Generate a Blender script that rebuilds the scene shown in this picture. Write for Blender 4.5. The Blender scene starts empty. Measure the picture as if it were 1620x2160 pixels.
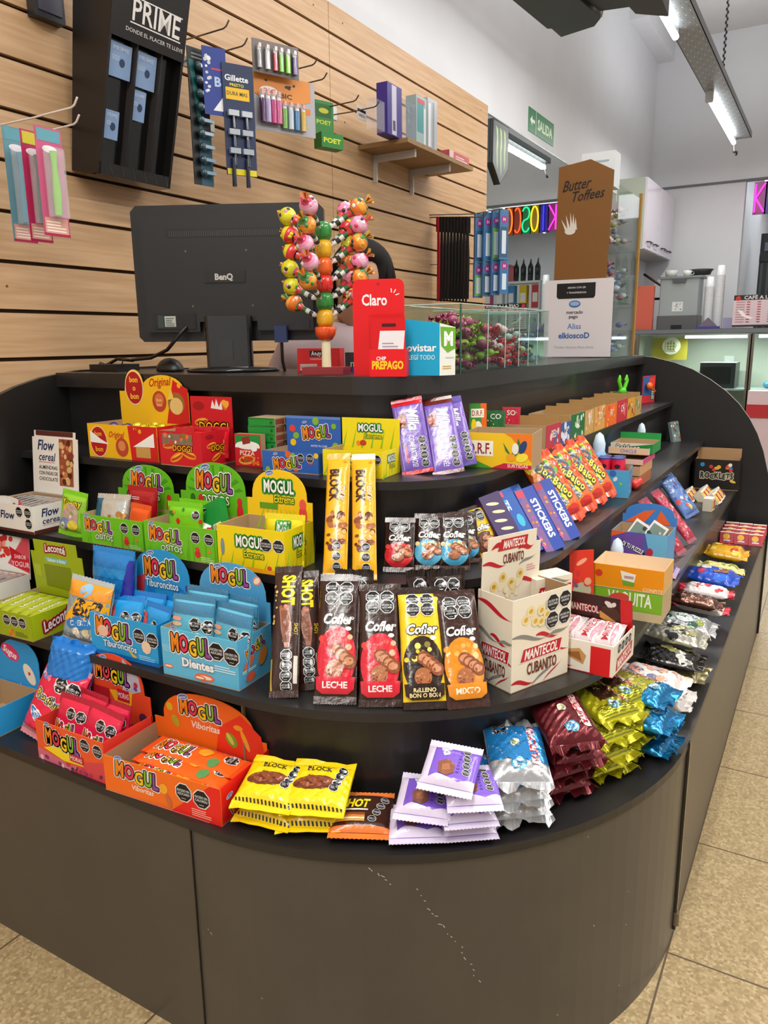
import bpy, math, random
import numpy as np
from mathutils import Matrix, Vector
from mathutils.geometry import tessellate_polygon
R_ = math.radians
scn = bpy.context.scene
COL = scn.collection
# ------------------------------------------------------------------ camera
FPX = 1614.55
CAM = Vector((0.8496, -1.4777, 1.2201))
YAW, PIT, ROL = R_(30.2786), R_(12.5698), R_(-0.7117)
fw = Vector((-math.sin(YAW)*math.cos(PIT), math.cos(YAW)*math.cos(PIT), -math.sin(PIT)))
r0 = Vector((math.cos(YAW), math.sin(YAW), 0)); u0 = r0.cross(fw)
rt = r0*math.cos(ROL)+u0*math.sin(ROL); up = -r0*math.sin(ROL)+u0*math.cos(ROL)
cd = bpy.data.cameras.new('camera'); cam = bpy.data.objects.new('camera', cd); COL.objects.link(cam)
cam.matrix_world = Matrix(((rt.x, up.x, -fw.x, CAM.x), (rt.y, up.y, -fw.y, CAM.y), (rt.z, up.z, -fw.z, CAM.z), (0, 0, 0, 1)))
cd.sensor_fit = 'VERTICAL'; cd.sensor_height = 36; cd.sensor_width = 36; cd.lens = 36*FPX/2160
cd.clip_start = .02; cd.clip_end = 60
scn.camera = cam
# ------------------------------------------------------------------ world, exposure, lights
w_ = bpy.data.worlds.new('world'); scn.world = w_; w_.use_nodes = True
w_.node_tree.nodes['Background'].inputs[0].default_value = (.8, .86, 1, 1)
w_.node_tree.nodes['Background'].inputs[1].default_value = .3
vs = scn.view_settings; vs.view_transform = 'Standard'; vs.look = 'None'; vs.gamma = 1; vs.use_curve_mapping = False
vs.exposure = -0.52
WX, YB, ZC = -1.05, 7.5, 4.16            # left wall plane, back wall plane, ceiling height
def area(name, loc, sx, sy, power, col=(1, .97, .92), rot=(0, 0, 0)):
    l = bpy.data.lights.new(name, 'AREA'); l.shape = 'RECTANGLE'; l.size = sx; l.size_y = sy; l.energy = power; l.color = col
    o = bpy.data.objects.new(name, l); COL.objects.link(o); o.location = loc; o.rotation_euler = rot
    return o
# tube tray above the right arm, plus added fill rows and added ceiling uplights
ROWS = [(-.15, .6, 3.7, 2.925, 52), (-.15, 5.1, 6.62, 2.925, 26), (1.885, -1.1, 3.6, 3.0, 120), (.535, -3.8, -.9, 3.0, 112), (3.435, -2, 5, 3.0, 60)]  # first two: tubes of the hanging tray; last three: added fill rows
for x_, ya_, yb_, z_, p_ in ROWS:
    area('tube_and_fill_light', (x_, (ya_+yb_)/2, z_-.005), .05, yb_-ya_, p_, (1, .965, .91))
    area('added_fill_uplight', (x_+.05, (ya_+yb_)/2, z_+.17), .14, yb_-ya_, p_*.55, (.95, .975, 1), (math.pi, 0, 0))  # added uplight, softens the room by bounce off the ceiling
scn.cycles.transparent_max_bounces = 32
# ------------------------------------------------------------------ pixel rays of the photograph (1620 x 2160)
def ray(x, y): return fw+rt*((x-810)/FPX)-up*((y-1080)/FPX)
def onz(x, y, z): d = ray(x, y); return CAM+d*((z-CAM.z)/d.z)
def onx(x, y, X): d = ray(x, y); return CAM+d*((X-CAM.x)/d.x)
def ony(x, y, Y): d = ray(x, y); return CAM+d*((Y-CAM.y)/d.y)
def hz(P, y):                                        # height above the foot P that shows at picture row y
    lo, hi = P.z-.5, P.z+1.5
    for _ in range(40):
        m = (lo+hi)/2; q = Vector((P.x, P.y, m))-CAM; yy = 1080-FPX*q.dot(up)/q.dot(fw)
        if yy > y: lo = m
        else: hi = m
    return lo-P.z
# ------------------------------------------------------------------ materials
def hexlin(s):
    s = s.lstrip('#'); c = [int(s[i:i+2], 16)/255 for i in (0, 2, 4)]
    return tuple(x/12.92 if x <= .04045 else ((x+.055)/1.055)**2.4 for x in c)
_hc = {}
def H(s):
    if not isinstance(s, str): return s
    if s not in _hc: _hc[s] = hexlin(s)
    return _hc[s]
def newmat(name):
    m = bpy.data.materials.new(name); m.use_nodes = True
    return m, m.node_tree, m.node_tree.nodes['Principled BSDF']
def attr_mat(name, rough, metal=0, coat=0, spec=.5, alpha=1, noise=0, trans=0):
    m, nt, b = newmat(name)
    a = nt.nodes.new('ShaderNodeAttribute'); a.attribute_name = 'Col'
    nt.links.new(a.outputs['Color'], b.inputs['Base Color'])
    b.inputs['Roughness'].default_value = rough; b.inputs['Metallic'].default_value = metal
    b.inputs['Coat Weight'].default_value = coat; b.inputs['Coat Roughness'].default_value = .12
    b.inputs['Specular IOR Level'].default_value = spec; b.inputs['Alpha'].default_value = alpha
    b.inputs['Transmission Weight'].default_value = trans
    if noise:
        n = nt.nodes.new('ShaderNodeTexNoise'); n.inputs['Scale'].default_value = noise; n.inputs['Detail'].default_value = 3
        t = nt.nodes.new('ShaderNodeTexCoord'); nt.links.new(t.outputs['Object'], n.inputs['Vector'])
        bp = nt.nodes.new('ShaderNodeBump'); bp.inputs['Strength'].default_value = .35; bp.inputs['Distance'].default_value = .004
        nt.links.new(n.outputs['Fac'], bp.inputs['Height']); nt.links.new(bp.outputs['Normal'], b.inputs['Normal'])
    return m
CARD = attr_mat('printed_card', .42, spec=.4)
FILM = attr_mat('printed_film', .24, coat=.25, noise=70)
FOIL = attr_mat('metallic_film', .24, metal=.65, coat=.3, noise=90)
PLAST = attr_mat('plastic', .35)
GLOSS = attr_mat('glossy_plastic', .12, coat=.5)
METAL = attr_mat('metal', .3, metal=.9)
MATTE = attr_mat('matte', .8, spec=.2)
CLEAR = attr_mat('clear_plastic', .08, coat=.3, alpha=.22)
SKIN = attr_mat('skin', .5)
def glass_mat():
    m, nt, b = newmat('clear_glass'); nt.nodes.remove(b)
    o = nt.nodes['Material Output']; t = nt.nodes.new('ShaderNodeBsdfTransparent'); g = nt.nodes.new('ShaderNodeBsdfGlossy')
    t.inputs[0].default_value = (.9, .95, .93, 1); g.inputs['Roughness'].default_value = .03
    f = nt.nodes.new('ShaderNodeFresnel'); f.inputs[0].default_value = 1.45
    x = nt.nodes.new('ShaderNodeMixShader'); ge = nt.nodes.new('ShaderNodeNewGeometry'); mu = nt.nodes.new('ShaderNodeMath'); mu.operation = 'SUBTRACT'; mu.use_clamp = True; nt.links.new(f.outputs[0], mu.inputs[0]); nt.links.new(ge.outputs['Backfacing'], mu.inputs[1]); nt.links.new(mu.outputs[0], x.inputs[0]); nt.links.new(t.outputs[0], x.inputs[1]); nt.links.new(g.outputs[0], x.inputs[2])
    nt.links.new(x.outputs[0], o.inputs[0]); return m
GLASS = glass_mat()
def flat_mat(name, col, rough=.5, metal=0, coat=0, spec=.5, emit=0):
    m, nt, b = newmat(name); b.inputs['Base Color'].default_value = (*H(col), 1); b.inputs['Roughness'].default_value = rough
    b.inputs['Metallic'].default_value = metal; b.inputs['Coat Weight'].default_value = coat; b.inputs['Specular IOR Level'].default_value = spec
    if emit: b.inputs['Emission Color'].default_value = (*H(col), 1); b.inputs['Emission Strength'].default_value = emit
    return m
MIRROR = flat_mat('mirror_glass', '#dfe6e3', .01, 1)
TUBE = flat_mat('lit_tube', '#f4fbff', .4, emit=9)
def emit_attr(name, s):
    m = attr_mat(name, .4); nt = m.node_tree; b = nt.nodes['Principled BSDF']; a = [n for n in nt.nodes if n.type == 'ATTRIBUTE'][0]
    nt.links.new(a.outputs['Color'], b.inputs['Emission Color']); b.inputs['Emission Strength'].default_value = s; return m
NEON = emit_attr('neon', 2.2)
def noise_mat(name, c1, c2, scale, rough, stretch=(1, 1, 1), coat=0, detail=4, spec=.5, bump=0, lo=.35, hi=.65):
    m, nt, b = newmat(name); N = nt.nodes; L = nt.links
    t = N.new('ShaderNodeTexCoord'); mp = N.new('ShaderNodeMapping'); mp.inputs['Scale'].default_value = stretch
    n = N.new('ShaderNodeTexNoise'); n.inputs['Scale'].default_value = scale; n.inputs['Detail'].default_value = detail
    cr = N.new('ShaderNodeValToRGB'); e = cr.color_ramp.elements; e[0].color = (*H(c1), 1); e[1].color = (*H(c2), 1); e[0].position = lo; e[1].position = hi
    L.new(t.outputs['Object'], mp.inputs[0]); L.new(mp.outputs[0], n.inputs['Vector']); L.new(n.outputs['Fac'], cr.inputs[0]); L.new(cr.outputs[0], b.inputs['Base Color'])
    b.inputs['Roughness'].default_value = rough; b.inputs['Coat Weight'].default_value = coat; b.inputs['Specular IOR Level'].default_value = spec
    if bump:
        bp = N.new('ShaderNodeBump'); bp.inputs['Strength'].default_value = bump; bp.inputs['Distance'].default_value = .003
        L.new(n.outputs['Fac'], bp.inputs['Height']); L.new(bp.outputs[0], b.inputs['Normal'])
    return m
LAMINATE = noise_mat('black_laminate', '#1d1b1b', '#242222', 9, .38, coat=.12, spec=.5)
LAMFRONT = noise_mat('front_laminate', '#46413b', '#4d473f', 5, .36, coat=.1, spec=.5)
WOOD = noise_mat('maple_laminate', '#b8926a', '#c8a47e', 5, .42, (6, .7, 14), detail=6, spec=.35)
WALLP = noise_mat('white_paint', '#dcdde2', '#e2e3e8', 1.5, .75, spec=.2)
CEILP = noise_mat('ceiling_paint', '#cfcfcf', '#d6d6d6', 2, .8, spec=.2)
KRAFT = noise_mat('kraft_card', '#a98b68', '#b39672', 60, .8, spec=.2)
def floor_mat():
    m, nt, b = newmat('terrazzo_tiles'); N = nt.nodes; L = nt.links
    t = N.new('ShaderNodeTexCoord')
    v = N.new('ShaderNodeTexVoronoi'); v.inputs['Scale'].default_value = 170; L.new(t.outputs['Object'], v.inputs['Vector'])
    cr = N.new('ShaderNodeValToRGB'); cr.color_ramp.interpolation = 'CONSTANT'
    e = cr.color_ramp.elements; e[0].color = (*H('#8f7a58'), 1); e[0].position = 0; e[1].color = (*H('#b39c74'), 1); e[1].position = .34
    for p, c in ((.55, '#a8926a'), (.75, '#c4b18a'), (.93, '#7c6848')):
        q = e.new(p); q.color = (*H(c), 1)
    s = N.new('ShaderNodeSeparateColor'); L.new(v.outputs['Color'], s.inputs[0]); L.new(s.outputs[0], cr.inputs[0])
    n2 = N.new('ShaderNodeTexNoise'); n2.inputs['Scale'].default_value = 45; n2.inputs['Detail'].default_value = 5; L.new(t.outputs['Object'], n2.inputs['Vector'])
    mx = N.new('ShaderNodeMix'); mx.data_type = 'RGBA'; mx.inputs['B'].default_value = (*H('#ab956e'), 1)
    L.new(n2.outputs['Fac'], mx.inputs['Factor']); L.new(cr.outputs[0], mx.inputs['A'])
    br = N.new('ShaderNodeTexBrick'); br.offset = 0; br.inputs['Scale'].default_value = 1; br.inputs['Brick Width'].default_value = .4; br.inputs['Row Height'].default_value = .4
    br.inputs['Mortar Size'].default_value = .0022; br.inputs['Mortar Smooth'].default_value = .1
    mp = N.new('ShaderNodeMapping'); mp.inputs['Location'].default_value = (.13, .05, 0); L.new(t.outputs['Object'], mp.inputs[0]); L.new(mp.outputs[0], br.inputs['Vector'])
    m2 = N.new('ShaderNodeMix'); m2.data_type = 'RGBA'; m2.inputs['B'].default_value = (*H('#5c4c38'), 1)
    L.new(br.outputs['Fac'], m2.inputs['Factor']); L.new(mx.outputs['Result'], m2.inputs['A']); L.new(m2.outputs['Result'], b.inputs['Base Color'])
    b.inputs['Roughness'].default_value = .28; b.inputs['Specular IOR Level'].default_value = .45
    return m
FLOORM = floor_mat()
# ------------------------------------------------------------------ mesh builder
class MB:
    def __init__(s): s.v = []; s.f = []; s.c = []; s.m = []; s.s = []
    def add(s, vs, fs, col, mat=0, smooth=False):
        b = len(s.v); s.v += [tuple(v) for v in vs]
        many = isinstance(col, list)
        for i, f in enumerate(fs):
            s.f.append(tuple(b+k for k in f)); s.c.append(H(col[i]) if many else H(col)); s.m.append(mat); s.s.append(smooth)
        return s
    def xf(s, M, start=0):
        for i in range(start, len(s.v)): s.v[i] = tuple(M @ Vector(s.v[i]))
        return s
    def join(s, o, M=None):
        vs = [tuple(M @ Vector(v)) for v in o.v] if M else o.v
        b = len(s.v); s.v += vs; s.f += [tuple(b+k for k in f) for f in o.f]; s.c += o.c; s.m += o.m; s.s += o.s; return s
    def box(s, x0, y0, z0, x1, y1, z1, col, mat=0, cols=None):     # cols: dict of face colours  -y +x +y -x +z -z
        vs = [(x0, y0, z0), (x1, y0, z0), (x1, y1, z0), (x0, y1, z0), (x0, y0, z1), (x1, y0, z1), (x1, y1, z1), (x0, y1, z1)]
        fs = [(0, 1, 5, 4), (1, 2, 6, 5), (2, 3, 7, 6), (3, 0, 4, 7), (4, 5, 6, 7), (3, 2, 1, 0)]
        cl = [(cols or {}).get(k, col) for k in ('-y', '+x', '+y', '-x', '+z', '-z')]
        return s.add(vs, fs, cl, mat)
    def rbox(s, x0, y0, z0, x1, y1, z1, r, col, mat=0, n=3):       # box with rounded vertical (z) edges
        pts = []
        for cx, cy, a in ((x1-r, y0+r, -90), (x1-r, y1-r, 0), (x0+r, y1-r, 90), (x0+r, y0+r, 180)):
            for i in range(n+1):
                t = R_(a+90*i/n); pts.append((cx+r*math.cos(t), cy+r*math.sin(t)))
        return s.prism(pts, z0, z1, col, mat)
    def prism(s, pts, z0, z1, col, mat=0, axis='z', top=None, bot=None, side=None):
        n = len(pts)
        P = lambda a, b, c: {'z': (a, b, c), 'y': (a, c, b), 'x': (c, a, b)}[axis]
        vs = [P(x, y, z0) for x, y in pts]+[P(x, y, z1) for x, y in pts]
        sd = [(i, (i+1) % n, (i+1) % n+n, i+n) for i in range(n)]
        tr = tessellate_polygon([[Vector((x, y, 0)) for x, y in pts]])
        s.add(vs, sd, side or col, mat); 
        s.add(vs[:n], [tuple(t) for t in tr], bot or col, mat); s.add(vs[n:], [tuple(t) for t in tr], top or col, mat)
        return s
    def cyl(s, p0, p1, r0, r1=None, col='#888888', mat=0, n=16, cap=True):
        r1 = r0 if r1 is None else r1; p0, p1 = Vector(p0), Vector(p1); d = (p1-p0).normalized()
        a = d.cross(Vector((0, 0, 1)) if abs(d.z) < .9 else Vector((1, 0, 0))).normalized(); b = d.cross(a)
        vs = []
        for p, r in ((p0, r0), (p1, r1)):
            for i in range(n):
                t = 2*math.pi*i/n; vs.append(p+(a*math.cos(t)+b*math.sin(t))*r)
        s.add(vs, [(i, (i+1) % n, (i+1) % n+n, i+n) for i in range(n)], col, mat, True)
        if cap: s.add(vs[:n], [tuple(range(n))], col, mat); s.add(vs[n:], [tuple(range(n))], col, mat)
        return s
    def tube(s, path, r, col, mat=0, n=8, closed=False):
        P = [Vector(p) for p in path]; vs = []; m = len(P); a = None
        for i, p in enumerate(P):
            d = ((P[(i+1) % m] if closed or i < m-1 else P[i])-(P[i-1] if closed or i else P[i])).normalized()
            if a is None: a = d.cross(Vector((0, 0, 1)) if abs(d.z) < .9 else Vector((1, 0, 0))).normalized()
            else: a = (a-d*a.dot(d)).normalized()
            b = d.cross(a); rr = r[i] if isinstance(r, (list, tuple)) else r
            vs += [p+(a*math.cos(2*math.pi*k/n)+b*math.sin(2*math.pi*k/n))*rr for k in range(n)]
        fs = [(i*n+k, i*n+(k+1) % n, ((i+1) % m)*n+(k+1) % n, ((i+1) % m)*n+k) for i in range(m if closed else m-1) for k in range(n)]
        s.add(vs, fs, col, mat, True)
        if not closed: s.add(vs[:n], [tuple(range(n))], col, mat); s.add(vs[-n:], [tuple(range(n))], col, mat)
        return s
    def lathe(s, prof, col, mat=0, n=24, c=(0, 0, 0), sx=1, sy=1):  # prof: (r, z)
        vs = [(c[0]+r*math.cos(2*math.pi*k/n)*sx, c[1]+r*math.sin(2*math.pi*k/n)*sy, c[2]+z) for r, z in prof for k in range(n)]
        fs = [(i*n+k, i*n+(k+1) % n, (i+1)*n+(k+1) % n, (i+1)*n+k) for i in range(len(prof)-1) for k in range(n)]
        if isinstance(col, list): col = [col[i] for i in range(len(prof)-1) for k in range(n)]
        return s.add(vs, fs, col, mat, True)
    def ball(s, c, r, col, mat=0, n=14, sx=1, sy=1, sz=1):
        m = n//2
        return s.lathe([(r*math.sin(math.pi*i/m)+1e-6, -r*math.cos(math.pi*i/m)*sz) for i in range(m+1)], col, mat, n, c, sx, sy)
    def build(s, name, mats):
        me = bpy.data.meshes.new(name); me.from_pydata(s.v, [], s.f)
        for m in mats: me.materials.append(m)
        me.polygons.foreach_set('material_index', s.m); me.polygons.foreach_set('use_smooth', s.s)
        ln = np.array([len(f) for f in s.f]); c = np.ones((len(s.f), 4), np.float32); c[:, :3] = np.array(s.c, np.float32).reshape(-1, 3)
        at = me.color_attributes.new('Col', 'FLOAT_COLOR', 'CORNER'); at.data.foreach_set('color', np.repeat(c, ln, axis=0).ravel())
        me.update(); return me
# ------------------------------------------------------------------ objects, labels
def link(name, data, parent=None):
    o = bpy.data.objects.new(name, data); COL.objects.link(o)
    if parent is not None: o.parent = parent
    return o
def tag(o, label, cat, group=None, kind=None):
    o['label'] = label; o['category'] = cat
    if group: o['group'] = group
    if kind: o['kind'] = kind
    return o
def thing(name, label, cat, M=None, group=None):
    o = link(name, None); tag(o, label, cat, group)
    if M is not None: o.matrix_world = M
    return o
def part(name, mb, parent, mats, label=None):
    o = link(name, mb.build(name, mats) if isinstance(mb, MB) else mb, parent)
    if label: o['label'] = label
    return o
def solo(name, mb, mats, label, cat, M=None, group=None):
    o = link(name, mb.build(name, mats)); tag(o, label, cat, group)
    if M is not None: o.matrix_world = M
    return o
def struct(name, mb, mats):
    o = link(name, mb.build(name, mats)); o['kind'] = 'structure'; return o
class Proto:                                        # one kind of thing: its meshes are shared by all its copies
    def __init__(s, name, cat): s.name = name; s.cat = cat; s.parts = []
    def add(s, pname, mb, mats, par=-1, label=None): s.parts.append((pname, mb.build(pname, mats), par, label)); return len(s.parts)-1
    def put(s, label, M, group=None, cat=None):
        if len(s.parts) == 1:
            o = link(s.name, s.parts[0][1]); tag(o, label, cat or s.cat, group); o.matrix_world = M; return o
        t = thing(s.name, label, cat or s.cat, M, group); os = []
        for pn, me, par, lb in s.parts:
            o = link(pn, me, t if par < 0 else os[par]); os.append(o)
            if lb: o['label'] = lb
        return t
def TR(x, y, z, yaw=0, rx=0, ry=0):
    return Matrix.Translation((x, y, z)) @ Matrix.Rotation(R_(yaw), 4, 'Z') @ Matrix.Rotation(R_(rx), 4, 'X') @ Matrix.Rotation(R_(ry), 4, 'Y')
# ------------------------------------------------------------------ flat artwork (lettering and printed shapes as thin inlaid faces)
_tx = {}
def glyphs(s, bold):
    k = (s, bold)
    if k not in _tx:
        cu = bpy.data.curves.new('t', 'FONT'); cu.body = s; cu.size = 1; cu.resolution_u = 2; cu.offset = bold*.6; cu.fill_mode = 'FRONT'
        o = bpy.data.objects.new('t', cu); COL.objects.link(o); bpy.context.view_layer.update()
        me = o.to_mesh(); vs = [(v.co.x/.69, v.co.y/.69) for v in me.vertices]; fs = [tuple(p.vertices) for p in me.polygons]
        o.to_mesh_clear(); bpy.data.objects.remove(o); bpy.data.curves.remove(cu)
        if not vs: vs = [(0, 0), (.4, 0), (.4, .01)]; fs = []
        x0 = min(v[0] for v in vs); x1 = max(v[0] for v in vs)
        _tx[k] = ([(v[0]-x0, v[1]) for v in vs], fs, x1-x0)
    return _tx[k]
class Art:
    def __init__(s): s.e = []
    def _put(s, pts, fs, col, lift=0):
        xs = [p[0] for p in pts]; ys = [p[1] for p in pts]; b = (min(xs), min(ys), max(xs), max(ys))
        L = 1+max([e[3] for e in s.e if not (e[4][0] > b[2] or e[4][2] < b[0] or e[4][1] > b[3] or e[4][3] < b[1])] or [0])
        s.e.append((pts, fs, H(col), L, b)); return L
    def poly(s, pts, col):
        tr = tessellate_polygon([[Vector((x, y, 0)) for x, y in pts]]); s._put(pts, [tuple(t) for t in tr], col); return s
    def rect(s, x0, y0, x1, y1, col, rot=0):
        p = [(x0, y0), (x1, y0), (x1, y1), (x0, y1)]
        if rot:
            cx, cy = (x0+x1)/2, (y0+y1)/2; c, n = math.cos(R_(rot)), math.sin(R_(rot)); p = [(cx+(x-cx)*c-(y-cy)*n, cy+(x-cx)*n+(y-cy)*c) for x, y in p]
        s._put(p, [(0, 1, 2), (0, 2, 3)], col); return s
    def ell(s, cx, cy, rx, ry, col, n=18, rot=0):
        c, q = math.cos(R_(rot)), math.sin(R_(rot)); p = []
        for i in range(n):
            a, b = rx*math.cos(2*math.pi*i/n), ry*math.sin(2*math.pi*i/n); p.append((cx+a*c-b*q, cy+a*q+b*c))
        s._put(p, [(0, i, i+1) for i in range(1, n-1)], col); return s
    def text(s, t, cx, cy, h, col, w=None, rot=0, shear=0, bold=.02, out=None, ow=.12, on=8, maxw=None, arc=0):
        g, fs, gw = glyphs(t, bold); sx = h if w is None else w/max(gw, .01)
        if maxw and gw*sx > maxw: sx = maxw/gw
        c, q = math.cos(R_(rot)), math.sin(R_(rot)); tw = gw*sx
        def tp(dx, dy):
            o = []
            for x, y in g:
                X = x*sx-tw/2+dx+y*h*shear; Y = (y-.5)*h+dy
                if arc: Y += arc*(1-(2*X/max(tw, 1e-6))**2)
                o.append((cx+X*c-Y*q, cy+X*q+Y*c))
            return o
        if out:
            P = []; F = []
            for i in range(on):
                a = 2*math.pi*i/on; b = len(P); P += tp(math.cos(a)*ow*h, math.sin(a)*ow*h); F += [tuple(b+k for k in f) for f in fs]
            s._put(P, F, out)
        s._put(tp(0, 0), fs, col); return s
    def word(s, t, cx, cy, h, cols, w, rot=0, outs=(('#ffffff', .2), ('#3a2412', .1)), jig=.12, shear=0, bold=.045):
        # letters in colours of their own, dancing a little, on shared outlines
        adv = []; x = 0
        for ch in t: gw = glyphs(ch, bold)[2]; adv.append((x, gw)); x += gw+.12
        sc = w/(x-.12); c, q = math.cos(R_(rot)), math.sin(R_(rot)); rows = []
        for i, ch in enumerate(t):
            g, fs, gw = glyphs(ch, bold); dy = jig*h*math.sin(i*2.1+.5); k = 1+.12*math.cos(i*1.7)
            P = []
            for gx, gy in g:
                X = (adv[i][0]+gx)*sc-w/2+gy*h*shear; Y = (gy-.5)*h*k+dy; P.append((X, Y))
            rows.append((P, fs))
        def tr(P, dx=0, dy=0): return [(cx+(X+dx)*c-(Y+dy)*q, cy+(X+dx)*q+(Y+dy)*c) for X, Y in P]
        for oc, ow in outs:
            PP = []; FF = []
            for P, fs in rows:
                for i in range(8):
                    a = math.pi*i/4; b = len(PP); PP += tr(P, math.cos(a)*ow*h, math.sin(a)*ow*h); FF += [tuple(b+k for k in f) for f in fs]
            s._put(PP, FF, oc)
        L = None
        for i, (P, fs) in enumerate(rows): s._put(tr(P), fs, cols[i % len(cols)])
        return s
    def oct(s, cx, cy, r, rot=22.5, tx=True, inv=False):
        def o(rr): return [(cx+rr*math.cos(R_(rot+45*i)), cy+rr*math.sin(R_(rot+45*i))) for i in range(8)]
        s.poly(o(r*1.12), '#e8e8e6'); s.poly(o(r), '#141414')
        if tx and r > .0055:
            s.text('EXCESO EN', cx, cy+r*.22, r*.26, '#f0f0f0', maxw=r*1.55, bold=.01); s.text(tx if isinstance(tx, str) else 'AZÚCARES', cx, cy-r*.16, r*.26, '#f0f0f0', maxw=r*1.55, bold=.01)
        else: s.rect(cx-r*.7, cy+r*.1, cx+r*.7, cy+r*.32, '#d8d8d8'); s.rect(cx-r*.6, cy-r*.3, cx+r*.6, cy-r*.1, '#d8d8d8')
        s.rect(cx-r*.3, cy-r*.7, cx+r*.3, cy-r*.6, '#a0a0a0'); return s
    def blobs(s, x0, y0, x1, y1, n, cols, r0, r1, seed=1, asp=.7):
        q = random.Random(seed)
        for i in range(n):
            r = q.uniform(r0, r1); s.ell(q.uniform(x0, x1), q.uniform(y0, y1), r, r*q.uniform(asp, 1), q.choice(cols), 9, q.uniform(0, 180))
        return s
    def lines(s, x0, y0, x1, y1, n, col, k=.45, seed=2):
        q = random.Random(seed); d = (y1-y0)/n
        for i in range(n): s.rect(x0, y0+i*d, x0+(x1-x0)*q.uniform(.7, 1), y0+i*d+d*k, col)
        return s
    def clip(s, x0, y0, x1, y1):
        s.e = [e for e in s.e if e[4][2] > x0 and e[4][0] < x1 and e[4][3] > y0 and e[4][1] < y1]
        o = []
        for p, f, c, L, b in s.e: o.append(([(min(max(x, x0), x1), min(max(y, y0), y1)) for x, y in p], f, c, L, b))
        s.e = o; return s
def press(mb, art, F, maxe=None, mat=0, base=.0003, step=.00016):
    for pts, fs, col, L, b in art.e:
        P = list(pts); T = []
        for f in fs:
            T += [(f[0], f[i], f[i+1]) for i in range(1, len(f)-1)]
        if maxe:
            cache = {}; out = []; st = [(t, 0) for t in T]
            while st:
                t, d = st.pop(); e = [(P[t[i]][0]-P[t[(i+1) % 3]][0])**2+(P[t[i]][1]-P[t[(i+1) % 3]][1])**2 for i in range(3)]
                i = max(range(3), key=lambda k: e[k])
                if e[i] <= maxe*maxe or d > 12: out.append(t); continue
                a, bb, c = t[i], t[(i+1) % 3], t[(i+2) % 3]; k = (min(a, bb), max(a, bb))
                if k not in cache: cache[k] = len(P); P.append(((P[a][0]+P[bb][0])/2, (P[a][1]+P[bb][1])/2))
                m = cache[k]; st += [((a, m, c), d+1), ((m, bb, c), d+1)]
            T = out
        h = base+step*L
        mb.add([F(x, y, h) for x, y in P], T, col, mat, bool(maxe))
    return mb
# planar carriers for artwork in local frames
def Ffront(y=0): return lambda u, v, h: (u, y-h, v)
def Fright(x, yc=0): return lambda u, v, h: (x+h, yc+u, v)
def Fleft(x, yc=0): return lambda u, v, h: (x-h, yc-u, v)
def Ftop(z): return lambda u, v, h: (u, v, z+h)
# ================================================================== the room
XR, YF, YFAR = 5.2, -5.0, 12.5
m = MB(); m.box(WX-.1, YF, -.1, XR, YFAR, 0, '#bca884'); struct('floor', m, [FLOORM])
m = MB(); m.box(WX-.1, YF, ZC, XR, YB+.1, ZC+.1, '#d8d8d8'); struct('ceiling', m, [CEILP])
m = MB(); m.box(WX-.1, YF, 0, WX, YB, ZC, '#d8d8d8'); struct('wall_left', m, [WALLP])
m = MB(); m.box(XR, YF, 0, XR+.1, YFAR, ZC, '#d8d8d8'); struct('wall_right', m, [WALLP])
m = MB(); m.box(WX-.1, YF-.1, 0, XR+.1, YF, ZC, '#d8d8d8'); struct('wall_front', m, [WALLP])
ZL = 2.76; XO = -.12                                   # lintel height and left side of the wide opening
m = MB(); m.box(WX-.1, YB, 0, XO, YB+.12, ZC, '#d8d8d8'); m.box(XO, YB, ZL, XR, YB+.12, ZC, '#d8d8d8'); struct('wall_back', m, [WALLP])
m = MB(); m.box(WX, YB-.012, ZL-.012, XR, YB, ZL+.01, '#77777b'); struct('trim_1', m, [MATTE])
m = MB(); m.box(XO-.1, YB+.12, ZL+.35, XR, YFAR, ZL+.4, '#d8d8d8'); struct('ceiling_annex', m, [CEILP])
m = MB(); m.box(XO-.2, YFAR, 0, XR, YFAR+.1, ZL+.4, '#c8c8c8'); m.box(XO-.2, YB+.12, 0, XO-.1, YFAR, ZL+.4, '#c8c8c8'); struct('wall_annex', m, [WALLP])
m = MB(); m.box(WX, 6.2, 3.98, WX+.16, YB, ZC, '#d0ccc4'); struct('trim_2', m, [WALLP])
area('annex_light', (1.5, 10, ZL+.3), 2.5, 3, 60, (.95, .98, 1))
# slatted wall: two panels of wide boards with dark grooves
PITCH, GR = .1221, .010
for i, (ya, yb) in enumerate(((-1.915, -.305), (-.303, 1.306), (1.309, 2.915))):
    m = MB(); m.box(WX, ya, 0, -1.012, yb, 2.512, '#3a2a1a', 1)
    z = 2.407
    m.box(-1.012, ya, z+GR/2, -1.0, yb, 2.514, '#c8a67c')
    while z > -.1:
        zl = max(0, z-PITCH+GR/2)
        if z-GR/2 > zl: m.box(-1.012, ya, zl, -1.0, yb, z-GR/2, '#c8a67c')
        z -= PITCH
    for k in range(8):                                  # screw heads
        for yy in (ya+.1, yb-.1):
            zz = 2.407-PITCH*(3*k-.5)
            if .1 < zz < 2.51: m.cyl((-1.0, yy, zz), (-.9993, yy, zz), .0035, .0035, '#6a5236', 1, 8)
    struct('wall_slatted', m, [WOOD, MATTE])
# mirror on the left wall beyond the slats
m = MB(); m.box(WX, 2.93, .9, WX+.006, 6.05, 2.50, '#ffffff', 0); m.box(WX, 2.925, 2.50, WX+.008, 6.05, 2.506, '#8b9490', 1)
solo('wall_mirror', m, [MIRROR, METAL], 'large frameless mirror on the white left wall beyond the slatted wood', 'mirror')
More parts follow.
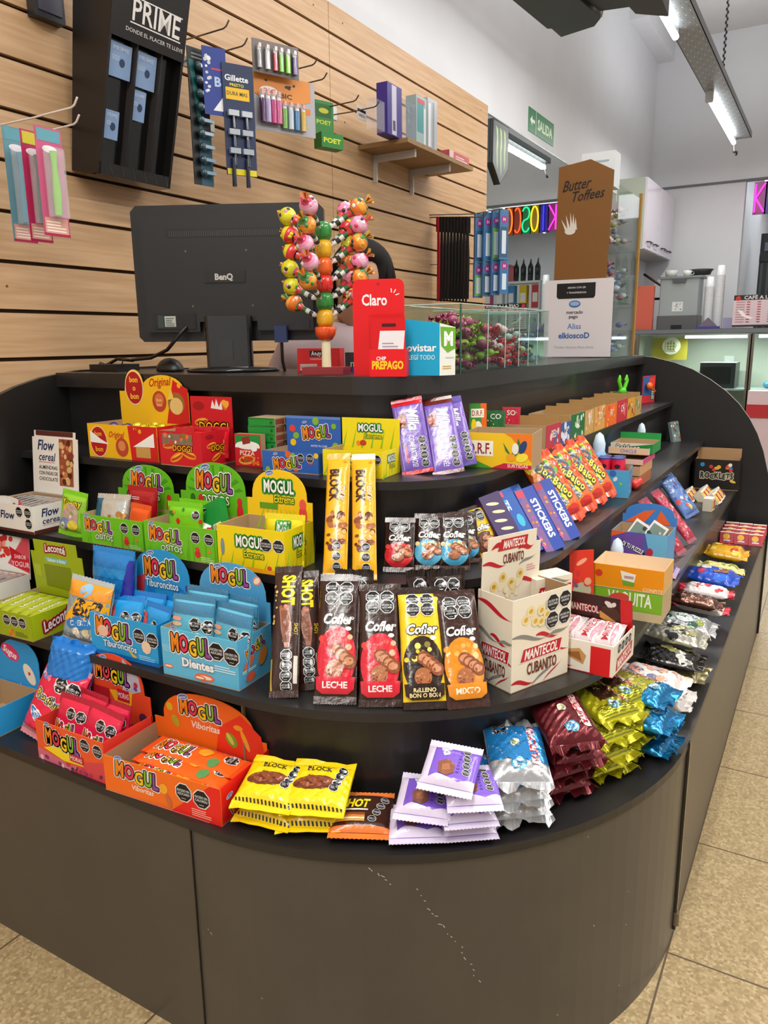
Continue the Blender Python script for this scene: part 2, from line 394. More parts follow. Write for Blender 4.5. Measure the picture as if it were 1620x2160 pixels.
# ================================================================== stepped candy counter
RR = [.1424, .2718, .4072, .5529, .6730]; ZZ = [1.15, .9588, .7985, .6248, .4502]
XL, YE = -.92, 1.93                                     # ends of the left and the right arm
def path(R, n=28, inner=False):
    p = [(XL, -R)]
    p += [(R*math.sin(t), -R*math.cos(t)) for t in [math.pi/2*i/n for i in range(n+1)]]
    return p+[(R, YE)]
def wallstrip(mb, R, z0, z1, t, col, mat=0):
    o, i = path(R), path(R-t); n = len(o)
    vs = [(x, y, z0) for x, y in o]+[(x, y, z1) for x, y in o]+[(x, y, z0) for x, y in i]+[(x, y, z1) for x, y in i]
    fs = []
    for k in range(n-1): fs += [(k, k+1, n+k+1, n+k), (2*n+k+1, 2*n+k, 3*n+k, 3*n+k+1), (n+k, n+k+1, 3*n+k+1, 3*n+k), (k+1, k, 2*n+k, 2*n+k+1)]
    fs += [(0, n, 3*n, 2*n), (n-1, 2*n+n-1, 3*n+n-1, 2*n-1)]
    mb.add(vs, fs, col, mat); return mb
ct = thing('display_counter', 'stepped black candy counter with a rounded corner and four curved shelves', 'counter', Matrix.Identity(4))
def board(R, Rin, z, t):                                 # horizontal shelf board between two offset outlines
    m = MB(); o, i = path(R), path(Rin); n = len(o)
    vs = [(x, y, z) for x, y in o]+[(x, y, z) for x, y in i]+[(x, y, z-t) for x, y in o]+[(x, y, z-t) for x, y in i]; fs = []
    for k in range(n-1): fs += [(k, k+1, n+k+1, n+k), (2*n+k+1, 2*n+k, 3*n+k, 3*n+k+1), (2*n+k, 2*n+k+1, k+1, k), (n+k+1, n+k, 3*n+k, 3*n+k+1)]
    return m.add(vs, fs, '#222222')
for k in range(1, 5): part('shelf', board(RR[k], RR[k-1]-.05, ZZ[k], .016), ct, [LAMINATE])
for k in range(0, 4): part('riser', wallstrip(MB(), RR[k]-.03, ZZ[k+1], ZZ[k]-(.016 if k else .036), .014, '#222222'), ct, [LAMINATE])
m = MB()                                                 # top board with a thick edge, inner side square
o = path(RR[0]+.004); inn = [(XL, .24), (-.24, .24), (-.24, YE)]
poly = o+inn[::-1]
m.prism(poly, ZZ[0]-.036, ZZ[0], '#222222'); part('counter_top', m, ct, [LAMINATE])
m = MB()                                                 # inner carcass
m.prism([(XL, .235), (-.235, .235), (-.235, YE), (-.22, YE), (-.22, .22), (XL, .22)], 0, ZZ[0]-.036, '#222222'); part('inner_panel', m, ct, [LAMINATE])
part('front_panel', wallstrip(MB(), RR[4]-.003, 0, ZZ[4]-.016, .016, '#444444'), ct, [LAMFRONT])
# panel joints: thin dark cover strips on the front, at both ends of the curve
m = MB(); m.box(RR[4]-.004, -.004, .02, RR[4]+.0035, .006, ZZ[4]-.004, '#17130f'); m.cyl((RR[4]+.002, .001, .03), (RR[4]+.002, .001, .06), .007, .007, '#6b5a44', 0, 10)
part('joint_strip', m, ct, [GLOSS])
m = MB(); m.box(-.001, -RR[4]-.0006, .0, .001, -RR[4]+.004, ZZ[4]-.016, '#1d1a18'); part('joint_strip', m, ct, [GLOSS])
for k, (x, y, zt, zb) in enumerate(((0, -RR[3]+.027, ZZ[3]-.016, ZZ[4]), (RR[2]-.027, 0, ZZ[2]-.016, ZZ[3]))):
    m = MB(); m.box(x-.0015, y-.004, zb, x+.0015, y+.003, zt, '#8a7358'); part('joint_strip', m, ct, [MATTE])
# rounded end panels
def endpoly():
    return [(-.24, 0), (.678, 0), (.678, .45), (.672, .55), (.655, .68), (.63, .77), (.602, .84), (.567, .902), (.525, .957), (.475, 1.005), (.41, 1.052), (.34, 1.092), (.265, 1.12), (.185, 1.14), (.07, 1.154), (-.24, 1.156)]
ep = endpoly()
m = MB(); m.prism(ep, YE, YE+.018, '#1c1a19', 0, 'y', side='#8f8a84'); part('end_panel', m, ct, [attr_mat('dark_end_panel', .5)], 'dark rounded end panel with a pale edge')
m = MB(); m.prism([(-a, b) for a, b in ep], XL-.018, XL, '#1c1a19', 0, 'x', side='#2c2824')
part('end_panel', m, ct, [PLAST])
# paint chips on the curved front
q = random.Random(5); m = MB()
chips = [(760+i*9+q.uniform(-3, 3), 1815+i*7+q.uniform(-3, 3)) for i in range(8)]+[(880+i*8, 1880+i*11+q.uniform(-5, 5)) for i in range(10)]+[(965+q.uniform(-5, 5)+i*6, 1985+i*12) for i in range(8)]+[(1240, 1765), (1325, 1880), (1252, 1952), (1320, 1950), (1305, 2078), (1175, 2140), (440, 1960), (446, 1968), (553, 2105)]
for px, py in chips[::1]:
    d = ray(px, py); a = d.x**2+d.y**2; b = 2*(CAM.x*d.x+CAM.y*d.y); c = CAM.x**2+CAM.y**2-RR[4]**2; s_ = b*b-4*a*c
    if s_ < 0: continue
    P = CAM+d*((-b-math.sqrt(s_))/(2*a)); th = math.atan2(P.x, -P.y)
    if not (0 < th < math.pi/2 and .01 < P.z < .43): continue
    M = TR(P.x, P.y, P.z, math.degrees(th)); l = q.uniform(.0012, .004); g = Matrix.Rotation(q.uniform(.3, 1.1), 4, 'Y'); k = len(m.v)
    m.add([(-l, -.0008, -.0005), (l, -.0008, -.0006), (l*.8, -.0008, .0007), (-l*.7, -.0008, .0006)], [(0, 1, 2, 3)], '#c9c2b6')
    for i in range(k, len(m.v)): m.v[i] = tuple(M @ (g @ Vector(m.v[i])))
    part('scuff_mark', m, ct, [MATTE], 'pale chip in the dark paint'); m = MB()
# ================================================================== packaging kit
def pj(P):
    q = Vector(P)-CAM; return (810+FPX*q.dot(rt)/q.dot(fw), 1080-FPX*q.dot(up)/q.dot(fw))
def ysolve(px, X, Z):
    lo, hi = -.6, 1.93
    for _ in range(40):
        m_ = (lo+hi)/2
        if pj((X, m_, Z))[0] < px: lo = m_
        else: hi = m_
    return lo
MG = ['#f08a1d', '#dd3350', '#f2c21b', '#7fb52b', '#8d4a9c']
def arcor(A, x, y, s): A.ell(x, y, s, s*.5, '#cfd8ea', 14, 12); A.ell(x, y, s*.85, s*.38, '#4a68a8', 14, 12); A.text('arcor', x, y, s*.42, '#ffffff', maxw=s*1.3, bold=.01, rot=12)
def mogul(A, x, y, w, h=None, rot=0, logo=True):
    h = (h or w*.3)*1.25
    A.word('MOGUL', x, y, h, MG, w, rot, bold=.06, outs=(('#ffffff', .15), ('#3a1c12', .075)))
    if logo: arcor(A, x-w*.42, y+h*.95, w*.09)
def frames(L, R, k, dz=0):
    l, r = onz(*L, ZZ[k]+dz), onz(*R, ZZ[k]+dz); d = r-l
    return l, r, math.degrees(math.atan2(d.y, d.x)), d.length
def tray(name, label, cat, M, w, h, d, col, art=None, sart=None, side=None, hb=None, inner='#b39672', header=None, group=None, back=None, solid=False, lart=None):
    """open cardboard display tray; local front face y=0 facing -Y; header: dict(h, z0, shape, w, art, col)"""
    t = .0016; hb = hb or h; side = side or col
    T = thing(name, label, cat, M, group)
    m = MB(); x0, x1 = -w/2, w/2
    if solid: m.box(x0, 0, 0, x1, d, h, col, cols={'+x': side, '-x': side})
    else:
        m.box(x0, 0, 0, x1, d, t, inner)
        m.box(x0, 0, t, x1, t, h, col, cols={'+y': inner})
        m.box(x0, d-t, t, x1, d, hb, col, cols={'-y': inner})
        for xa, xb, ins in ((x0, x0+t, '+x'), (x1-t, x1, '-x')):
            vs = [(xa, t, t), (xb, t, t), (xb, d-t, t), (xa, d-t, t), (xa, t, h), (xb, t, h), (xb, d-t, hb), (xa, d-t, hb)]
            fs = [(0, 1, 5, 4), (1, 2, 6, 5), (2, 3, 7, 6), (3, 0, 4, 7), (4, 5, 6, 7), (3, 2, 1, 0)]
            m.add(vs, fs, [inner if (n == ins) else side for n in ('-y', '+x', '+y', '-x', '+z', '-z')])
    if art: press(m, art, Ffront(0))
    if sart: press(m, sart, Fright(x1, d/2))
    if lart: press(m, lart, Fleft(x0, d/2))
    part('tray' if not solid else 'carton', m, T, [CARD])
    if header:
        hw = header.get('w', w); z0 = header.get('z0', h*.6); zt = header['h']; sh = header.get('shape', 'arch'); hc = header.get('col', col)
        if sh == 'rect': pts = [(-hw/2, z0), (hw/2, z0), (hw/2, zt), (-hw/2, zt)]
        elif sh == 'chamfer': c = header.get('c', .02); pts = [(-hw/2, z0), (hw/2, z0), (hw/2, zt-c*2), (hw/2-c, zt-c*2), (hw/2-c, zt), (-hw/2+c, zt), (-hw/2+c, zt-c*2), (-hw/2, zt-c*2)]
        elif sh == 'bonbon':
            zs = header['zs']; pts = [(-hw/2, z0), (hw/2, z0), (hw/2, zs*.97)]
            for i in range(0, 12): a = math.pi*(i+.6)/13; pts.append((hw*.14+hw*.3*math.cos(a), zs+(zt-zs)*.92*math.sin(a)))
            for i in range(0, 14): a = math.pi*(.1+.9*i/14)-.2; pts.append((-hw*.27+.032*math.cos(a), zt*.82+.044*math.sin(a)))
            pts += [(-hw*.42, zs*.97), (-hw/2, zs*.97)]
        else:
            zs = header.get('zs', z0+(zt-z0)*.5); wa = header.get('wa', hw*.84); pts = [(-hw/2, z0), (hw/2, z0), (hw/2, zs), (wa/2, zs)]
            for i in range(1, 16): a = math.pi*i/16; pts.append((wa/2*math.cos(a), zs+(zt-zs)*math.sin(a)**.75))
            pts += [(-wa/2, zs), (-hw/2, zs)]
        m = MB(); m.prism(pts, -t, 0, hc, 0, 'y', bot=hc, top=inner)
        if header.get('art'): press(m, header['art'], lambda u, v, hh: (u, -t-hh, v))
        o = part('header_card', m, T, [CARD]); o.matrix_basis = Matrix.Translation((0, d-.001, 0)) @ Matrix.Rotation(R_(-header.get('tilt', 4)), 4, 'X')
    return T
def fold(u, v, q):
    s = 0
    for a, fx, fy, ph in q: s += a*(abs(math.sin(u*fx+v*fy+ph))-.5)
    return s
def wrap(name, cat, w, h, t, cols, art=None, mat=None, cr=.0006, seal=.011, teeth=24, maxe=.007, seed=1, pinch=.5, flare=.0, nu=20, nv=30, bart=None, pw=2.6):
    """flow pack lying in the local XZ plane, front -Y, foot at z=0; cols = (front, back, seals)"""
    mat = mat or FILM; q = random.Random(seed); w = w/2; P = Proto(name, cat)
    dirs = [(q.uniform(.4, 1), q.uniform(90, 260)*q.choice((-1, 1)), q.uniform(90, 260), q.uniform(0, 6)) for _ in range(5)]
    tot = sum(d[0] for d in dirs); dirs = [(d[0]/tot, *d[1:]) for d in dirs]
    fr, bk, sl = cols; k = h*.13
    def wd(v): e = min(v, h-v); return w*(1-.045*pinch*min(1, max(0, (e-seal)/k)))
    def T(u, v):
        a = max(0, 1-min(1, abs(u)/wd(v))**pw)**.6; b = max(0, min(1, (v-seal)/k, (h-seal-v)/k)); b = math.sin(b*math.pi/2)**.8
        e = min(1, max(0, (v-seal)/.008), max(0, (h-seal-v)/.008))
        return t/2*a*b+cr*fold(u, v, dirs)*e*2*min(1, a+.15)
    def F(u, v, hh): return (max(-wd(v), min(wd(v), u)), -max(T(u, v), .0002)-hh-.0001, v)
    if cr > .0015: nu, nv = 28, 36
    m = MB(); vs = []; fs = []
    for j in range(nv+1):
        v = seal+(h-2*seal)*j/nv
        for i in range(nu+1): u = wd(v)*(2*i/nu-1); vs.append((u, -max(T(u, v), .0002), v))
    n1 = len(vs)
    for j in range(nv+1):
        v = seal+(h-2*seal)*j/nv
        for i in range(nu+1): u = wd(v)*(2*i/nu-1); vs.append((u, max(T(-u*.9, v), .0002)*.8, v))
    W = nu+1
    for j in range(nv):
        for i in range(nu): a = j*W+i; fs.append((a, a+1, a+W+1, a+W))
    nf = len(fs)
    for j in range(nv):
        for i in range(nu): a = n1+j*W+i; fs.append((a+1, a, a+W, a+W+1))
    for j in range(nv):
        for i0 in (0, nu): a = j*W+i0; fs.append((a, a+W, n1+a+W, n1+a))
    m.add(vs, fs, [fr if callable(fr) is False else fr for _ in range(nf)]+[bk]*(len(fs)-nf), 0, True)
    if art: press(m, art.clip(-w*.985, seal*1.02, w*.985, h-seal*1.02), F, maxe, 0, .0007)
    b = P.add('wrapper_body', m, [mat])
    for top in (0, 1):
        s = MB(); vs = []; n = teeth*2
        for i in range(n+1):
            u = w*(2*i/n-1); y = flare*(.55*math.sin(i*.5+top*2+seed)+.6*math.sin(i*1.27+seed*1.7)+.35*math.sin(i*2.3+seed)); z = (.0016 if i % 2 else 0)+abs(flare)*.5*(1+math.sin(i*.8+seed*2+top))
            for yy in (-.0005, .0005):
                z0, z1 = (z, seal+.0006) if not top else (h-seal-.0006, h-z)
                vs += [(u, (yy if top else y+yy), z0), (u, (y+yy if top else yy), z1)]
        fs = []
        for i in range(n): a = i*4; fs += [(a, a+4, a+5, a+1), (a+6, a+2, a+3, a+7), (a+1, a+5, a+7, a+3), (a+4, a, a+2, a+6)]
        s.add(vs, fs, sl, 0, False); P.add('end_seal', s, [mat])
    P.h = h; P.w = w*2; P.t = t
    return P
def tang(P):                                              # yaw of the counter front at P
    if P.x < 0: return 0
    if P.y > 0: return 90
    return math.degrees(math.atan2(P.x, -P.y))
def rad(P): return P.x if P.y > 0 else (-P.y if P.x < 0 else math.hypot(P.x, P.y))
def lean_len(px, py, k, ytop):
    P = onz(px, py, ZZ[k]); D = rad(P)-RR[k-1]+.002; Hh = ZZ[k-1]-ZZ[k]; a0 = R_(tang(P)); inn = Vector((-math.sin(a0), math.cos(a0), 0)); best = None
    for i in range(300):
        l = .05+i*.001; a = math.atan2(D, Hh) if l > math.hypot(D, Hh) else math.asin(min(.9, D/l)); a = min(a, R_(32))
        Q = P+inn*(l*math.sin(a))+Vector((0, 0, l*math.cos(a))); e = abs(pj(Q)[1]-ytop)
        if best is None or e < best[0]: best = (e, l, math.degrees(a))
    return P, tang(P), best[1], best[2]
def noop(): pass

def lay(P, label, px, py, k, zo=0, yaw=None, tilt=-84, roll=0, group=None):
    """lay a pack down: foot centre shown at (px, py) of the photo, zo above shelf k, front upwards"""
    c = onz(px, py, ZZ[k]+zo); y = tang(c) if yaw is None else yaw
    return P.put(label, Matrix.Translation((c.x, c.y, ZZ[k]+zo+P.t*.5+.001)) @ Matrix.Rotation(R_(y), 4, 'Z') @ Matrix.Rotation(R_(tilt), 4, 'X') @ Matrix.Rotation(R_(roll), 4, 'Y'), group)
def layx(P, label, px, X, k, zo=0, yaw=90, tilt=-86, roll=0, group=None):
    y0 = ysolve(px, X, ZZ[k]+zo)
    return P.put(label, Matrix.Translation((X, y0, ZZ[k]+zo+P.t*.5+.001)) @ Matrix.Rotation(R_(yaw), 4, 'Z') @ Matrix.Rotation(R_(tilt), 4, 'X') @ Matrix.Rotation(R_(roll), 4, 'Y'), group)
# ================================================================== top shelf (tier 1), left to right
def row(L, R, k, ytop, yaw=None, dz=0):
    l, r, ya, w = frames(L, R, k, dz)
    if yaw is not None:                                   # keep the left foot, turn to yaw, width so that the right foot shows at R.x
        ya = yaw; d = Vector((math.cos(R_(yaw)), math.sin(R_(yaw)), 0)); lo, hi = 0, .6
        for _ in range(40):
            m_ = (lo+hi)/2
            if pj(l+d*m_)[0] < R[0]: lo = m_
            else: hi = m_
        w = lo; r = l+d*w
    h = hz(l, ytop); c = (l+r)/2
    return TR(c.x, c.y, ZZ[k]+dz+.0004, ya), w, h
# --- bonbon box
M, w, h = row((190, 963), (335, 982), 1, 893, 0)
A = Art(); A.poly([(w*.13, 0), (w/2, 0), (w/2, h), (w*.1, h)], '#d01c1f')
A.ell(-w*.34, h*.48, .03, .037, '#f2dfae'); A.ell(-w*.34, h*.48, .028, .035, '#b3191c'); A.text('bon', -w*.34, h*.72, .011, '#f7c33a'); A.text('o', -w*.34, h*.5, .009, '#f7c33a'); A.text('bon', -w*.34, h*.26, .012, '#f7c33a')
A.text('Original', -w*.08, h*.72, .014, '#c42a1c', shear=.3, w=.05)
A.poly([(-w*.46, h*.8), (-w*.3, h*.55), (-w*.18, h*.42), (-w*.46, h*.45)], '#f4f2ec'); A.poly([(w*.16, h*.4), (w*.46, h*.82), (w*.46, h*.42)], '#f4f2ec')
A.ell(w*.0, h*.36, .021, .022, '#b8462e'); A.ell(w*.0, h*.4, .012, .012, '#d98a4a'); A.rect(w*.2, h*.1, w*.4, h*.4, '#c99a52'); A.ell(w*.27, h*.85, .005, .005, '#f5a623')
hb = hz(M @ Vector((0, .105, 0)), 788); B = Art(); hw = w
B.poly([(hw*.18, h*.95), (hw/2, h*.95), (hw/2, hb*.82), (hw*.34, hb*.9), (hw*.3, hb*.93)], '#d01c1f')
B.ell(-hw*.27, hb*.82, .031, .042, '#f2dfae', 26); B.ell(-hw*.27, hb*.82, .029, .039, '#b3191c', 26)
for t_, dz in (('bon', .02), ('o', .0), ('bon', -.02)): B.text(t_, -hw*.27, hb*.82+dz, .013, '#f7c33a', bold=.05)
B.text('Original', hw*.1, hb*.9, .019, '#c42a1c', shear=.3, w=.07, rot=4)
B.ell(hw*.09, hb*.66, .023, .025, '#b8412b', 22); B.ell(hw*.09, hb*.68, .015, .015, '#d4743f'); B.text('bon', hw*.09, hb*.68, .008, '#f7d27a'); B.text('bon', hw*.09, hb*.62, .008, '#f7d27a')
B.ell(hw*.33, hb*.64, .027, .026, '#9c6a2e', 22); B.ell(hw*.33, hb*.61, .021, .02, '#e3c078'); B.poly([(hw*.2, hb*.68), (hw*.27, hb*.82), (hw*.3, hb*.7)], '#f0c75a'); B.ell(hw*.38, hb*.86, .006, .006, '#f5a623')
T = tray('bonbon_box', 'yellow and red bonbon box with a tall header and a round red logo', 'box', M, w, h, .108, '#f0b716', A, side='#c8191d',
         header=dict(h=hb, z0=h*.6, zs=hb*.8, wa=w*.66, art=B, shape='bonbon', col='#f2bd1c', tilt=0))
def candy(col, seed, r=.011, twist=True):
    m = MB(); q = random.Random(seed); m.ball((0, 0, r), r, col, 0, 10, 1.2, 1, .95)
    for s in (-1, 1):
        vs = [(s*r*1.1, 0, r)]; n = 7
        for i in range(n): a = -.9+1.8*i/(n-1); vs.append((s*(r*1.1+r*1.5*math.cos(a)), r*1.2*math.sin(a), r+(.004 if i % 2 else -.003)))
        m.add(vs, [(0, i, i+1) for i in range(1, n)], col, 0, False)
    return m
def scatter(name, cat, protos, M, n, x0, x1, y0, y1, z, seed, labelf, group, dz=.008):
    q = random.Random(seed)
    for i in range(n):
        P = q.choice(protos); zz = z+q.random()*dz
        P.put(labelf, M @ TR(q.uniform(x0, x1), q.uniform(y0, y1), zz, q.uniform(0, 360), q.uniform(-25, 25)), group)
yb = [Proto('bonbon', 'bonbon') for _ in range(2)]
for i, P in enumerate(yb): P.add('wrapper', candy(('#e6d21c', '#f0dc3a')[i], i), [FOIL])
pb = Proto('bonbon', 'bonbon'); pb.add('wrapper', candy('#5b52a8', 9), [FOIL])
for i in range(14): yb[i % 2].put('yellow foil bonbon heaped in the right half of the bonbon box', M @ TR(-.005+(i % 5)*.026, .025+(i//5)*.03, h*.62+.006*(i % 3), i*47, (i*31) % 40-20), 'yellow bonbons in the bonbon box')
for i in range(6): pb.put('purple foil bonbon in the left half of the bonbon box', M @ TR(-.1+(i % 3)*.027, .03+(i//3)*.035, h*.6+.008*(i % 2), i*71, 10), 'purple bonbons in the bonbon box')
# --- red hot-dog gummy box
M, w, h = row((340, 980), (428, 984), 1, 905, 0)
h *= .96
def dogart(w, h, k=1):
    A = Art(); 
    for x, y, r in ((-.25, .6, 10), (.2, .35, -15), (-.1, .25, 25)):
        A.ell(w*x, h*y, w*.17, w*.07, '#e8912a', 14, r); A.ell(w*x, h*y, w*.15, w*.03, '#c23a1c', 12, r); A.ell(w*x+.002, h*y+.004, w*.12, w*.014, '#f5c23a', 10, r)
    A.text('DOGGI', w*.05, h*.52, h*.16, '#f5c21d', out='#8e0f12', maxw=w*.7); A.ell(-w*.3, h*.85, w*.14, h*.07, '#a01218'); return A
A = dogart(w, h); A.rect(-w*.42, h*.62, w*.3, h*.93, '#8c6a60'); A.blobs(-w*.38, h*.66, w*.26, h*.9, 16, ['#c8452a', '#e9dccb', '#6e7a3a', '#e07c3a'], .003, .007, 4)
B = Art(); hb = hz(M @ Vector((0, .11, 0)), 836)
B = dogart(w, hb); B.poly([(w*.0, hb*.82), (w*.05, hb*.95), (w*.1, hb*.85), (w*.14, hb*.97), (w*.2, hb*.84), (w*.26, hb*.93), (w*.28, hb*.8)], '#f0e8e4'); B.blobs(w*.28, hb*.82, w*.42, hb*.92, 4, ['#f2a93a', '#e0682a'], .006, .012, 3)
tray('gummy_box', 'red hot-dog gummy box with rectangular back card', 'box', M, w, h, .105, '#cf1826', A, dogart(.09, h), header=dict(h=hb, z0=h*.5, shape='rect', w=w, art=B, col='#cf1826', tilt=0))
P = wrap('sachet', 'sachet', .075, .07, .012, ('#d81a2b', '#b01520', '#c8182a'), dogart(.07, .07), teeth=12, maxe=.01, nu=8, nv=10)
for i in range(3): P.put('red hot-dog gummy sachet standing in the red box', M @ TR(-.035+i*.035, .03+i*.018, .012, i*8-8, -15+i*3), 'red sachets in the red gummy box')
# --- pizza gummy cartons
def pizzaart(w, h):
    A = Art(); A.rect(-w*.47, h*.03, w*.47, h*.97, '#c81f28'); A.rect(-w*.47, h*.7, w*.47, h*.97, '#1f8a3a'); A.ell(0, h*.66, w*.46, h*.13, '#f2efe6'); A.rect(-w*.47, h*.58, w*.47, h*.66, '#f2efe6')
    A.rect(-w*.2, h*.7, w*.1, h*.92, '#8c2a22', 12); A.text('PIZZA', -w*.02, h*.42, h*.14, '#f6ead0', maxw=w*.6); A.ell(-w*.05, h*.2, w*.32, h*.14, '#e2a13c', 18, 8); A.ell(-w*.05, h*.22, w*.26, h*.09, '#c6391f', 16, 8)
    A.blobs(-w*.25, h*.15, w*.15, h*.28, 7, ['#f3d37a', '#7c2a1a', '#4f7a2a'], w*.02, w*.04, 8); A.ell(w*.25, h*.55, w*.12, h*.07, '#f6f3ec'); A.blobs(w*.1, h*.05, w*.4, h*.3, 6, ['#e06a28', '#f08a3a'], w*.03, w*.07, 9); return A
m = MB(); m.box(-.034, 0, 0, .034, .018, .07, '#b48a5e', cols={'-y': '#c81f28', '+x': '#b39672'}); press(m, pizzaart(.068, .07), Ffront(0))
PZ = Proto('pizza_carton', 'box'); PZ.add('carton', m, [CARD])
c = onz(522, 985, ZZ[1]); PZ.put('small pizza gummy carton standing upright before the green edged stack', TR(c.x, c.y+.004, ZZ[1]+.0004, 4))
m = MB(); m.box(-.04, 0, 0, .03, .075, .0165, '#1d8f35', cols={'+x': '#b39672', '+z': '#c9b08a'}); m.box(.03, .004, .003, .0304, .035, .014, '#8e4a34'); m.box(.03, .04, .003, .0304, .07, .014, '#4a3a30')
A = Art(); A.rect(.018, .004, .024, .010, '#0e5a20'); A.rect(-.038, .0145, .028, .016, '#0f6a26'); press(m, A, Ffront(0))
PZ2 = Proto('pizza_carton', 'box'); PZ2.add('carton', m, [CARD])
for i in range(6): PZ2.put('flat pizza gummy carton, '+('lowest', 'second from bottom', 'third from bottom', 'third from top', 'second from top', 'topmost')[i]+' in the green edged stack', TR(c.x+.02, c.y+.035, ZZ[1]+.0005+i*.0172, 5-3*(i % 2)), 'pizza cartons stacked on the top shelf')
# --- blue and yellow cube gummy boxes
M, w, h = row((555, 993), (672, 1000), 1, 950, 2)
A = Art(); A.blobs(-w*.47, h*.1, w*.47, h*.9, 11, ['#e2622a', '#7fb52b', '#f2c21b', '#e0433c'], .005, .008, 11, .9); mogul(A, -w*.05, h*.45, w*.48, h*.36, 6); A.oct(w*.2, h*.75, .0085); A.oct(w*.36, h*.75, .0085)
hb = hz(M @ Vector((0, .09, 0)), 878); B = Art(); z0 = h*.9
B.rect(-w/2, hb-.006, w/2, hb, '#5d82c8'); B.blobs(-w*.45, z0, w*.45, hb*.92, 9, ['#e2622a', '#7fb52b', '#f2c21b', '#e0433c'], .006, .009, 12, .9); mogul(B, w*.06, (z0+hb)/2, w*.5, h*.42, 6); B.text('ANTES TE CUBE', w*.1, z0+.006, .004, '#dfe8ff')
tray('gummy_box', 'blue gummy cube box with rectangular blue header', 'box', M, w, h, .092, '#2f62b5', A, header=dict(h=hb, tilt=0, z0=h*.6, shape='rect', art=B, col='#2f62b5'))
M, w, h = row((682, 1003), (806, 1014), 1, 948, 5)
def yext(w, z0, h, seed=3, s=1):
    A = Art(); q = random.Random(seed)
    for i in range(7):
        x = -w/2+w*i/6; A.poly([(x, z0), (x+w*.03, z0), (x+w*.09, z0+(h-z0)*q.uniform(.3, .8))], '#8fc423')
    A.text('MOGUL', -w*.0, z0+(h-z0)*.68, (h-z0)*.24*s, '#f6f6ee', out='#2f9a35', w=w*.42, bold=.05, ow=.18); A.text('Extreme', w*.05, z0+(h-z0)*.4, (h-z0)*.15*s, '#f4df1c', out='#3a8a2a', maxw=w*.3, ow=.14)
    return A
A = yext(w, 0, h); A.oct(w*.28, h*.72, .009); A.oct(w*.42, h*.72, .009)
hb = hz(M @ Vector((0, .085, 0)), 882); B = yext(w, h*.9, hb, 5); B.blobs(-w*.35, h, -w*.1, h*1.2, 4, ['#c83a26', '#7a8a2a', '#f08a2a'], .005, .008, 3)
tray('gummy_box', 'yellow sour gummy box with rectangular yellow header', 'box', M, w, h, .087, '#f0dc12', A, yext(.08, 0, h, 8), header=dict(h=hb, tilt=0, z0=h*.6, shape='rect', art=B, col='#f2de14'))
# --- milk chocolate bars leaning on the counter
def milka(w, h, word, topc):
    A = Art(); A.rect(-w/2, h*.9, w/2, h, topc)
    A.text('Milka', w*.12, h*.7, w*.34, '#ffffff', rot=-90, shear=.25, w=h*.27, bold=.045); A.ell(-w*.24, h*.7, w*.14, h*.085, '#d6452f', 16); A.blobs(-w*.32, h*.63, -w*.16, h*.77, 8, ['#7a2e1a', '#9c4a28'], .004, .007, 2)
    A.text(word, -w*.02, h*.3, w*.17, '#f2ecff', rot=-90, maxw=h*.42); A.rect(-w*.26, h*.15, -w*.2, h*.38, '#d83a54')
    for i in range(4): A.oct(w*.3, h*(.12+.1*i), w*.12)
    A.rect(-w*.4, h*.06, -w*.385, h*.85, '#cbb8ee'); return A
PR = '#7a5cb8'
for i, (px, py, yt, wd, tc, lb, ry) in enumerate(((882, 1001, 838, '¿COMPARTIMOS?', '#d6182a', 'purple chocolate bar with a red top leaning left of its twin', 6), (947, 1001, 838, '¡ME LO GANÉ!', '#6e2a1e', 'purple chocolate bar with a brown top in the middle of three', 6), (975, 992, 845, '¡TE QUIERO!', '#5e4aa0', 'purple chocolate bar half hidden behind the brown topped one', 10))):
    P0, yaw, l, an = lean_len(px, py, 1, yt); w = .064
    P = wrap('chocolate_bar', 'chocolate bar', w, l, .011, (PR, '#6a4ca8', tc), milka(w, l, wd, tc), teeth=18, seal=.008, cr=.0002, pw=6, maxe=.012)
    P.put(lb, Matrix.Translation((P0.x, P0.y, ZZ[1]+.001+.006*(i == 2))) @ Matrix.Rotation(R_(22+8*(i == 2)), 4, 'Z') @ Matrix.Rotation(R_(-an), 4, 'X') @ Matrix.Rotation(R_(-11), 4, 'Y'), 'purple chocolate bars')
# --- D.R.F. box, facing the entrance side, and its side flap
M, w, h = row((978, 985), (1121, 992), 1, 912)
A = Art(); A.poly([(w*.1, h), (w/2, h), (w/2, h*.2), (w*.2, h*.9)], '#ee7a1e'); A.poly([(-w/2, 0), (-w*.05, 0), (-w/2, h*.35)], '#4a9a2e'); A.poly([(-w*.1, 0), (w/2, 0), (w/2, h*.12), (w*.1, h*.16)], '#c81e3a')
A.rect(-w*.46, h*.34, -w*.06, h*.78, '#f5efda'); A.text('D.R.F.', -w*.26, h*.56, h*.3, '#9a1f28', w=w*.34, bold=.03)
A.poly([(w*.08, h*.75), (w*.2, h*.4), (w*.28, h*.7), (w*.3, h*.88), (w*.36, h*.6), (w*.24, h*.3), (w*.12, h*.5)], '#2f7a3a'); A.ell(w*.26, h*.58, w*.05, h*.16, '#efe8d8'); A.ell(w*.37, h*.62, w*.05, h*.2, '#2a3f6e', 14, -20)
A.ell(w*.2, h*.33, w*.07, h*.11, '#f0a21c'); A.ell(w*.36, h*.33, w*.09, h*.12, '#f5dc3c', 14, 20); A.text('SURTIDAS', w*.3, h*.09, h*.09, '#f6dfe0')
tray('drops_box', 'yellow orange box of fruit drops with cream lettering panel', 'box', M, w, h, .11, '#f2c317', A, side='#b39672', header=None)
m = MB(); c = onz(985, 975, ZZ[1]); m.box(-.02, 0, 0, .02, .002, .12, '#f2c317', cols={'-y': '#3c8a34'})
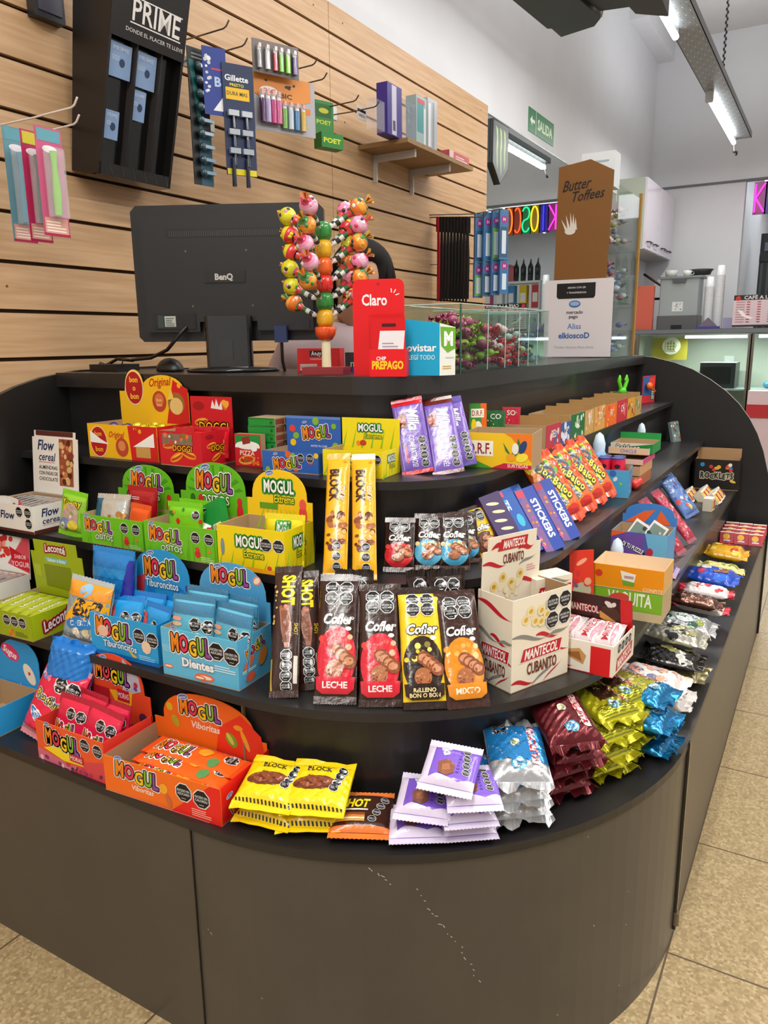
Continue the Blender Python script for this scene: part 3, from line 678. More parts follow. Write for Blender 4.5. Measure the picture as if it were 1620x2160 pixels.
A = Art(); A.poly([(.006, .12), (.02, .12), (.02, .0), (.012, .0)], '#e8651e'); A.rect(-.016, .088, .014, .108, '#f5efda'); A.text('D.R.F.', -.001, .098, .012, '#9a1f28', maxw=.026); A.ell(.0, .06, .01, .02, '#efe8d8'); A.ell(.006, .03, .009, .014, '#f5dc3c'); A.ell(-.01, .07, .006, .015, '#f0d020')
press(m, A, Ffront(0)); solo('drops_pouch', m, [CARD], 'narrow green and orange pouch lettered D.R.F. behind the purple bars', 'pouch', TR(c.x-.012, c.y+.09, ZZ[1]+.001, 35, -6))
for (px, col, lb, t_) in ((1015, '#2a6b3a', 'small green mint pouch behind the fruit drops box', 'CO'), (1050, '#c8283c', 'small red mint pouch behind the fruit drops box', 'SO')):
    y = ysolve(px, .16, ZZ[1]+.06); m = MB(); m.box(-.022, 0, 0, .022, .004, .1, col); A = Art(); A.text(t_, 0, .086, .012, '#e8ece6'); A.blobs(-.018, .06, .018, .096, 5, ['#e8e8e0'], .001, .002, 1); press(m, A, Ffront(0))
    solo('mint_pouch', m, [FILM], lb, 'pouch', TR(.172, y+.05, ZZ[1]+.001, 10, -8))
# --- row of open gum cartons along the right arm
gum = [(1150, '#b8324a', 'BEL', 'crimson', .06, ('#e9c7c9', '#3a6aa8')), (1182, '#2c5c9c', 'UP', 'blue', .055, ('#dfe8f5',)), (1203, '#0f6b3a', 'XL', 'dark green', .068, ('#b9e0b0', '#e8f4e0')), (1232, '#caa05a', 'D', 'tan', .068, ('#e8b8a8', '#f0e0c0')), (1252, '#d8a050', 'TO', 'straw', .07, ('#f0c8a0', '#b85a3a')), (1276, '#ec6a1e', 'FR', 'orange', .066, ('#f6b23a', '#d83a28')), (1300, '#c02a3a', 'CH', 'red', .07, ('#e8707a',)), (1322, '#d89a2c', 'PI', 'amber', .066, ('#8a3a1c',)), (1338, '#b8925c', 'K', 'plain brown', .064, ('#5a8a4a',))]
for i, (px, col, t_, nm, hh, ac) in enumerate(gum):
    y0 = ysolve(px, .268, ZZ[1]); nx = gum[i+1][0] if i+1 < len(gum) else 1352; y1 = ysolve(nx, .268, ZZ[1])-.004; dd = y1-y0; w = .116
    A = Art(); A.rect(-dd/2, 0, dd/2, hh, col); A.blobs(-dd*.4, hh*.1, dd*.4, hh*.9, 9, list(ac), .004, .011, i); A.text(t_, 0, hh*.6, hh*.3, '#f4efe4', maxw=dd*.7, shear=.2)
    tray('gum_carton', '%s open gum carton, %s of the row on the right arm top shelf' % (nm, ('first', 'second', 'third', 'fourth', 'fifth', 'sixth', 'seventh', 'eighth', 'last')[i]), 'box', TR(.268-w/2, y0, ZZ[1]+.0004), w, hh, dd, '#b39672', None, A, side='#b08c5c', header=dict(h=hh+.012, z0=hh*.5, shape='chamfer', c=.006, col='#b8905a', tilt=0), group='open gum cartons')
# --- candy toys at the far end
c = Vector((.2, ysolve(1312, .2, ZZ[1]+.05), 0))
T = thing('candy_toy', 'green bunny-eared candy dispenser at the far end of the top shelf', 'toy', TR(c.x, c.y, ZZ[1]+.0004, 60))
m = MB(); m.box(-.025, -.02, 0, .025, .02, .075, '#2c8a34'); A = Art(); A.blobs(-.02, .01, .02, .06, 9, ['#e8a02a', '#c8502a', '#1f6a2a', '#f0d83a'], .004, .009, 5); press(m, A, Ffront(-.02)); part('pouch', m, T, [CARD])
m = MB()
for s in (-1, 1): m.tube([(s*.004, 0, .075), (s*.012, 0, .095), (s*.02, 0, .115), (s*.017, 0, .13), (s*.01, 0, .115)], [.006, .0065, .0065, .0055, .003], '#5fcf1c', 0, 8)
m.ball((0, 0, .078), .014, '#58c41a', 0, 12, 1.3, .8, .9); part('ears', m, T, [PLAST])
T = thing('toy_card', 'orange toy on a red blister card at the far end of the top shelf', 'toy', TR(.19, YE-.1, ZZ[1]+.0004, 75))
m = MB(); m.box(-.055, 0, 0, .055, .002, .11, '#c83038'); A = Art(); A.rect(-.052, .03, .02, .107, '#3a5f9c'); A.rect(.0, .07, .05, .1, '#d8403a'); A.rect(.02, .01, .05, .06, '#2f5f48'); A.lines(.025, .015, .047, .055, 6, '#dfe8df'); press(m, A, Ffront(0)); part('backing_card', m, T, [CARD])
m = MB(); m.ball((-.018, -.012, .07), .016, '#ec6a20', 0, 12, 1.3, .7, .9); m.cyl((-.01, -.012, .062), (.028, -.016, .045), .006, .003, '#e8601c', 0, 8); part('toy_figure', m, T, [PLAST])
# ================================================================== second shelf, left to right
KR = '#b39672'
def flow(w, h, red=False):
    A = Art(); c = '#c8202c' if red else '#1f2f5c'
    A.text('Flow', -w*.12, h*.66, h*.26, '#1f2f5c', shear=.2, maxw=w*.4, bold=.035); A.text('cereal', -w*.1, h*.4, h*.2, '#1f2f5c', shear=.2, maxw=w*.45, bold=.02); A.rect(-w*.32, h*.27, w*.12, h*.275, c); A.rect(-w*.32, h*.22, w*.06, h*.225, c); return A
def bars(name, cat, col, art_txt, tcol, n, M, x0, dx, y, z, L, W, label, group, rot=90, seal='#d8d8d8', mat=None, tilt=-86):
    A = Art(); A.text(art_txt, 0, L*.5, W*.42, tcol, rot=90, maxw=L*.6, bold=.03)
    P = wrap(name, cat, W, L, .012, (col, col, seal), A, mat or FOIL, teeth=10, seal=.008, nu=6, nv=12, maxe=.012)
    for i in range(n): P.put(label, M @ TR(x0+i*dx, y, z, 0, tilt), group)
    return P
# brown and white cereal bar box, its long side along the arm
l = onz(70, 1130, ZZ[2]); w, h, d = .17, .065, .125; M = TR(l.x-w/2, l.y+.004, ZZ[2]+.0004, 0)
A = Art(); A.rect(-w/2, 0, w/2, h*.1, '#5a2a22'); A.oct(w*.22, h*.76, .012); A.oct(w*.4, h*.76, .012, tx='CALORÍAS'); A.oct(w*.4, h*.36, .012, tx='GRASAS'); A.text('Flow', -w*.05, h*.6, .018, '#1f2f5c', shear=.2, bold=.035)
S = Art(); S.rect(-d/2, 0, d/2, h*.14, '#5a2a22'); S.text('Flow', -d*.14, h*.72, h*.28, '#1f2f5c', shear=.2, w=d*.36, bold=.035); S.text('cereal', -d*.12, h*.42, h*.2, '#1f2f5c', shear=.2, w=d*.4, bold=.02); S.rect(-d*.32, h*.27, d*.12, h*.28, '#c8202c'); S.rect(d*.24, h*.3, d*.49, h*.95, '#8a4a2e'); S.blobs(d*.27, h*.33, d*.46, h*.9, 12, ['#c87a4a', '#e0a070', '#5e2a1a', '#d8c090'], .004, .008, 3)
hb = hz(M @ Vector((.03, d, 0)), 912); hw = .168; B = Art(); B.rect(-hw*.41, hb-.012, hw*.41, hb, '#5a2a22'); B.text('Flow', -hw*.2, hb*.84, .024, '#1f2f5c', shear=.2, bold=.035, w=.06); B.text('cereal', -hw*.18, hb*.71, .019, '#1f2f5c', shear=.2, w=.06); B.rect(-hw*.36, hb*.645, 0, hb*.65, '#c8202c')
for i, t_ in enumerate(('ALMENDRAS', 'CON PASAS DE', 'CHOCOLATE')): B.text(t_, -hw*.15, hb*(.59-.065*i), .0085, '#3a2a24', maxw=.07)
B.rect(hw*.1, hb*.4, hw*.4, hb*.92, '#9a5236'); B.blobs(hw*.13, hb*.43, hw*.37, hb*.89, 30, ['#c87a4a', '#e8b080', '#5e2a1a', '#d8b070', '#8a3a2a'], .005, .011, 4)
tray('cereal_bar_box', 'white and brown cereal bar box with raised lid on the second shelf', 'box', M, w, h, d, '#ece6dc', A, S, side='#ece6dc', header=dict(h=hb, z0=h, shape='chamfer', c=.008, w=hw, art=B, col='#ece4d8', tilt=5))
bars('cereal_bar', 'cereal bar', '#c8c4c0', 'Flow', '#5a4a48', 8, M, -.07, .02, .006, h*.8, .11, .018, 'silver wrapped cereal bar lying in the white and brown box', 'silver cereal bars of the brown box')
# green sachet between the boxes
A = Art(); A.word('Yummy', 0, .078, .012, ['#f0d81c'], .05, 0, outs=(('#2a3a1a', .12),)); A.ell(0, .05, .022, .026, '#b89a8c'); A.ell(-.012, .03, .016, .012, '#6f86b0'); A.ell(.01, .028, .014, .011, '#e0c83a'); A.blobs(-.025, .015, .025, .07, 9, ['#c8a890', '#e8d8c8', '#8a9a5a', '#d8b83a'], .003, .008, 5)
P = wrap('sachet', 'sachet', .07, .105, .018, ('#8bbf2e', '#7aae24', '#79c81e'), A, teeth=14, seed=3, cr=.001)
c = onz(128, 1135, ZZ[2]); P.put('green gummy sachet leaning between the cereal box and the green boxes', TR(c.x+.008, c.y+.02, ZZ[2]+.0006, 10, -8, 8))
# teddy gummy boxes (green)
def ositos(w, h, seed, seals=True, big=1):
    A = Art(); q = random.Random(seed)
    for i in range(6): x = -w/2+w*q.random(); A.poly([(x, 0), (x+.006, 0), (x+.003, h*q.uniform(.3, .9))], '#5fae14')
    mogul(A, -w*.2 if seals else 0, h*.64, w*.44*big, h*.27, -2); A.text('OSITOS', -w*.12 if seals else w*.02, h*.26, h*.17, '#f4f8e8', out='#4c8f14', maxw=w*.45*big, arc=.002)
    if seals: A.oct(w*.22, h*.7, .0115, tx='AZÚCARES'); A.oct(w*.4, h*.7, .0115, tx='CALORÍAS'); A.ell(w*.24, h*.24, w*.04, h*.11, '#d8242e'); A.ell(w*.24, h*.38, w*.03, h*.06, '#e03a3a'); A.ell(w*.4, h*.35, w*.025, h*.05, '#e0822e'); A.lines(w*.28, h*.05, w*.46, h*.2, 3, '#c8e8a0')
    return A
def ohead(w, z0, h):
    A = Art(); q = random.Random(3)
    for i in range(9): a = math.pi*(i+.5)/9; A.poly([(w*.4*math.cos(a), z0+(h-z0)*.5+(h-z0)*.46*math.sin(a)), (w*.36*math.cos(a+.1), z0+(h-z0)*.5+(h-z0)*.46*math.sin(a+.1)), (w*.15*math.cos(a), z0+(h-z0)*(.5+.12*math.sin(a)))], '#3f9a14')
    mogul(A, 0, z0+(h-z0)*.68, w*.5, (h-z0)*.2, -3, False); arcor(A, -w*.12, z0+(h-z0)*.92, w*.07); A.text('OSITOS', 0, z0+(h-z0)*.4, (h-z0)*.14, '#f4f8e8', out='#4c8f14', maxw=w*.4)
    for x, c in ((-.32, '#1f6a1a'), (-.2, '#d8242e'), (.34, '#d8242e')): A.ell(w*x, z0+(h-z0)*.25, w*.045, (h-z0)*.12, c); A.ell(w*x, z0+(h-z0)*.4, w*.035, (h-z0)*.07, c)
    return A
M, w, h = row((174, 1143), (304, 1168), 2, 1083, 1); hb = hz(M @ Vector((0, .11, 0)), 981)
tray('gummy_box', 'green teddy gummy box holding mixed sachets, left of its twin', 'box', M, w, h, .112, '#6cc01c', ositos(w, h, 1), ositos(.1, h, 5, False), side='#6cc01c', header=dict(h=hb, z0=h*.7, art=ohead(w, h*.7, hb), col='#62b81c', tilt=1))
M1 = M
M, w, h = row((308, 1168), (460, 1195), 2, 1098, 1); hb2 = hz(M @ Vector((0, .11, 0)), 976)
tray('gummy_box', 'green teddy gummy box holding green cartons, right of its twin', 'box', M, w, h, .112, '#6cc01c', ositos(w, h, 2), ositos(.1, h, 5, False), side='#62b81a', header=dict(h=hb2, z0=h*.7, art=ohead(w, h*.7, hb2), col='#62b81c', tilt=1))
def plain(name, w, h, t, c, art, label, Mx, seed=1, mat=None, seals=None, cr=.0009, group=None, flare=0):
    P = wrap(name, name.replace('_', ' '), w, h, t, (c, c, seals or c), art, mat, teeth=12, seed=seed, nu=10, nv=12, cr=cr, maxe=.012, flare=flare); P.put(label, Mx, group); return P
A = Art(); A.lines(-.03, .07, .0, .078, 2, '#f0c8cc')
plain('sachet', .09, .1, .014, '#a8141f', A, 'dark red sachet standing at the back of the left teddy gummy box', M1 @ TR(.015, .07, .02, 0, -8), 5)
A = Art(); A.rect(-.045, .01, -.025, .08, '#2f7aa8'); A.blobs(-.01, .012, .035, .045, 8, ['#c88a3a', '#2a2a2a', '#e0c08a'], .004, .009, 6)
plain('sachet', .085, .085, .014, '#d2d6d0', A, 'pale blue and silver sachet in the left teddy gummy box', M1 @ TR(-.045, .035, .02, 12, -20), 6, FOIL)
plain('sachet', .075, .075, .012, '#e85a1c', None, 'orange sachet in the left teddy gummy box', M1 @ TR(.04, .03, .016, -10, -16), 7)
A = Art(); A.blobs(-.04, .05, .05, .085, 6, ['#1f7a2a', '#d8242e', '#f08a1d'], .004, .007, 7); A.oct(.03, .07, .009)
for i in range(2): plain('sachet', .09, .095, .01, '#79cf20', A, ('bright green teddy sachet at the back of the right teddy gummy box', 'bright green teddy sachet in front of its twin in the right teddy gummy box')[i], M @ TR(-.03, .075-.03*i, .01, 4*i, -6), 8+i)
m = MB(); m.box(-.04, 0, 0, .04, .018, .085, '#188a36'); A = Art(); A.rect(.012, .01, .034, .035, '#dfe8da'); [A.rect(.014+i*.0025, .012, .0152+i*.0025, .033, '#1a1a1a') for i in range(7)]; press(m, A, Ffront(0))
solo('pizza_carton', m, [CARD], 'green carton with a barcode tilted inside the right teddy gummy box', 'box', M @ TR(.035, .055, .025, -6, -18, -28))
PZ.put('pizza gummy carton lying on its back in the right teddy gummy box', M @ TR(.0, .022, .035, 8, -62))
# yellow sour gummy box
M, w, h = row((462, 1196), (602, 1213), 2, 1106, 3)
A = yext(w, 0, h, 9); A.oct(w*.24, h*.66, .0125, tx='CALORÍAS'); A.oct(w*.42, h*.66, .0125); A.rect(-w/2, 0, w/2, h*.1, '#f0a818'); A.ell(-w*.42, h*.5, w*.03, h*.2, '#7f8f9c'); A.blobs(w*.2, h*.04, w*.45, h*.2, 3, ['#e0433c', '#8fc423'], .004, .006, 2)
hb = hz(M @ Vector((0, .1, 0)), 991); B = Art(); z0 = h*.7
for i in range(8): x = -w*.36+w*.1*i; B.poly([(x, z0), (x+.005, z0), (x*.6, z0+(hb-z0)*.4)], '#8fc423')
B.text('MOGUL', 0, z0+(hb-z0)*.72, (hb-z0)*.2, '#f8f8f0', out='#2f9a35', w=w*.46, bold=.05, ow=.2); B.text('Extreme', w*.08, z0+(hb-z0)*.52, (hb-z0)*.13, '#f4df1c', out='#3a8a2a', maxw=w*.3, ow=.14); B.rect(-w*.3, z0+(hb-z0)*.34, -w*.02, z0+(hb-z0)*.44, '#5f9a20')
B.ell(w*.36, z0+(hb-z0)*.28, w*.06, (hb-z0)*.17, '#e0433c'); B.ell(w*.36, z0+(hb-z0)*.46, w*.05, (hb-z0)*.09, '#e8554a'); arcor(B, -w*.14, z0+(hb-z0)*.94, w*.07)
tray('gummy_box', 'yellow sour gummy box with arched header on the second shelf', 'box', M, w, h, .1, '#f2d50e', A, yext(.095, 0, h, 4), side='#ecd50f', header=dict(h=hb, z0=z0, art=B, col='#f4c813', tilt=1))
plain('sachet', .085, .1, .01, '#f0dc1a', yext(.07, .02, .1, 6), 'yellow sour sachet leaning in the yellow gummy box', M @ TR(.04, .05, .004, 8, -8), 11)
# two tall nut chocolate bars
def block(w, h):
    A = Art(); A.text('BLOCK', -w*.12, h*.72, w*.36, '#3a160c', rot=-90, w=h*.26, bold=.07); A.text('Cofler', w*.26, h*.66, w*.22, '#3a160c', rot=-90, shear=.25, w=h*.13); A.text('Cofler', w*.25, h*.66, w*.2, '#f8f2e0', rot=-90, shear=.25, w=h*.125)
    A.blobs(-w*.36, h*.22, w*.36, h*.5, 34, ['#7a3a1c', '#8e4a26', '#5e2a14', '#e2a85c', '#a8622f'], w*.07, w*.16, 4)
    for i in range(3): A.oct(w*.08, h*(.09+.075*i), w*.17)
    A.ell(w*.3, h*.92, w*.08, w*.06, '#c88a2a'); return A
for px, py, yt, lb, rz in ((706, 1224, 957, 'tall yellow nut chocolate bar, left of two on the second shelf', 24), (769, 1227, 958, 'tall yellow nut chocolate bar, right of two on the second shelf', 27)):
    P0, yaw, l, an = lean_len(px, py, 2, yt); w = .045
    P = wrap('chocolate_bar', 'chocolate bar', w, l, .022, ('#efae12', '#e09a10', '#e8a010'), block(w, l), teeth=12, seal=.012, cr=.0006, seed=4, maxe=.01, nv=30)
    P.put(lb, Matrix.Translation((P0.x, P0.y, ZZ[2]+.001)) @ Matrix.Rotation(R_(rz), 4, 'Z') @ Matrix.Rotation(R_(-an), 4, 'X') @ Matrix.Rotation(R_(-2), 4, 'Y'), 'tall nut chocolate bars')
# small aerated chocolate bars
def cofler(w, h, c1, bub, word, wc, seals=True, dark='#2a1612', small=False):
    A = Art(); A.ell(0, h*(.34 if not small else .3), w*.46, h*(.24 if not small else .22), c1, 26)
    A.blobs(-w*.4, h*.36, w*.36, h*(.52 if not small else .47), 20, bub, w*.03, w*.08, 3, .95)
    for i in range(4): A.ell(w*(.02+.1*i), h*(.4-.03*i), w*.16, h*.055, '#8a4a2c', 16, 15); A.ell(w*(.0+.1*i), h*(.405-.03*i), w*.11, h*.03, '#c98a62', 14, 15)
    A.ell(-w*.02, h*.25, w*.2, h*.075, '#a8663e', 18); A.blobs(-w*.18, h*.19, w*.14, h*.3, 16, ['#d8a078', '#7a3a20', '#c08a60'], w*.015, w*.03, 7, .9)
    if word: A.poly([(-w*.46, h*.2), (w*.46, h*.2), (w*.44, h*.11), (w*.3, h*.075), (-w*.3, h*.075), (-w*.44, h*.11)], c1); 
    if word:
        if isinstance(word, tuple):
            A.text(word[0], 0, h*.15, h*.03, wc, maxw=w*.6, bold=.05); A.text(word[1], 0, h*.11, h*.03, wc, maxw=w*.7, bold=.05)
        else: A.text(word, 0, h*.14, h*.045, wc, maxw=w*.6, bold=.05)
    A.text('Cofler', 0, h*(.635 if not small else .6), h*.075 if not small else h*.1, '#fbf6ee', w=w*.72, shear=.2, bold=.06, out=dark, ow=.1); A.ell(w*.26, h*.56, w*.07, w*.05, '#f0ece4')
    for i in range(4): A.oct(w*(-.17+.34*(i % 2)), h*(.88-.085*(i//2)), w*.155)
    return A
CF = [((840, 1209, 1092), ('#c8202a', ['#e03a3a', '#d8403a', '#b8603a'], 'small brown chocolate bar with red print on the second shelf')),
      ((903, 1205, 1084), ('#58a8c8', ['#e8c07a', '#f0d8a0', '#8a5a3a'], 'small brown chocolate bar with pale blue print, left of three')),
      ((960, 1206, 1084), ('#4aa0c4', ['#e8c07a', '#f0d8a0', '#8a5a3a'], 'small brown chocolate bar with pale blue print, middle of three')),
      ((985, 1190, 1080), ('#4aa0c4', ['#e8c07a', '#f0d8a0', '#8a5a3a'], 'small brown chocolate bar with pale blue print half hidden behind the middle one'))]
for i, ((px, py, yt), (c1, bb, lb)) in enumerate(CF):
    P0, yaw, l, an = lean_len(px, py, 2, yt); w = .058
    P = wrap('chocolate_bar', 'chocolate bar', w, l, .016, ('#2c1712', '#24120e', '#3a2019'), cofler(w, l, c1, bb, None, '#ffffff', small=True), teeth=16, seal=.01, cr=.0008, seed=i, maxe=.008)
    P.put(lb, Matrix.Translation((P0.x, P0.y, ZZ[2]+.001)) @ Matrix.Rotation(R_(24+6*(i > 1)+8*(i > 2)), 4, 'Z') @ Matrix.Rotation(R_(-an), 4, 'X'))
P0, yaw, l, an = lean_len(1038, 1180, 2, 1072)
P = wrap('chocolate_bar', 'chocolate bar', .056, l+.005, .016, ('#efc414', '#d8a810', '#2c1712'), cofler(.056, l, '#5a3018', ['#7a4a20', '#3a2010', '#e0b040'], None, '#ffffff', small=True, dark='#2a1612'), teeth=14, seal=.008, seed=9, maxe=.01)
P.put('small yellow and brown chocolate bar leaning left of the biscuit roll box', Matrix.Translation((P0.x-.0, P0.y, ZZ[2]+.001)) @ Matrix.Rotation(R_(50), 4, 'Z') @ Matrix.Rotation(R_(-an), 4, 'X') @ Matrix.Rotation(R_(-12), 4, 'Y'))
# purple and blue candy stick cartons leaning in a fan
def stick(w, h, base, txt):
    A = Art()
    if base == 'blue': A.rect(-w*.48, 0, -w*.1, h, '#7a5a8c'); A.blobs(-w*.46, h*.1, -w*.14, h*.9, 14, ['#e06a3a', '#c84a8c', '#e8a04a', '#6a4ab8'], w*.04, w*.1, 5); A.rect(-w*.46, h*.88, -w*.1, h*.98, '#c8384a'); A.text(txt, w*.18, h*.5, w*.3, '#f4f4f8', rot=-90, w=h*.62, bold=.06)
    elif base == 'sky': A.rect(-w*.4, h*.7, 0, h*.85, '#5a9ad8'); A.text('TE', -w*.1, h*.76, w*.3, '#e8f0ff', rot=-90); A.rect(-w*.4, h*.9, 0, h*.98, '#d84a5a'); A.ell(w*.2, h*.5, w*.16, h*.1, '#3ab0d0')
    else:
        for i in range(4): A.ell(-w*.05+w*.1*(i % 2), h*(.85-.13*i), w*.3, w*.07, '#e0cfa8', 12, -14)
        for i, c in enumerate(['#d83a2a', '#f0902a', '#f0d82a', '#6ab83a', '#3aa0c8']): A.rect(-w*.3+w*.12*i, h*.14, -w*.2+w*.12*i, h*.3, c, 30)
    return A
for i, (px, py, yt, base, col, dx, lb) in enumerate(((1100, 1178, 1085, 'sweet', '#3b2458', 0, 'purple candy carton leaning behind the biscuit roll box'), (1125, 1170, 1068, 'sky', '#2356a8', 0, 'blue carton lettered TE, left of two in the fan'), (1142, 1165, 1058, 'sky', '#2356a8', 0, 'blue carton lettered TE, right of two in the fan'), (1172, 1172, 1052, 'blue', '#2342a0', 0, 'blue candy stick carton leaning, left of two'), (1207, 1158, 1042, 'blue', '#2342a0', 0, 'blue candy stick carton leaning, right of two'))):
    w = .05; l = .145
    m = MB(); m.box(-w/2, 0, 0, w/2, .018, l, col, cols={'-z': '#9a7a58', '+x': '#2a2050'}); press(m, stick(w, l, base, 'STICKERS'), Ffront(0))
    xx = (.352, .36, .362, .392, .396)[i]; y0 = ysolve(px, xx, ZZ[2])
    solo('candy_carton', m, [CARD], lb, 'box', Matrix.Translation((xx, y0+.004, ZZ[2]+.001)) @ Matrix.Rotation(R_(52), 4, 'Z') @ Matrix.Rotation(R_(-33), 4, 'X') @ Matrix.Rotation(R_(-14), 4, 'Y'))
# large bags of popping lollipops
def popart(w, h):
    A = Art(); A.blobs(-w*.46, h*.08, w*.46, h*.9, 40, ['#e8501c', '#f08a1c', '#a8c82a', '#f2c81c', '#6aa82a', '#d8381c'], w*.06, w*.16, 6)
    A.ell(-w*.1, h*.7, w*.3, h*.1, '#3a4a5a', 18, -40); A.word('BomBaloo', .0, h*.52, w*.2, ['#f4dc1a'], h*.5, -62, outs=(('#2a3a2a', .16),)); A.text('CHUPETINES', -w*.2, h*.4, w*.12, '#f4f4ec', rot=-62, w=h*.4, out='#4a5a5a'); A.text('CON CHICLE', -w*.3, h*.32, w*.1, '#f4f4ec', rot=-62, w=h*.3, out='#4a5a5a')
    A.ell(w*.1, h*.14, w*.2, h*.07, '#d82a2a'); return A
PP = wrap('lollipop_bag', 'candy bag', .11, .195, .03, ('#e4641c', '#c84a14', '#d84a24'), popart(.115, .2), seal=.022, teeth=10, cr=.0022, seed=12, maxe=.012, flare=.006)
for i, (px, lb) in enumerate(((1214, 'orange and yellow lollipop bag, nearest of four'), (1241, 'orange and yellow lollipop bag, second of four'), (1264, 'orange and yellow lollipop bag, third of four'), (1284, 'orange and yellow lollipop bag, farthest of four'))):
    y0 = ysolve(px, .375, ZZ[2]); PP.put(lb, Matrix.Translation((.37, y0+.0, ZZ[2]+.012)) @ Matrix.Rotation(R_(64), 4, 'Z') @ Matrix.Rotation(R_(-36), 4, 'X') @ Matrix.Rotation(R_(-8), 4, 'Y'), 'lollipop bags leaning on the second shelf')
# red canned candy pack on a blue display box
y0 = ysolve(1304, .38, ZZ[2]); 
T = tray('candy_box', 'sky blue candy display box holding small red drums', 'box', TR(.335, y0+.02, ZZ[2]+.0004, 8), .13, .075, .1, '#4fa6d4', Art().blobs(-.06, .01, .06, .07, 9, ['#e8e8f0', '#3a6ab8', '#e0503a', '#8ad04a'], .004, .01, 3), Art().blobs(-.04, .01, .04, .07, 7, ['#e8e8f0', '#3a6ab8', '#e0503a'], .004, .01, 4), side='#3f8ec8')
m = MB(); m.cyl((0, 0, 0), (0, 0, .06), .0165, .0165, '#e0244a', 0, 16); m.cyl((0, 0, .0), (0, 0, .012), .0168, .0168, '#f06a2a', 0, 16, False); m.cyl((0, 0, .06), (0, 0, .064), .0168, .0168, '#3a4a8c', 0, 16)
press(m, Art().ell(0, .042, .008, .006, '#2a1a2a').rect(-.006, .02, .006, .026, '#7a1a3a'), lambda u, v, h: ((.0165+h)*math.sin(u/.0165), -(.0165+h)*math.cos(u/.0165), v), .004)
PC = Proto('candy_drum', 'candy drum'); PC.add('drum', m, [CARD])
for i in range(6): PC.put('small red candy drum with a blue lid standing in the sky blue box', TR(.335, y0+.02, ZZ[2]+.042, 8) @ TR(-.04+(i % 3)*.036, .022+(i//3)*.036, 0), 'red candy drums')
# light blue dispensers
def dispenser(label, M_, s=1, c='#6fb2e0'):
    T = thing('candy_dispenser', label, 'toy', M_); m = MB(); m.lathe([(.001, 0), (.016*s, .001), (.018*s, .03*s), (.015*s, .05*s), (.02*s, .07*s), (.012*s, .085*s)], c, 0, 14); part('body', m, T, [CLEAR if 0 else PLAST])
    m = MB(); m.lathe([(.012*s, .085*s), (.013*s, .1*s), (.008*s, .118*s), (.001, .124*s)], '#cfe4f4', 0, 14); part('cap', m, T, [PLAST]); return T
dispenser('pale blue candy dispenser standing by the lollipop bags', TR(.30, ysolve(1262, .30, ZZ[2]+.08), ZZ[2]+.0004), 1.35, '#8ab4d8')
dispenser('pale blue candy dispenser beside the stacked cartons', TR(.29, ysolve(1352, .29, ZZ[2]+.08), ZZ[2]+.0004), 1.1)
c = onz(1225+0, 1195, ZZ[3]); 
dispenser('pale blue teardrop toy standing behind the puzzle box', TR(.45, ysolve(1301, .45, ZZ[3]+.1), ZZ[3]+.0004), 1.15, '#7fc4e0')
# stacked cartons and mint boxes at the far end
ys = ysolve(1350, .395, ZZ[2])
for i, (z, hh, w_, col, sc, t_, lb, y_) in enumerate(((0, .03, .12, '#b58b62', '#a8603a', '', 'brown open carton, lowest of the stack with red candies', 0), (.031, .028, .12, '#c39a70', '#c8986a', '', 'tan carton, second from the bottom of the stack', .01), (.060, .016, .125, '#e8bfae', '#c8407a', '', 'peach and pink carton in the middle of the stack', .03), (.077, .02, .12, '#e0c0a0', '#c8d0e8', 'CHICLE', 'cream carton with blue print on top of the stack', .12))):
    A = Art(); 
    if t_: A.text(t_, 0, hh*.5, hh*.5, '#6a7ac8')
    tray('carton', lb, 'box', TR(.33, ys+y_, ZZ[2]+.0006+z, 0), w_, hh, .17, col, A, None, side=sc, group='stacked cartons', solid=False)
T = tray('mint_box', 'green mint gum box on the far end of the second shelf', 'box', TR(.335, ysolve(1375, .395, ZZ[2]+.1), ZZ[2]+.08, 0), .125, .03, .12, '#e4dccb', Art().poly([(-.0625, 0), (.0625, 0), (.0625, .03), (-.0625, .012)], '#118a3c').text('Beldent', -.01, .017, .016, '#f4f8f0', out='#0d6a30'), Art().rect(-.06, 0, .06, .03, '#158a3f'), side='#158a3f', header=dict(h=.05, z0=.02, shape='rect', col='#17913f', tilt=8))
m = MB(); m.ball((0, 0, .014), .014, '#d8241c', 0, 12); RB = Proto('red_candy', 'candy'); RB.add('candy', m, [GLOSS])
for i in range(3): RB.put('round red candy lying below the stacked cartons', TR(.385, ys-.01-.027*i+.03, ZZ[2]+.0005), 'round red candies')
m = MB(); m.box(-.03, 0, 0, .03, .012, .085, '#7a8a8c'); press(m, Art().blobs(-.028, .01, .028, .08, 16, ['#e8ece8', '#a8402a', '#3a6a4a', '#c8b04a'], .003, .008, 2), Ffront(0)); GP = Proto('sweet_pouch', 'pouch'); GP.add('pouch', m, [FILM])
GP.put('grey mixed sweets pouch leaning at the far end panel', TR(.31, YE-.06, ZZ[2]+.0004, 70, -14)); GP.put('grey mixed sweets pouch leaning on the riser behind the red drums', TR(.30, ysolve(1330, .29, ZZ[2]+.04), ZZ[2]+.0004, 80, -10))
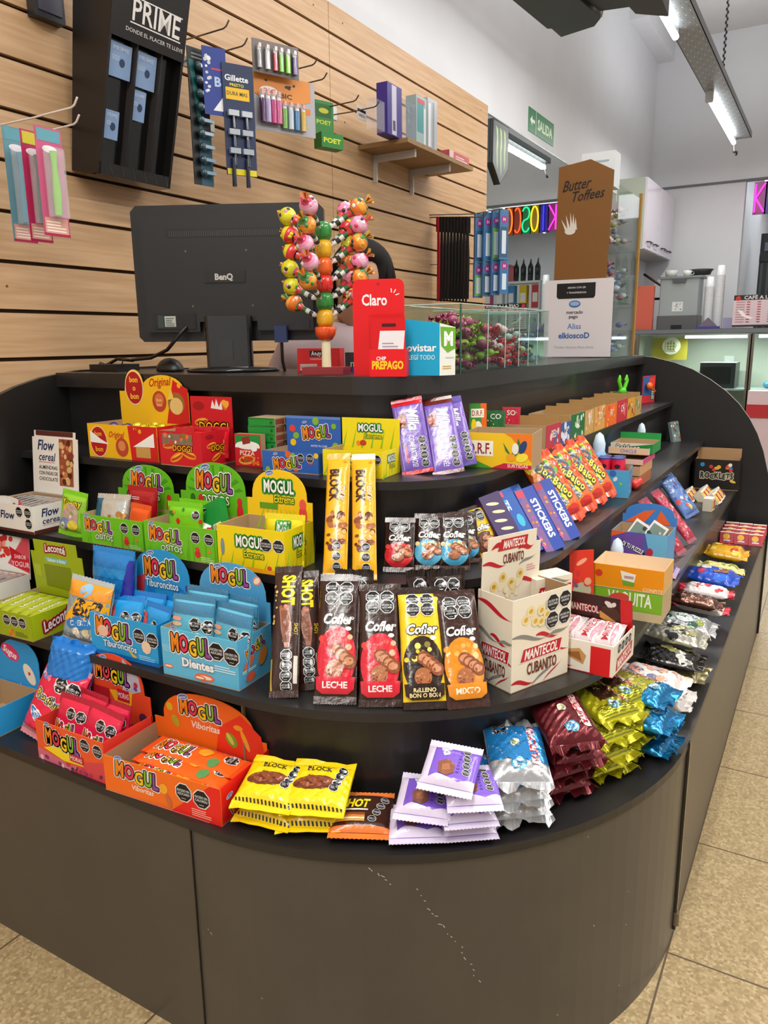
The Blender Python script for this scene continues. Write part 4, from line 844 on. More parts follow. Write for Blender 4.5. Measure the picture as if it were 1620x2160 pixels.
# ================================================================== third shelf, left to right
# red cereal bar box at the left end
w, h, d = .15, .07, .12; M = TR(-.812, -.532, ZZ[3]+.0004, 4)
A = Art(); A.rect(-w/2, h*.86, w/2, h, '#c8202c'); A.text('Flow', -w*.28, h*.4, .016, '#1f2f5c', shear=.2); A.ell(w*.12, h*.38, .014, .016, '#e04a24'); A.ell(w*.12, h*.58, .009, .005, '#7fa83a', 8); A.blobs(-w*.12, h*.08, w*.05, h*.3, 5, ['#b03a5a', '#e09a3a', '#8a3a4a'], .004, .008, 2)
hb = .25; B = Art(); B.poly([(-w*.5, h), (w*.5, h), (w*.5, hb*.6), (w*.3, hb*.5), (w*.22, hb*.9), (w*.1, hb*.98), (-w*.5, hb*.98)], '#f0ece4'); B.poly([(w*.0, hb*.35), (w*.5, h), (w*.5, hb*.9), (w*.3, hb*.98), (w*.34, hb*.6)], '#d8505c')
B.text('cereal', -w*.22, hb*.75, .02, '#1f2f5c', shear=.2); B.blobs(w*.0, hb*.62, w*.32, hb*.93, 24, ['#c8a060', '#8a5a2a', '#e8d098', '#6a3a1a'], .004, .01, 6); B.blobs(-w*.5, hb*.4, w*.2, hb*.6, 22, ['#d83a2a', '#e86a5a', '#c82a2a', '#f0a088'], .005, .011, 7); B.poly([(w*.05, hb*.52), (w*.5, hb*.42), (w*.5, hb*.3), (w*.12, hb*.34)], '#c81a28'); B.text('SABOR', w*.3, hb*.43, .009, '#f4d8d8'); B.text('YOGUR', w*.3, hb*.36, .012, '#f4d8d8')
tray('cereal_bar_box', 'red and white cereal bar box with raised lid on the third shelf', 'box', M, w, h, d, '#ece6dc', A, None, side='#ece6dc', header=dict(h=hb, z0=h*.8, zs=hb*.8, wa=w*.98, art=B, col='#e9e0d8', tilt=5))
bars('cereal_bar', 'cereal bar', '#d2ccc8', 'Flow', '#8a6a68', 6, M, -.06, .024, .006, h*.9, .106, .021, 'silver wrapped cereal bar lying in the red and white box', 'silver cereal bars of the red box')
# lime green bar box
l = onz(68, 1356, ZZ[3]); w, h, d = .155, .055, .145; M = TR(l.x-w/2*math.cos(R_(2)), l.y, ZZ[3]+.0004, 2)
A = Art(); 
for i in range(3): A.oct(w*(.0+.16*i), h*.66, .0115, tx=('AZÚCARES', 'GRASAS', 'CALORÍAS')[i])
A.ell(-w*.3, h*.5, .022, .02, '#d8dc2a'); A.blobs(w*.02, h*.1, w*.12, h*.3, 4, ['#e8822e', '#d86a2a'], .003, .005, 2); A.lines(w*.16, h*.1, w*.4, h*.3, 3, '#5a6a14')
S = Art(); S.text('Leconté', -.012, h*.55, .022, '#f6f0f0', out='#c02838', w=.07, shear=.2, rot=14, ow=.22, bold=.04)
hb = hz(M @ Vector((0, d, 0)), 1141); B = Art(); z0 = h
B.text('Leconté', 0, hb*.9, .017, '#f6f0f0', out='#c02838', w=w*.42, shear=.1, ow=.22, bold=.04, arc=.003); B.poly([(-w*.24, hb*.78), (w*.24, hb*.78), (w*.2, hb*.72), (-w*.2, hb*.72)], '#7ec4cc'); B.text('Sabor a lima', 0, hb*.75, .008, '#f4f8f4', maxw=w*.36)
B.poly([(-w*.28, hb*.68), (w*.28, hb*.68), (w*.28, hb*.42), (w*.18, hb*.36), (-w*.28, hb*.38)], '#7e8c0e'); B.poly([(-w*.5, hb*.66), (-w*.36, hb*.66), (-w*.36, hb*.5), (-w*.48, hb*.5)], '#b2c22a')
tray('lime_bar_box', 'lime green bar box with tall raised lid on the third shelf', 'box', M, w, h, d, '#98ac10', A, S, side='#a4b814', header=dict(h=hb, z0=h*.8, shape='chamfer', c=.014, w=.165, art=B, col='#a2b416', tilt=-3))
bars('lime_bar', 'bar', '#a9b428', 'Leconté', '#f0f2d8', 5, M, -.06, .03, .006, h*.82, .112, .027, 'lime green wrapped bar lying in the lime green box', 'lime green bars', seal='#9cae1c', mat=FILM)
# blue bag behind, bag of mixed gummies
A = Art(); A.rect(-.05, .07, .0, .085, '#f0902a'); A.ell(-.02, .078, .008, .01, '#e86a20'); A.oct(.02, .05, .011); A.oct(.044, .05, .011); A.rect(-.06, .13, .06, .15, '#1a8ad0'); A.poly([(.02, .03), (.06, .02), (.06, .17), (.05, .17)], '#22289a')
P0 = onz(222, 1352, ZZ[3]); plain('candy_bag', .12, .19, .03, '#1478c0', A, 'tall bright blue candy bag behind the blue shark gummy box', TR(P0.x+.005, -.472, ZZ[3]+.001, 2, -7), 15, None, '#1a8ad8', .002)
A = Art(); A.rect(-.06, .1, .06, .13, '#f09a2a'); A.ell(.0, .115, .016, .013, '#8ac0e8'); A.poly([(-.05, .045), (.055, .06), (.055, .1), (-.02, .095)], '#f2ae1c'); A.text('Bull', .005, .08, .026, '#f2b21c', out='#1a1a2a', shear=.3, ow=.16, bold=.05); A.ell(-.0, .05, .04, .014, '#1f7ac0', 18, 12); A.text('OFERTA', 0, .05, .01, '#e8f4ff', rot=12)
A.blobs(-.045, .014, .045, .035, 9, ['#d8c8a8', '#c8b890', '#a8b0b0', '#e8e0c8'], .004, .009, 3)
P0 = onz(165, 1368, ZZ[3]); plain('gummy_bag', .11, .14, .03, '#8fa0a4', A, 'gummy bag with orange top and blue ribbon print beside the lime green box', TR(P0.x, P0.y+.01, ZZ[3]+.001, 8, -14, 6), 16, None, '#b8c4c4', .002)
# shark gummy box, teeth gummy box
M, w, h = row((196, 1374), (336, 1411), 3, 1290, 2)
A = Art(); mogul(A, -w*.14, h*.66, w*.52, h*.3, -4); A.ell(-w*.3, h*.6, w*.08, h*.14, '#efc0a4'); A.oct(w*.24, h*.66, .0145); A.oct(w*.43, h*.62, .0145, tx='CALORÍAS'); A.text('Tiburoncitos', -w*.06, h*.3, h*.16, '#f2f8fc', out='#3a9ad0', maxw=w*.5, arc=.002); A.ell(w*.34, h*.42, w*.07, h*.16, '#efcfb0', 8); A.poly([(w*.05, h*.3), (w*.2, h*.12), (w*.14, h*.08)], '#d8b83a'); A.rect(-w/2, 0, w/2, h*.1, '#0f6fc0'); A.lines(w*.22, h*.1, w*.45, h*.22, 3, '#a8dcf4')
def sharkhead(w, z0, h):
    B = Art(); d = h-z0; B.blobs(-w*.4, z0+d*.1, w*.4, z0+d*.35, 8, ['#0e6cc4', '#1480d0'], w*.04, w*.1, 4); mogul(B, 0, z0+d*.7, w*.5, d*.19, 0, False); arcor(B, -w*.15, z0+d*.93, w*.06); B.text('Tiburoncitos', 0, z0+d*.46, d*.12, '#eef8fc', maxw=w*.5, out='#2a8ac8'); B.poly([(-w*.45, z0+d*.5), (-w*.25, z0+d*.58), (-w*.28, z0+d*.3), (-w*.4, z0+d*.25)], '#d83a48'); B.ell(w*.36, z0+d*.24, w*.1, d*.05, '#e8c83a'); B.ell(0, z0+d*.28, w*.06, d*.03, '#5a3a8a', 10, 20); B.ell(w*.4, z0+d*.44, w*.04, d*.08, '#3a3a8a', 10, 30); return B
hb = hz(M @ Vector((0, .11, 0)), 1160)
tray('gummy_box', 'blue shark gummy box on the third shelf', 'box', M, w, h, .112, '#2ba0dc', A, None, side='#1f90d0', header=dict(h=hb, z0=h*.7, art=sharkhead(w, h*.7, hb), col='#2496d4', tilt=1))
SA = Art(); SA.oct(.006, .055, .01); SA.oct(.03, .055, .01); mogul(SA, -.005, .028, .045, .014, 0, False); SA.blobs(-.035, .045, -.015, .075, 3, ['#e04a4a', '#e85a5a'], .005, .01, 3); SA.ell(-.02, .018, .015, .008, '#6a5ac8')
P = wrap('sachet', 'sachet', .085, .098, .014, ('#1d9ae0', '#1788cc', '#1a80d0'), SA, teeth=12, seed=22, nu=10, nv=12, cr=.0012, maxe=.01)
for i, (x, y, z, a, b) in enumerate(((-.045, .03, .012, 10, -24), (.035, .028, .008, -12, -20), (-.005, .06, .016, 3, -14), (.045, .075, .012, -4, -10))): P.put('blue shark gummy sachet standing in the blue shark box', M @ TR(x, y, z, a, b), 'blue shark sachets')
M, w, h = row((346, 1421), (505, 1459), 3, 1322, 3)
def dientes(w, h, seals=True):
    A = Art(); mogul(A, -w*.1 if seals else 0, h*.72, w*.52, h*.26, 0); A.text('Dientes', -w*.02, h*.36, h*.17, '#f6f8f8', out='#8ac4dc', w=w*.42, bold=.06, ow=.16)
    for x, y, r in ((.06, .12, 1), (-.42, .2, .5), (.0, .1, .6)): A.ell(w*x, h*y, w*.13*r, h*.085*r, '#e8704a', 14); A.ell(w*x, h*y, w*.1*r, h*.04*r, '#f4e0c8', 12)
    if seals: A.oct(w*.24, h*.72, .0165); A.oct(w*.43, h*.68, .0165, tx='CALORÍAS'); A.lines(w*.2, h*.32, w*.47, h*.46, 3, '#d8f0f8')
    for i in range(5): A.rect(-w*.48+.004*i, h*.5, -w*.475+.004*i, h*.66, '#c8e8f4', 20)
    return A
hb = hz(M @ Vector((0, .1, 0)), 1188); B = Art(); mogul(B, -w*.02, hb*.86, w*.5, hb*.11, 0, False); arcor(B, -w*.18, hb*.95, w*.06); B.ell(w*.34, hb*.86, w*.05, hb*.05, '#e88a6a', 12, -50); B.ell(w*.34, hb*.86, w*.03, hb*.04, '#f4dcc8', 12, -50)
S = Art(); S.word('MOGUL', .0, h*.7, .016, MG, .055, 18, outs=(('#ffffff', .15), ('#3a1c12', .075))); S.ell(-.02, h*.45, .018, .007, '#e8704a', 14, 30); S.ell(.02, h*.45, .012, .018, '#d88a3a', 12, -30); S.ell(-.018, h*.16, .015, .009, '#e06a4a'); S.lines(-.04, h*.28, .0, h*.36, 2, '#e8f8fc')
tray('gummy_box', 'pale blue teeth gummy box on the third shelf', 'box', M, w, h, .102, '#62bbdf', dientes(w, h), S, side='#58aed8', header=dict(h=hb, z0=h*.7, art=B, wa=w*.9, col='#4e9fd0', tilt=1))
SA = Art(); SA.rect(-.05, .095, .05, .115, '#3f7fa4'); SA.oct(.012, .078, .0125); SA.oct(.038, .076, .0125, tx='CALORÍAS'); mogul(SA, -.004, .048, .058, .016, 0, False); SA.text('Dientes', 0, .028, .011, '#f4f8f8', out='#7ab8d0', maxw=.05); SA.ell(-.03, .085, .012, .004, '#f0a088'); SA.ell(-.03, .075, .012, .004, '#e8c8a0')
P = wrap('sachet', 'sachet', .094, .13, .018, ('#5fbbd8', '#4aa0c4', '#3f7fa4'), SA, teeth=14, seed=25, nu=12, nv=14, cr=.001, maxe=.01)
for i, (x, y, z, a, b, s_) in enumerate(((-.042, .022, .016, 4, -12, 1), (.042, .026, .01, -8, -12, 1), (-.03, .055, .026, 2, -7, 1), (.035, .06, .018, -4, -7, 1))): P.put('pale blue teeth gummy sachet standing in its box', M @ TR(x, y, z, a, b), 'pale blue teeth sachets')
# two long wafer bars
def shot(w, h):
    A = Art(); A.text('SHOT', w*.08, h*.8, w*.42, '#f2dc1e', rot=-90, w=h*.24, bold=.08); A.blobs(-w*.44, h*.55, -w*.3, h*.85, 9, ['#e8c87a', '#c89a4a'], w*.03, w*.07, 5); A.blobs(-w*.18, h*.62, w*.1, h*.68, 9, ['#c87a5a', '#a85a3a'], w*.05, w*.1, 6)
    A.poly([(-w*.2, h*.66), (w*.16, h*.66), (w*.26, h*.5), (w*.2, h*.36), (w*.04, h*.36), (-w*.12, h*.5)], '#a86a50'); 
    for i in range(5): A.poly([(-w*.14+w*.06*i, h*.64), (-w*.1+w*.06*i, h*.64), (w*.02+w*.04*i, h*.4), (-w*.01+w*.04*i, h*.4)], '#7e4832')
    A.text('SHOT', w*.38, h*.5, w*.12, '#d8c01e', rot=-90, w=h*.09)
    for i in range(4): A.oct(w*.1, h*(.08+.075*i), w*.19)
    A.rect(w*.34, h*.1, w*.46, h*.3, '#d8d0c4'); A.rect(-w*.47, h*.04, -w*.4, h*.28, '#b89a3a'); return A
for px, py, yt, lb, rz in ((598, 1474, 1196, 'dark brown wafer bar with yellow lettering, left of two', 18), (650, 1458, 1206, 'dark brown wafer bar with yellow lettering, right of two', 22)):
    P0, yaw, l, an = lean_len(px, py, 3, yt); w = .052
    P = wrap('wafer_bar', 'wafer bar', w, l, .02, ('#38201a', '#2c1813', '#3a221a'), shot(w, l), teeth=12, seal=.012, cr=.0007, seed=31, maxe=.01, nv=28)
    P.put(lb, Matrix.Translation((P0.x, P0.y, ZZ[3]+.001)) @ Matrix.Rotation(R_(rz), 4, 'Z') @ Matrix.Rotation(R_(-an), 4, 'X') @ Matrix.Rotation(R_(-6), 4, 'Y'), 'long wafer bars')
# row of large aerated chocolate bars
big = [((706, 1488, 1212), ('#cf1f33', ['#e03a3a', '#d8403a', '#f0b090'], 'LECHE', '#f6e4e0'), ('#33190f', '#33190f'), 'large chocolate bar lettered LECHE, left of two', 24, -1), ((803, 1494, 1232), ('#cf1f33', ['#e03a3a', '#d8403a', '#f0b090'], 'LECHE', '#f6e4e0'), ('#33190f', '#33190f'), 'large chocolate bar lettered LECHE, right of two', 28, -1),
       ((898, 1499, 1238), ('#2c1a10', ['#f0e06a', '#8a7a3a', '#e8c83a', '#4a3a1c'], ('RELLENO', 'BON O BON'), '#f0dca0'), ('#eec81a', '#2a1a14'), 'large yellow chocolate bar with dark picture between the brown bars', 32, -1), ((990, 1496, 1246), ('#e08a1e', ['#f0b05a', '#e8982a', '#f6c88a'], 'MIXTO', '#f6ead0'), ('#3a1d14', '#3a1d14'), 'large brown chocolate bar lettered MIXTO with orange print', 38, -1)]
for i, ((px, py, yt), (c1, bb, wd_, wc), (fc, sc), lb, rz, ry) in enumerate(big):
    P0, yaw, l, an = lean_len(px, py, 3, yt); w = .073
    P = wrap('chocolate_bar', 'chocolate bar', w, l, .019, (fc, '#24120e', sc), cofler(w, l, c1, bb, wd_, wc), teeth=18, seal=.013, cr=.0007, seed=40+i, maxe=.009, nv=26, pw=4)
    P.put(lb, Matrix.Translation((P0.x, P0.y, ZZ[3]+.001)) @ Matrix.Rotation(R_(rz), 4, 'Z') @ Matrix.Rotation(R_(-an), 4, 'X') @ Matrix.Rotation(R_(ry), 4, 'Y'))
Pb = wrap('chocolate_bar', 'chocolate bar', .07, .205, .014, ('#2a1712', '#24120e', '#1f1310'), cofler(.07, .2, '#8a2a20', ['#a85a3a'], None, '#ffffff'), teeth=16, seal=.014, cr=.0012, seed=50, flare=.002, maxe=.012)
for i, (px, lb) in enumerate(((745, 'dark chocolate bar hidden behind the left LECHE bar'), (905, 'dark chocolate bar hidden behind the yellow bar'), (950, 'dark chocolate bar hidden behind the MIXTO bar'))):
    c = onz(px, 1440, ZZ[3]); a = tang(c); Pb.put(lb, Matrix.Translation((c.x, c.y, ZZ[3]+.001)) @ Matrix.Rotation(R_(a), 4, 'Z') @ Matrix.Rotation(R_(-9), 4, 'X'), 'spare chocolate bars in the second row')
# biscuit roll boxes (cream and red)
def ribbon(A, x0, y0, x1, y1, c, t): 
    n = 8; up_, dn = [], []
    for i in range(n+1):
        s_ = i/n; x = x0+(x1-x0)*s_; y = y0+(y1-y0)*s_+.35*t*math.sin(s_*math.pi*2); k = t*.5*math.sin(math.pi*min(1, s_+.08)); up_.append((x, y+k)); dn.append((x, y-k))
    A.poly(up_+dn[::-1], c)
def mante(w, h, tall=True, word=True):
    A = Art(); ribbon(A, -w*.5, h*.6, w*.1, h*.5, '#8a8780', h*.05); ribbon(A, -w*.1, h*.56, w*.3, h*.49, '#c0202c', h*.05); ribbon(A, w*.1, h*.5, w*.5, h*.56, '#8a8780', h*.04); ribbon(A, -w*.5, h*.1, -w*.1, h*.05, '#c0202c', h*.05); ribbon(A, -w*.15, h*.02, w*.3, h*.22, '#8a8780', h*.035); ribbon(A, w*.05, h*.02, w*.4, h*.2, '#c0202c', h*.02); ribbon(A, w*.12, h*.36, w*.5, h*.3, '#c0202c', h*.03)
    A.poly([(-w*.38, h*.3), (-w*.32, h*.45), (w*.38, h*.45), (w*.34, h*.3)], '#f4e8e0'); A.poly([(-w*.36, h*.308), (-w*.305, h*.442), (w*.365, h*.442), (w*.325, h*.308)], '#c0202c'); A.text('MANTECOL', w*.0, h*.375, h*.1, '#f8f0e8', w=w*.58, shear=.15, bold=.05)
    A.text('CUBANITO', w*.02, h*.21, h*.12, '#6a2a24', w=w*.52, bold=.04)
    if tall:
        for x, y in ((-.28, .76), (-.2, .84), (-.12, .72), (-.02, .82), (-.02, .7), (.08, .76)): A.ell(w*x, h*y, w*.07, h*.06, '#ead9a4', 12, 30); A.ell(w*x, h*y, w*.035, h*.025, '#d8a83a', 10, 30)
        for i in range(4): A.oct(w*(.17+.23*(i % 2)), h*(.87-.19*(i//2))+w*.0, w*.105, tx=('AZÚCARES', 'GRASAS', 'CALORÍAS', 'GRASAS')[i])
    return A
l = onz(1082, 1466, ZZ[3]); r = onz(1201, 1420, ZZ[3]); M = TR((l.x+r.x)/2-.004, (l.y+r.y)/2, ZZ[3]+.0004, math.degrees(math.atan2(r.y-l.y, r.x-l.x))); w = (r-l).length; h = hz(l, 1270); d = .085
hb = hz(M @ Vector((0, d, 0)), 1122); B = Art(); z0 = h*.72; dd = hb-z0
ribbon(B, -w*.5, z0+dd*.66, -w*.1, z0+dd*.6, '#c0202c', dd*.06); ribbon(B, -w*.36, z0+dd*.84, -w*.05, z0+dd*.92, '#c0202c', dd*.07); ribbon(B, w*.1, z0+dd*.78, w*.38, z0+dd*.8, '#c0202c', dd*.08); ribbon(B, w*.1, z0+dd*.35, w*.5, z0+dd*.3, '#c0202c', dd*.06); ribbon(B, w*.12, z0+dd*.56, w*.42, z0+dd*.66, '#8a8780', dd*.04)
B.poly([(-w*.26, z0+dd*.8), (-w*.2, z0+dd*.95), (w*.26, z0+dd*.95), (w*.24, z0+dd*.8)], '#c0202c'); B.text('MANTECOL', w*.02, z0+dd*.875, dd*.1, '#f8f0e8', w=w*.38, shear=.15, bold=.05); B.text('CUBANITO', w*.02, z0+dd*.68, dd*.12, '#6a2a24', w=w*.36, bold=.04)
for i in range(4):
    x = -w*.3+w*.15*i; y = z0+dd*(.34+.1*(i % 2)); B.ell(x, y-dd*.08, w*.05, dd*.12, '#efe2b8', 12, -30); B.ell(x, y, w*.06, dd*.07, '#e6cf8a', 12); B.ell(x, y, w*.03, dd*.03, '#c8962a', 10)
B.blobs(-w*.25, z0+dd*.05, w*.15, z0+dd*.3, 9, ['#ead9a4', '#f2e8c8'], w*.03, w*.05, 3); B.lines(w*.26, z0+dd*.45, w*.42, z0+dd*.55, 3, '#e0a0a0')
Lf = mante(.1, h, False).clip(-d/2, 0, d/2, h); ribbon(Lf, -d*.5, h*.9, d*.5, h*.78, '#c0202c', h*.06)
tray('biscuit_roll_box', 'tall cream and red biscuit roll box with raised lid on the shelf curve', 'box', M, w, h, d, '#ece2cc', mante(w, h), None, side='#e6dcc6', inner='#a98660', lart=Lf, header=dict(h=hb, z0=z0, shape='chamfer', c=.012, art=B, col='#ece2cc', tilt=-2))
y0 = ysolve(1160, .44, ZZ[3]+.1)
m = MB(); w2, h2 = .085, .165; m.box(-w2/2, 0, 0, w2/2, .045, h2, '#e6dcc6'); A = Art(); A.poly([(-.04, h2*.76), (-.034, h2*.9), (.04, h2*.9), (.036, h2*.76)], '#c0202c'); A.text('MANTECOL', 0, h2*.83, .012, '#f8f0e8', w=.064, shear=.15, bold=.05); ribbon(A, -.02, h2*.96, .04, h2*.94, '#8a8780', .008); A.text('CUBANITO', 0, h2*.62, .014, '#6a2a24', w=.06); ribbon(A, -.04, h2*.5, .04, h2*.46, '#c0202c', .01); press(m, A, Ffront(0))
solo('biscuit_roll_box', m, [CARD], 'second cream and red biscuit roll box half hidden behind the tall one', 'box', TR(.437, y0+.03, ZZ[3]+.0004, 58))
# low nougat box
r = onz(1298, 1434, ZZ[3]); w, d = .13, .125; yaw = -4; M = TR(r.x-w/2*math.cos(R_(yaw))-.006, r.y+.006, ZZ[3]+.0004, yaw); h = hz(r, 1368)
A = Art(); A.rect(w*.18, 0, w*.46, h*.9, '#d4181c'); A.poly([(-w*.2, h*.62), (w*.02, h*.75), (w*.12, h*.55), (w*.08, h*.25), (-w*.12, h*.4)], '#c8965a'); A.poly([(-w*.16, h*.55), (w*.02, h*.64), (w*.06, h*.34), (-w*.1, h*.44)], '#9a6232'); ribbon(A, -w*.4, h*.12, -w*.05, h*.15, '#c0202c', h*.1); ribbon(A, -w*.5, h*.85, -w*.1, h*.85, '#8a8780', h*.1); A.rect(-w*.5, h*.5, -w*.24, h*.8, '#c0202c'); A.text('MANTECOL', -w*.37, h*.65, h*.14, '#f8f0e8', w=w*.24)
S = Art(); S.poly([(-.045, h*.1), (-.04, h*.5), (.05, h*.62), (.046, h*.2)], '#c0202c'); S.text('MANTECOL', .003, h*.36, .016, '#f8f0e8', w=.08, bold=.05, rot=7); 
for i in range(4): S.oct(-.03+.021*i, h*.78, .009)
hb = hz(M @ Vector((0, d, 0)), 1245); B = Art(); z0 = h*.7; B.text('MANTECOL', -w*.22, z0+(hb-z0)*.6, .014, '#f0d8d0', w=w*.46, bold=.05, out='#c0202c'); B.ell(w*.18, z0+(hb-z0)*.55, w*.15, (hb-z0)*.2, '#4a2c1c', 18, -20); B.poly([(w*.02, z0+(hb-z0)*.6), (w*.26, z0+(hb-z0)*.35), (w*.24, z0+(hb-z0)*.2), (w*.02, z0+(hb-z0)*.4)], '#d8984a'); B.blobs(w*.04, z0+(hb-z0)*.75, w*.3, z0+(hb-z0)*.85, 4, ['#e8e0d8'], .005, .007, 3); B.rect(w*.33, z0, w*.5, hb, '#d4181c')
tray('nougat_box', 'low white and red nougat box holding wrapped nougats on the third shelf', 'box', M, w, h, d, '#ece4d4', A, S, side='#e8dfce', inner='#c0202c', header=dict(h=hb, z0=z0, shape='rect', art=B, col='#3a1410', tilt=-12))
A = Art(); A.text('MANTECOL', 0, .045, .012, '#b82838', rot=90, maxw=.06); A.ell(-.012, .05, .004, .03, '#d8b0b8'); A.ell(.013, .04, .004, .03, '#c8909c')
P = wrap('nougat', 'nougat', .045, .095, .028, ('#e4dcdc', '#d8d0d0', '#e0d4d4'), A, FILM, teeth=8, seed=61, cr=.0022, maxe=.01)
for i in range(3): P.put('white and pink wrapped nougat lying in the low nougat box', M @ TR(-.04+i*.04, .012, h*.82, (0, -6, 4)[i], -80), 'wrapped nougats')
for i in range(2): P.put('white and pink wrapped nougat in the lower layer of the nougat box', M @ TR(-.022+i*.045, .014, h*.36, 0, -88), 'wrapped nougats below')
# red gum pouch card behind, clear bag of strips
y0 = ysolve(1233, .425, ZZ[3]+.12); m = MB(); m.box(-.028, 0, 0, .028, .003, .15, '#d8341e'); A = Art(); A.ell(0, .06, .022, .02, '#a8a88a', 14, 20); A.ell(.004, .04, .02, .016, '#d88a6a', 14, 30); A.blobs(-.02, .07, .02, .1, 6, ['#6a4a7a', '#d8a07a', '#c82a2a'], .004, .009, 4); A.ell(0, .125, .014, .005, '#f0a080', 12, 30); press(m, A, Ffront(0))
solo('gum_pouch', m, [CARD], 'tall red pouch leaning behind the nougat box', 'pouch', TR(.424, y0, ZZ[3]+.001, 40, -6))
def faceY(x0, y0, x1, y1, Y):                              # face towards -Y at depth Y: corners from the photo
    a, b = ony(x0, y0, Y), ony(x1, y1, Y); return a, b
Y = .145; a = ony(1250, 1187, Y); b = ony(1402, 1203, Y); w = b.x-a.x; ht = a.z-ZZ[3]
M = TR((a.x+b.x)/2, Y, ZZ[3]+.0004, 0); hg = ht*.55
A = Art(); A.rect(-w/2, hg*.8-.03, w/2, hg, '#7fb52a'); A.text('VAQUITA', w*.05, hg*.72, .028, '#f6f4e0', w=w*.62, bold=.04); A.rect(-w*.5, 0, w*.5, hg*.3, '#c8b48c'); A.ell(-w*.1, hg*.7, w*.15, .012, '#d84a3a', 12, 10)
tray('milk_candy_box', 'green and white carton under the orange milk candy box', 'box', M, w, hg, .11, '#7fb52a', A, None, solid=True, side='#b8a078')
A = Art(); h2 = ht-hg-.001; A.ell(-w*.4, h2*.6, .008, .008, '#d8402a'); A.poly([(-w*.1, h2*.82), (w*.12, h2*.72), (w*.1, h2*.35), (-w*.06, h2*.35)], '#f2efe2'); A.poly([(-w*.07, h2*.42), (w*.11, h2*.36), (w*.1, h2*.18), (-w*.05, h2*.2)], '#6aa82a'); A.rect(-w*.04, h2*.5, w*.09, h2*.62, '#c89a9a'); A.text('CONFITE', w*.36, h2*.12, .007, '#f8e8c0')
tray('milk_candy_box', 'orange open milk candy box stacked on the green carton', 'box', M @ TR(0, 0, hg+.001), w, h2, .11, '#f2960e', A, None, side='#d8a860', inner='#e8cfae')
# puzzle candy box behind
Y = .33; a = ony(1290, 1118, Y); b = ony(1410, 1125, Y); w = b.x-a.x; h = a.z-ZZ[3]
A = Art(); A.rect(-w*.5, h*.5, w*.1, h*.98, '#6a4a9c'); A.poly([(w*.1, h), (w*.5, h), (w*.5, h*.4), (w*.24, h*.5)], '#6ab4dc'); A.poly([(-w*.3, h*.86), (w*.12, h*.68), (w*.1, h*.62), (-w*.32, h*.8)], '#1e1e2e'); A.text('DI TU PUZZLE', -w*.1, h*.75, .01, '#f0f0f4', rot=-22, w=w*.4, bold=.05); A.ell(w*.2, h*.7, w*.06, h*.07, '#b82a4a'); A.rect(-w*.5, 0, w*.5, h*.4, '#2d5fae'); A.poly([(-w*.5, h), (-w*.2, h), (-w*.5, h*.9)], '#e8642a')
T = tray('puzzle_candy_box', 'blue and purple open candy box with puzzle cards', 'box', TR((a.x+b.x)/2, Y, ZZ[3]+.0004, 0), w, h, .1, '#3c63b0', A, None, side='#4a94cc', header=dict(h=h+.05, z0=h*.8, zs=h+.02, wa=w*.9, col='#3f7fc8', tilt=4, art=Art().poly([(-w*.45, h), (-w*.1, h+.03), (w*.1, h+.035), (-w*.1, h)], '#e8642a').poly([(w*.1, h), (w*.4, h), (w*.2, h+.035)], '#e8642a')))
for i in range(2):
    m = MB(); m.box(-.02, 0, 0, .02, .001, .06, '#eef0ee'); press(m, Art().rect(-.016, .006, .016, .054, '#7a8f84').blobs(-.013, .01, .013, .05, 6, ['#2a3a3a', '#d8d0b8', '#5a7a6a'], .003, .006, i), Ffront(0))
    solo('puzzle_card', m, [CARD], ('white bordered puzzle card standing left in the puzzle box', 'white bordered puzzle card standing right in the puzzle box')[i], 'card', TR((a.x+b.x)/2-.028+.04*i, Y+.03, ZZ[3]+h-.035, 5, -14, 30))
# bags and strips leaning along the right arm
def stripbag(col, cols, name, lb, px, l, w, t, X=.53, rz=62, ry=-12, an=38, seed=1, txt=None, tc='#ffffff', z=0):
    A = Art(); A.blobs(-w*.4, l*.12, w*.4, l*.88, 26, cols, w*.05, w*.13, seed)
    if txt: A.text(txt, 0, l*.4, w*.24, tc, w=w*.8, bold=.06)
    P = wrap(name, 'candy bag', w, l, t, (col, col, cols[0]), A, teeth=8, seed=seed, cr=.0018, maxe=.014, nu=10, nv=14); y0 = ysolve(px, X, ZZ[3]+z)
    P.put(lb, Matrix.Translation((X, y0, ZZ[3]+z+.004)) @ Matrix.Rotation(R_(rz), 4, 'Z') @ Matrix.Rotation(R_(-an), 4, 'X') @ Matrix.Rotation(R_(ry), 4, 'Y'))
stripbag('#6a5a9c', ['#8a80b8', '#4a3a7a', '#d8d43a', '#c8c8e0'], 'sweet_bag', 'violet sweet bag with yellow print leaning behind the puzzle box', 1400, .14, .08, .02, .50, seed=3, txt='UVAS', tc='#e0d84a')
stripbag('#b03048', ['#8a1f38', '#d8606a', '#e8a0a0', '#6a2a3a'], 'gummy_strip_bag', 'long red gummy strip bag, nearer of two', 1440, .19, .045, .02, .53, seed=4, an=40)
stripbag('#b03048', ['#8a1f38', '#d8606a', '#e8a0a0', '#3a5a3a'], 'gummy_strip_bag', 'long red gummy strip bag, farther of two', 1462, .19, .045, .02, .535, seed=5, an=40)
stripbag('#5a7ab8', ['#3a5a9c', '#b8c8e8', '#d8c84a', '#7ab0d8', '#c83a3a'], 'sweet_bag', 'blue and white sweet bag leaning beyond the red strips', 1462, .17, .085, .025, .48, seed=6)
stripbag('#7a5a9c', ['#b8a0d0', '#c83a5a', '#5a3a8a', '#d8c8a0'], 'sweet_bag', 'violet and red sweet bag lying on the right edge of the third shelf', 1430, .11, .08, .02, .552, rz=80, an=70, seed=7)
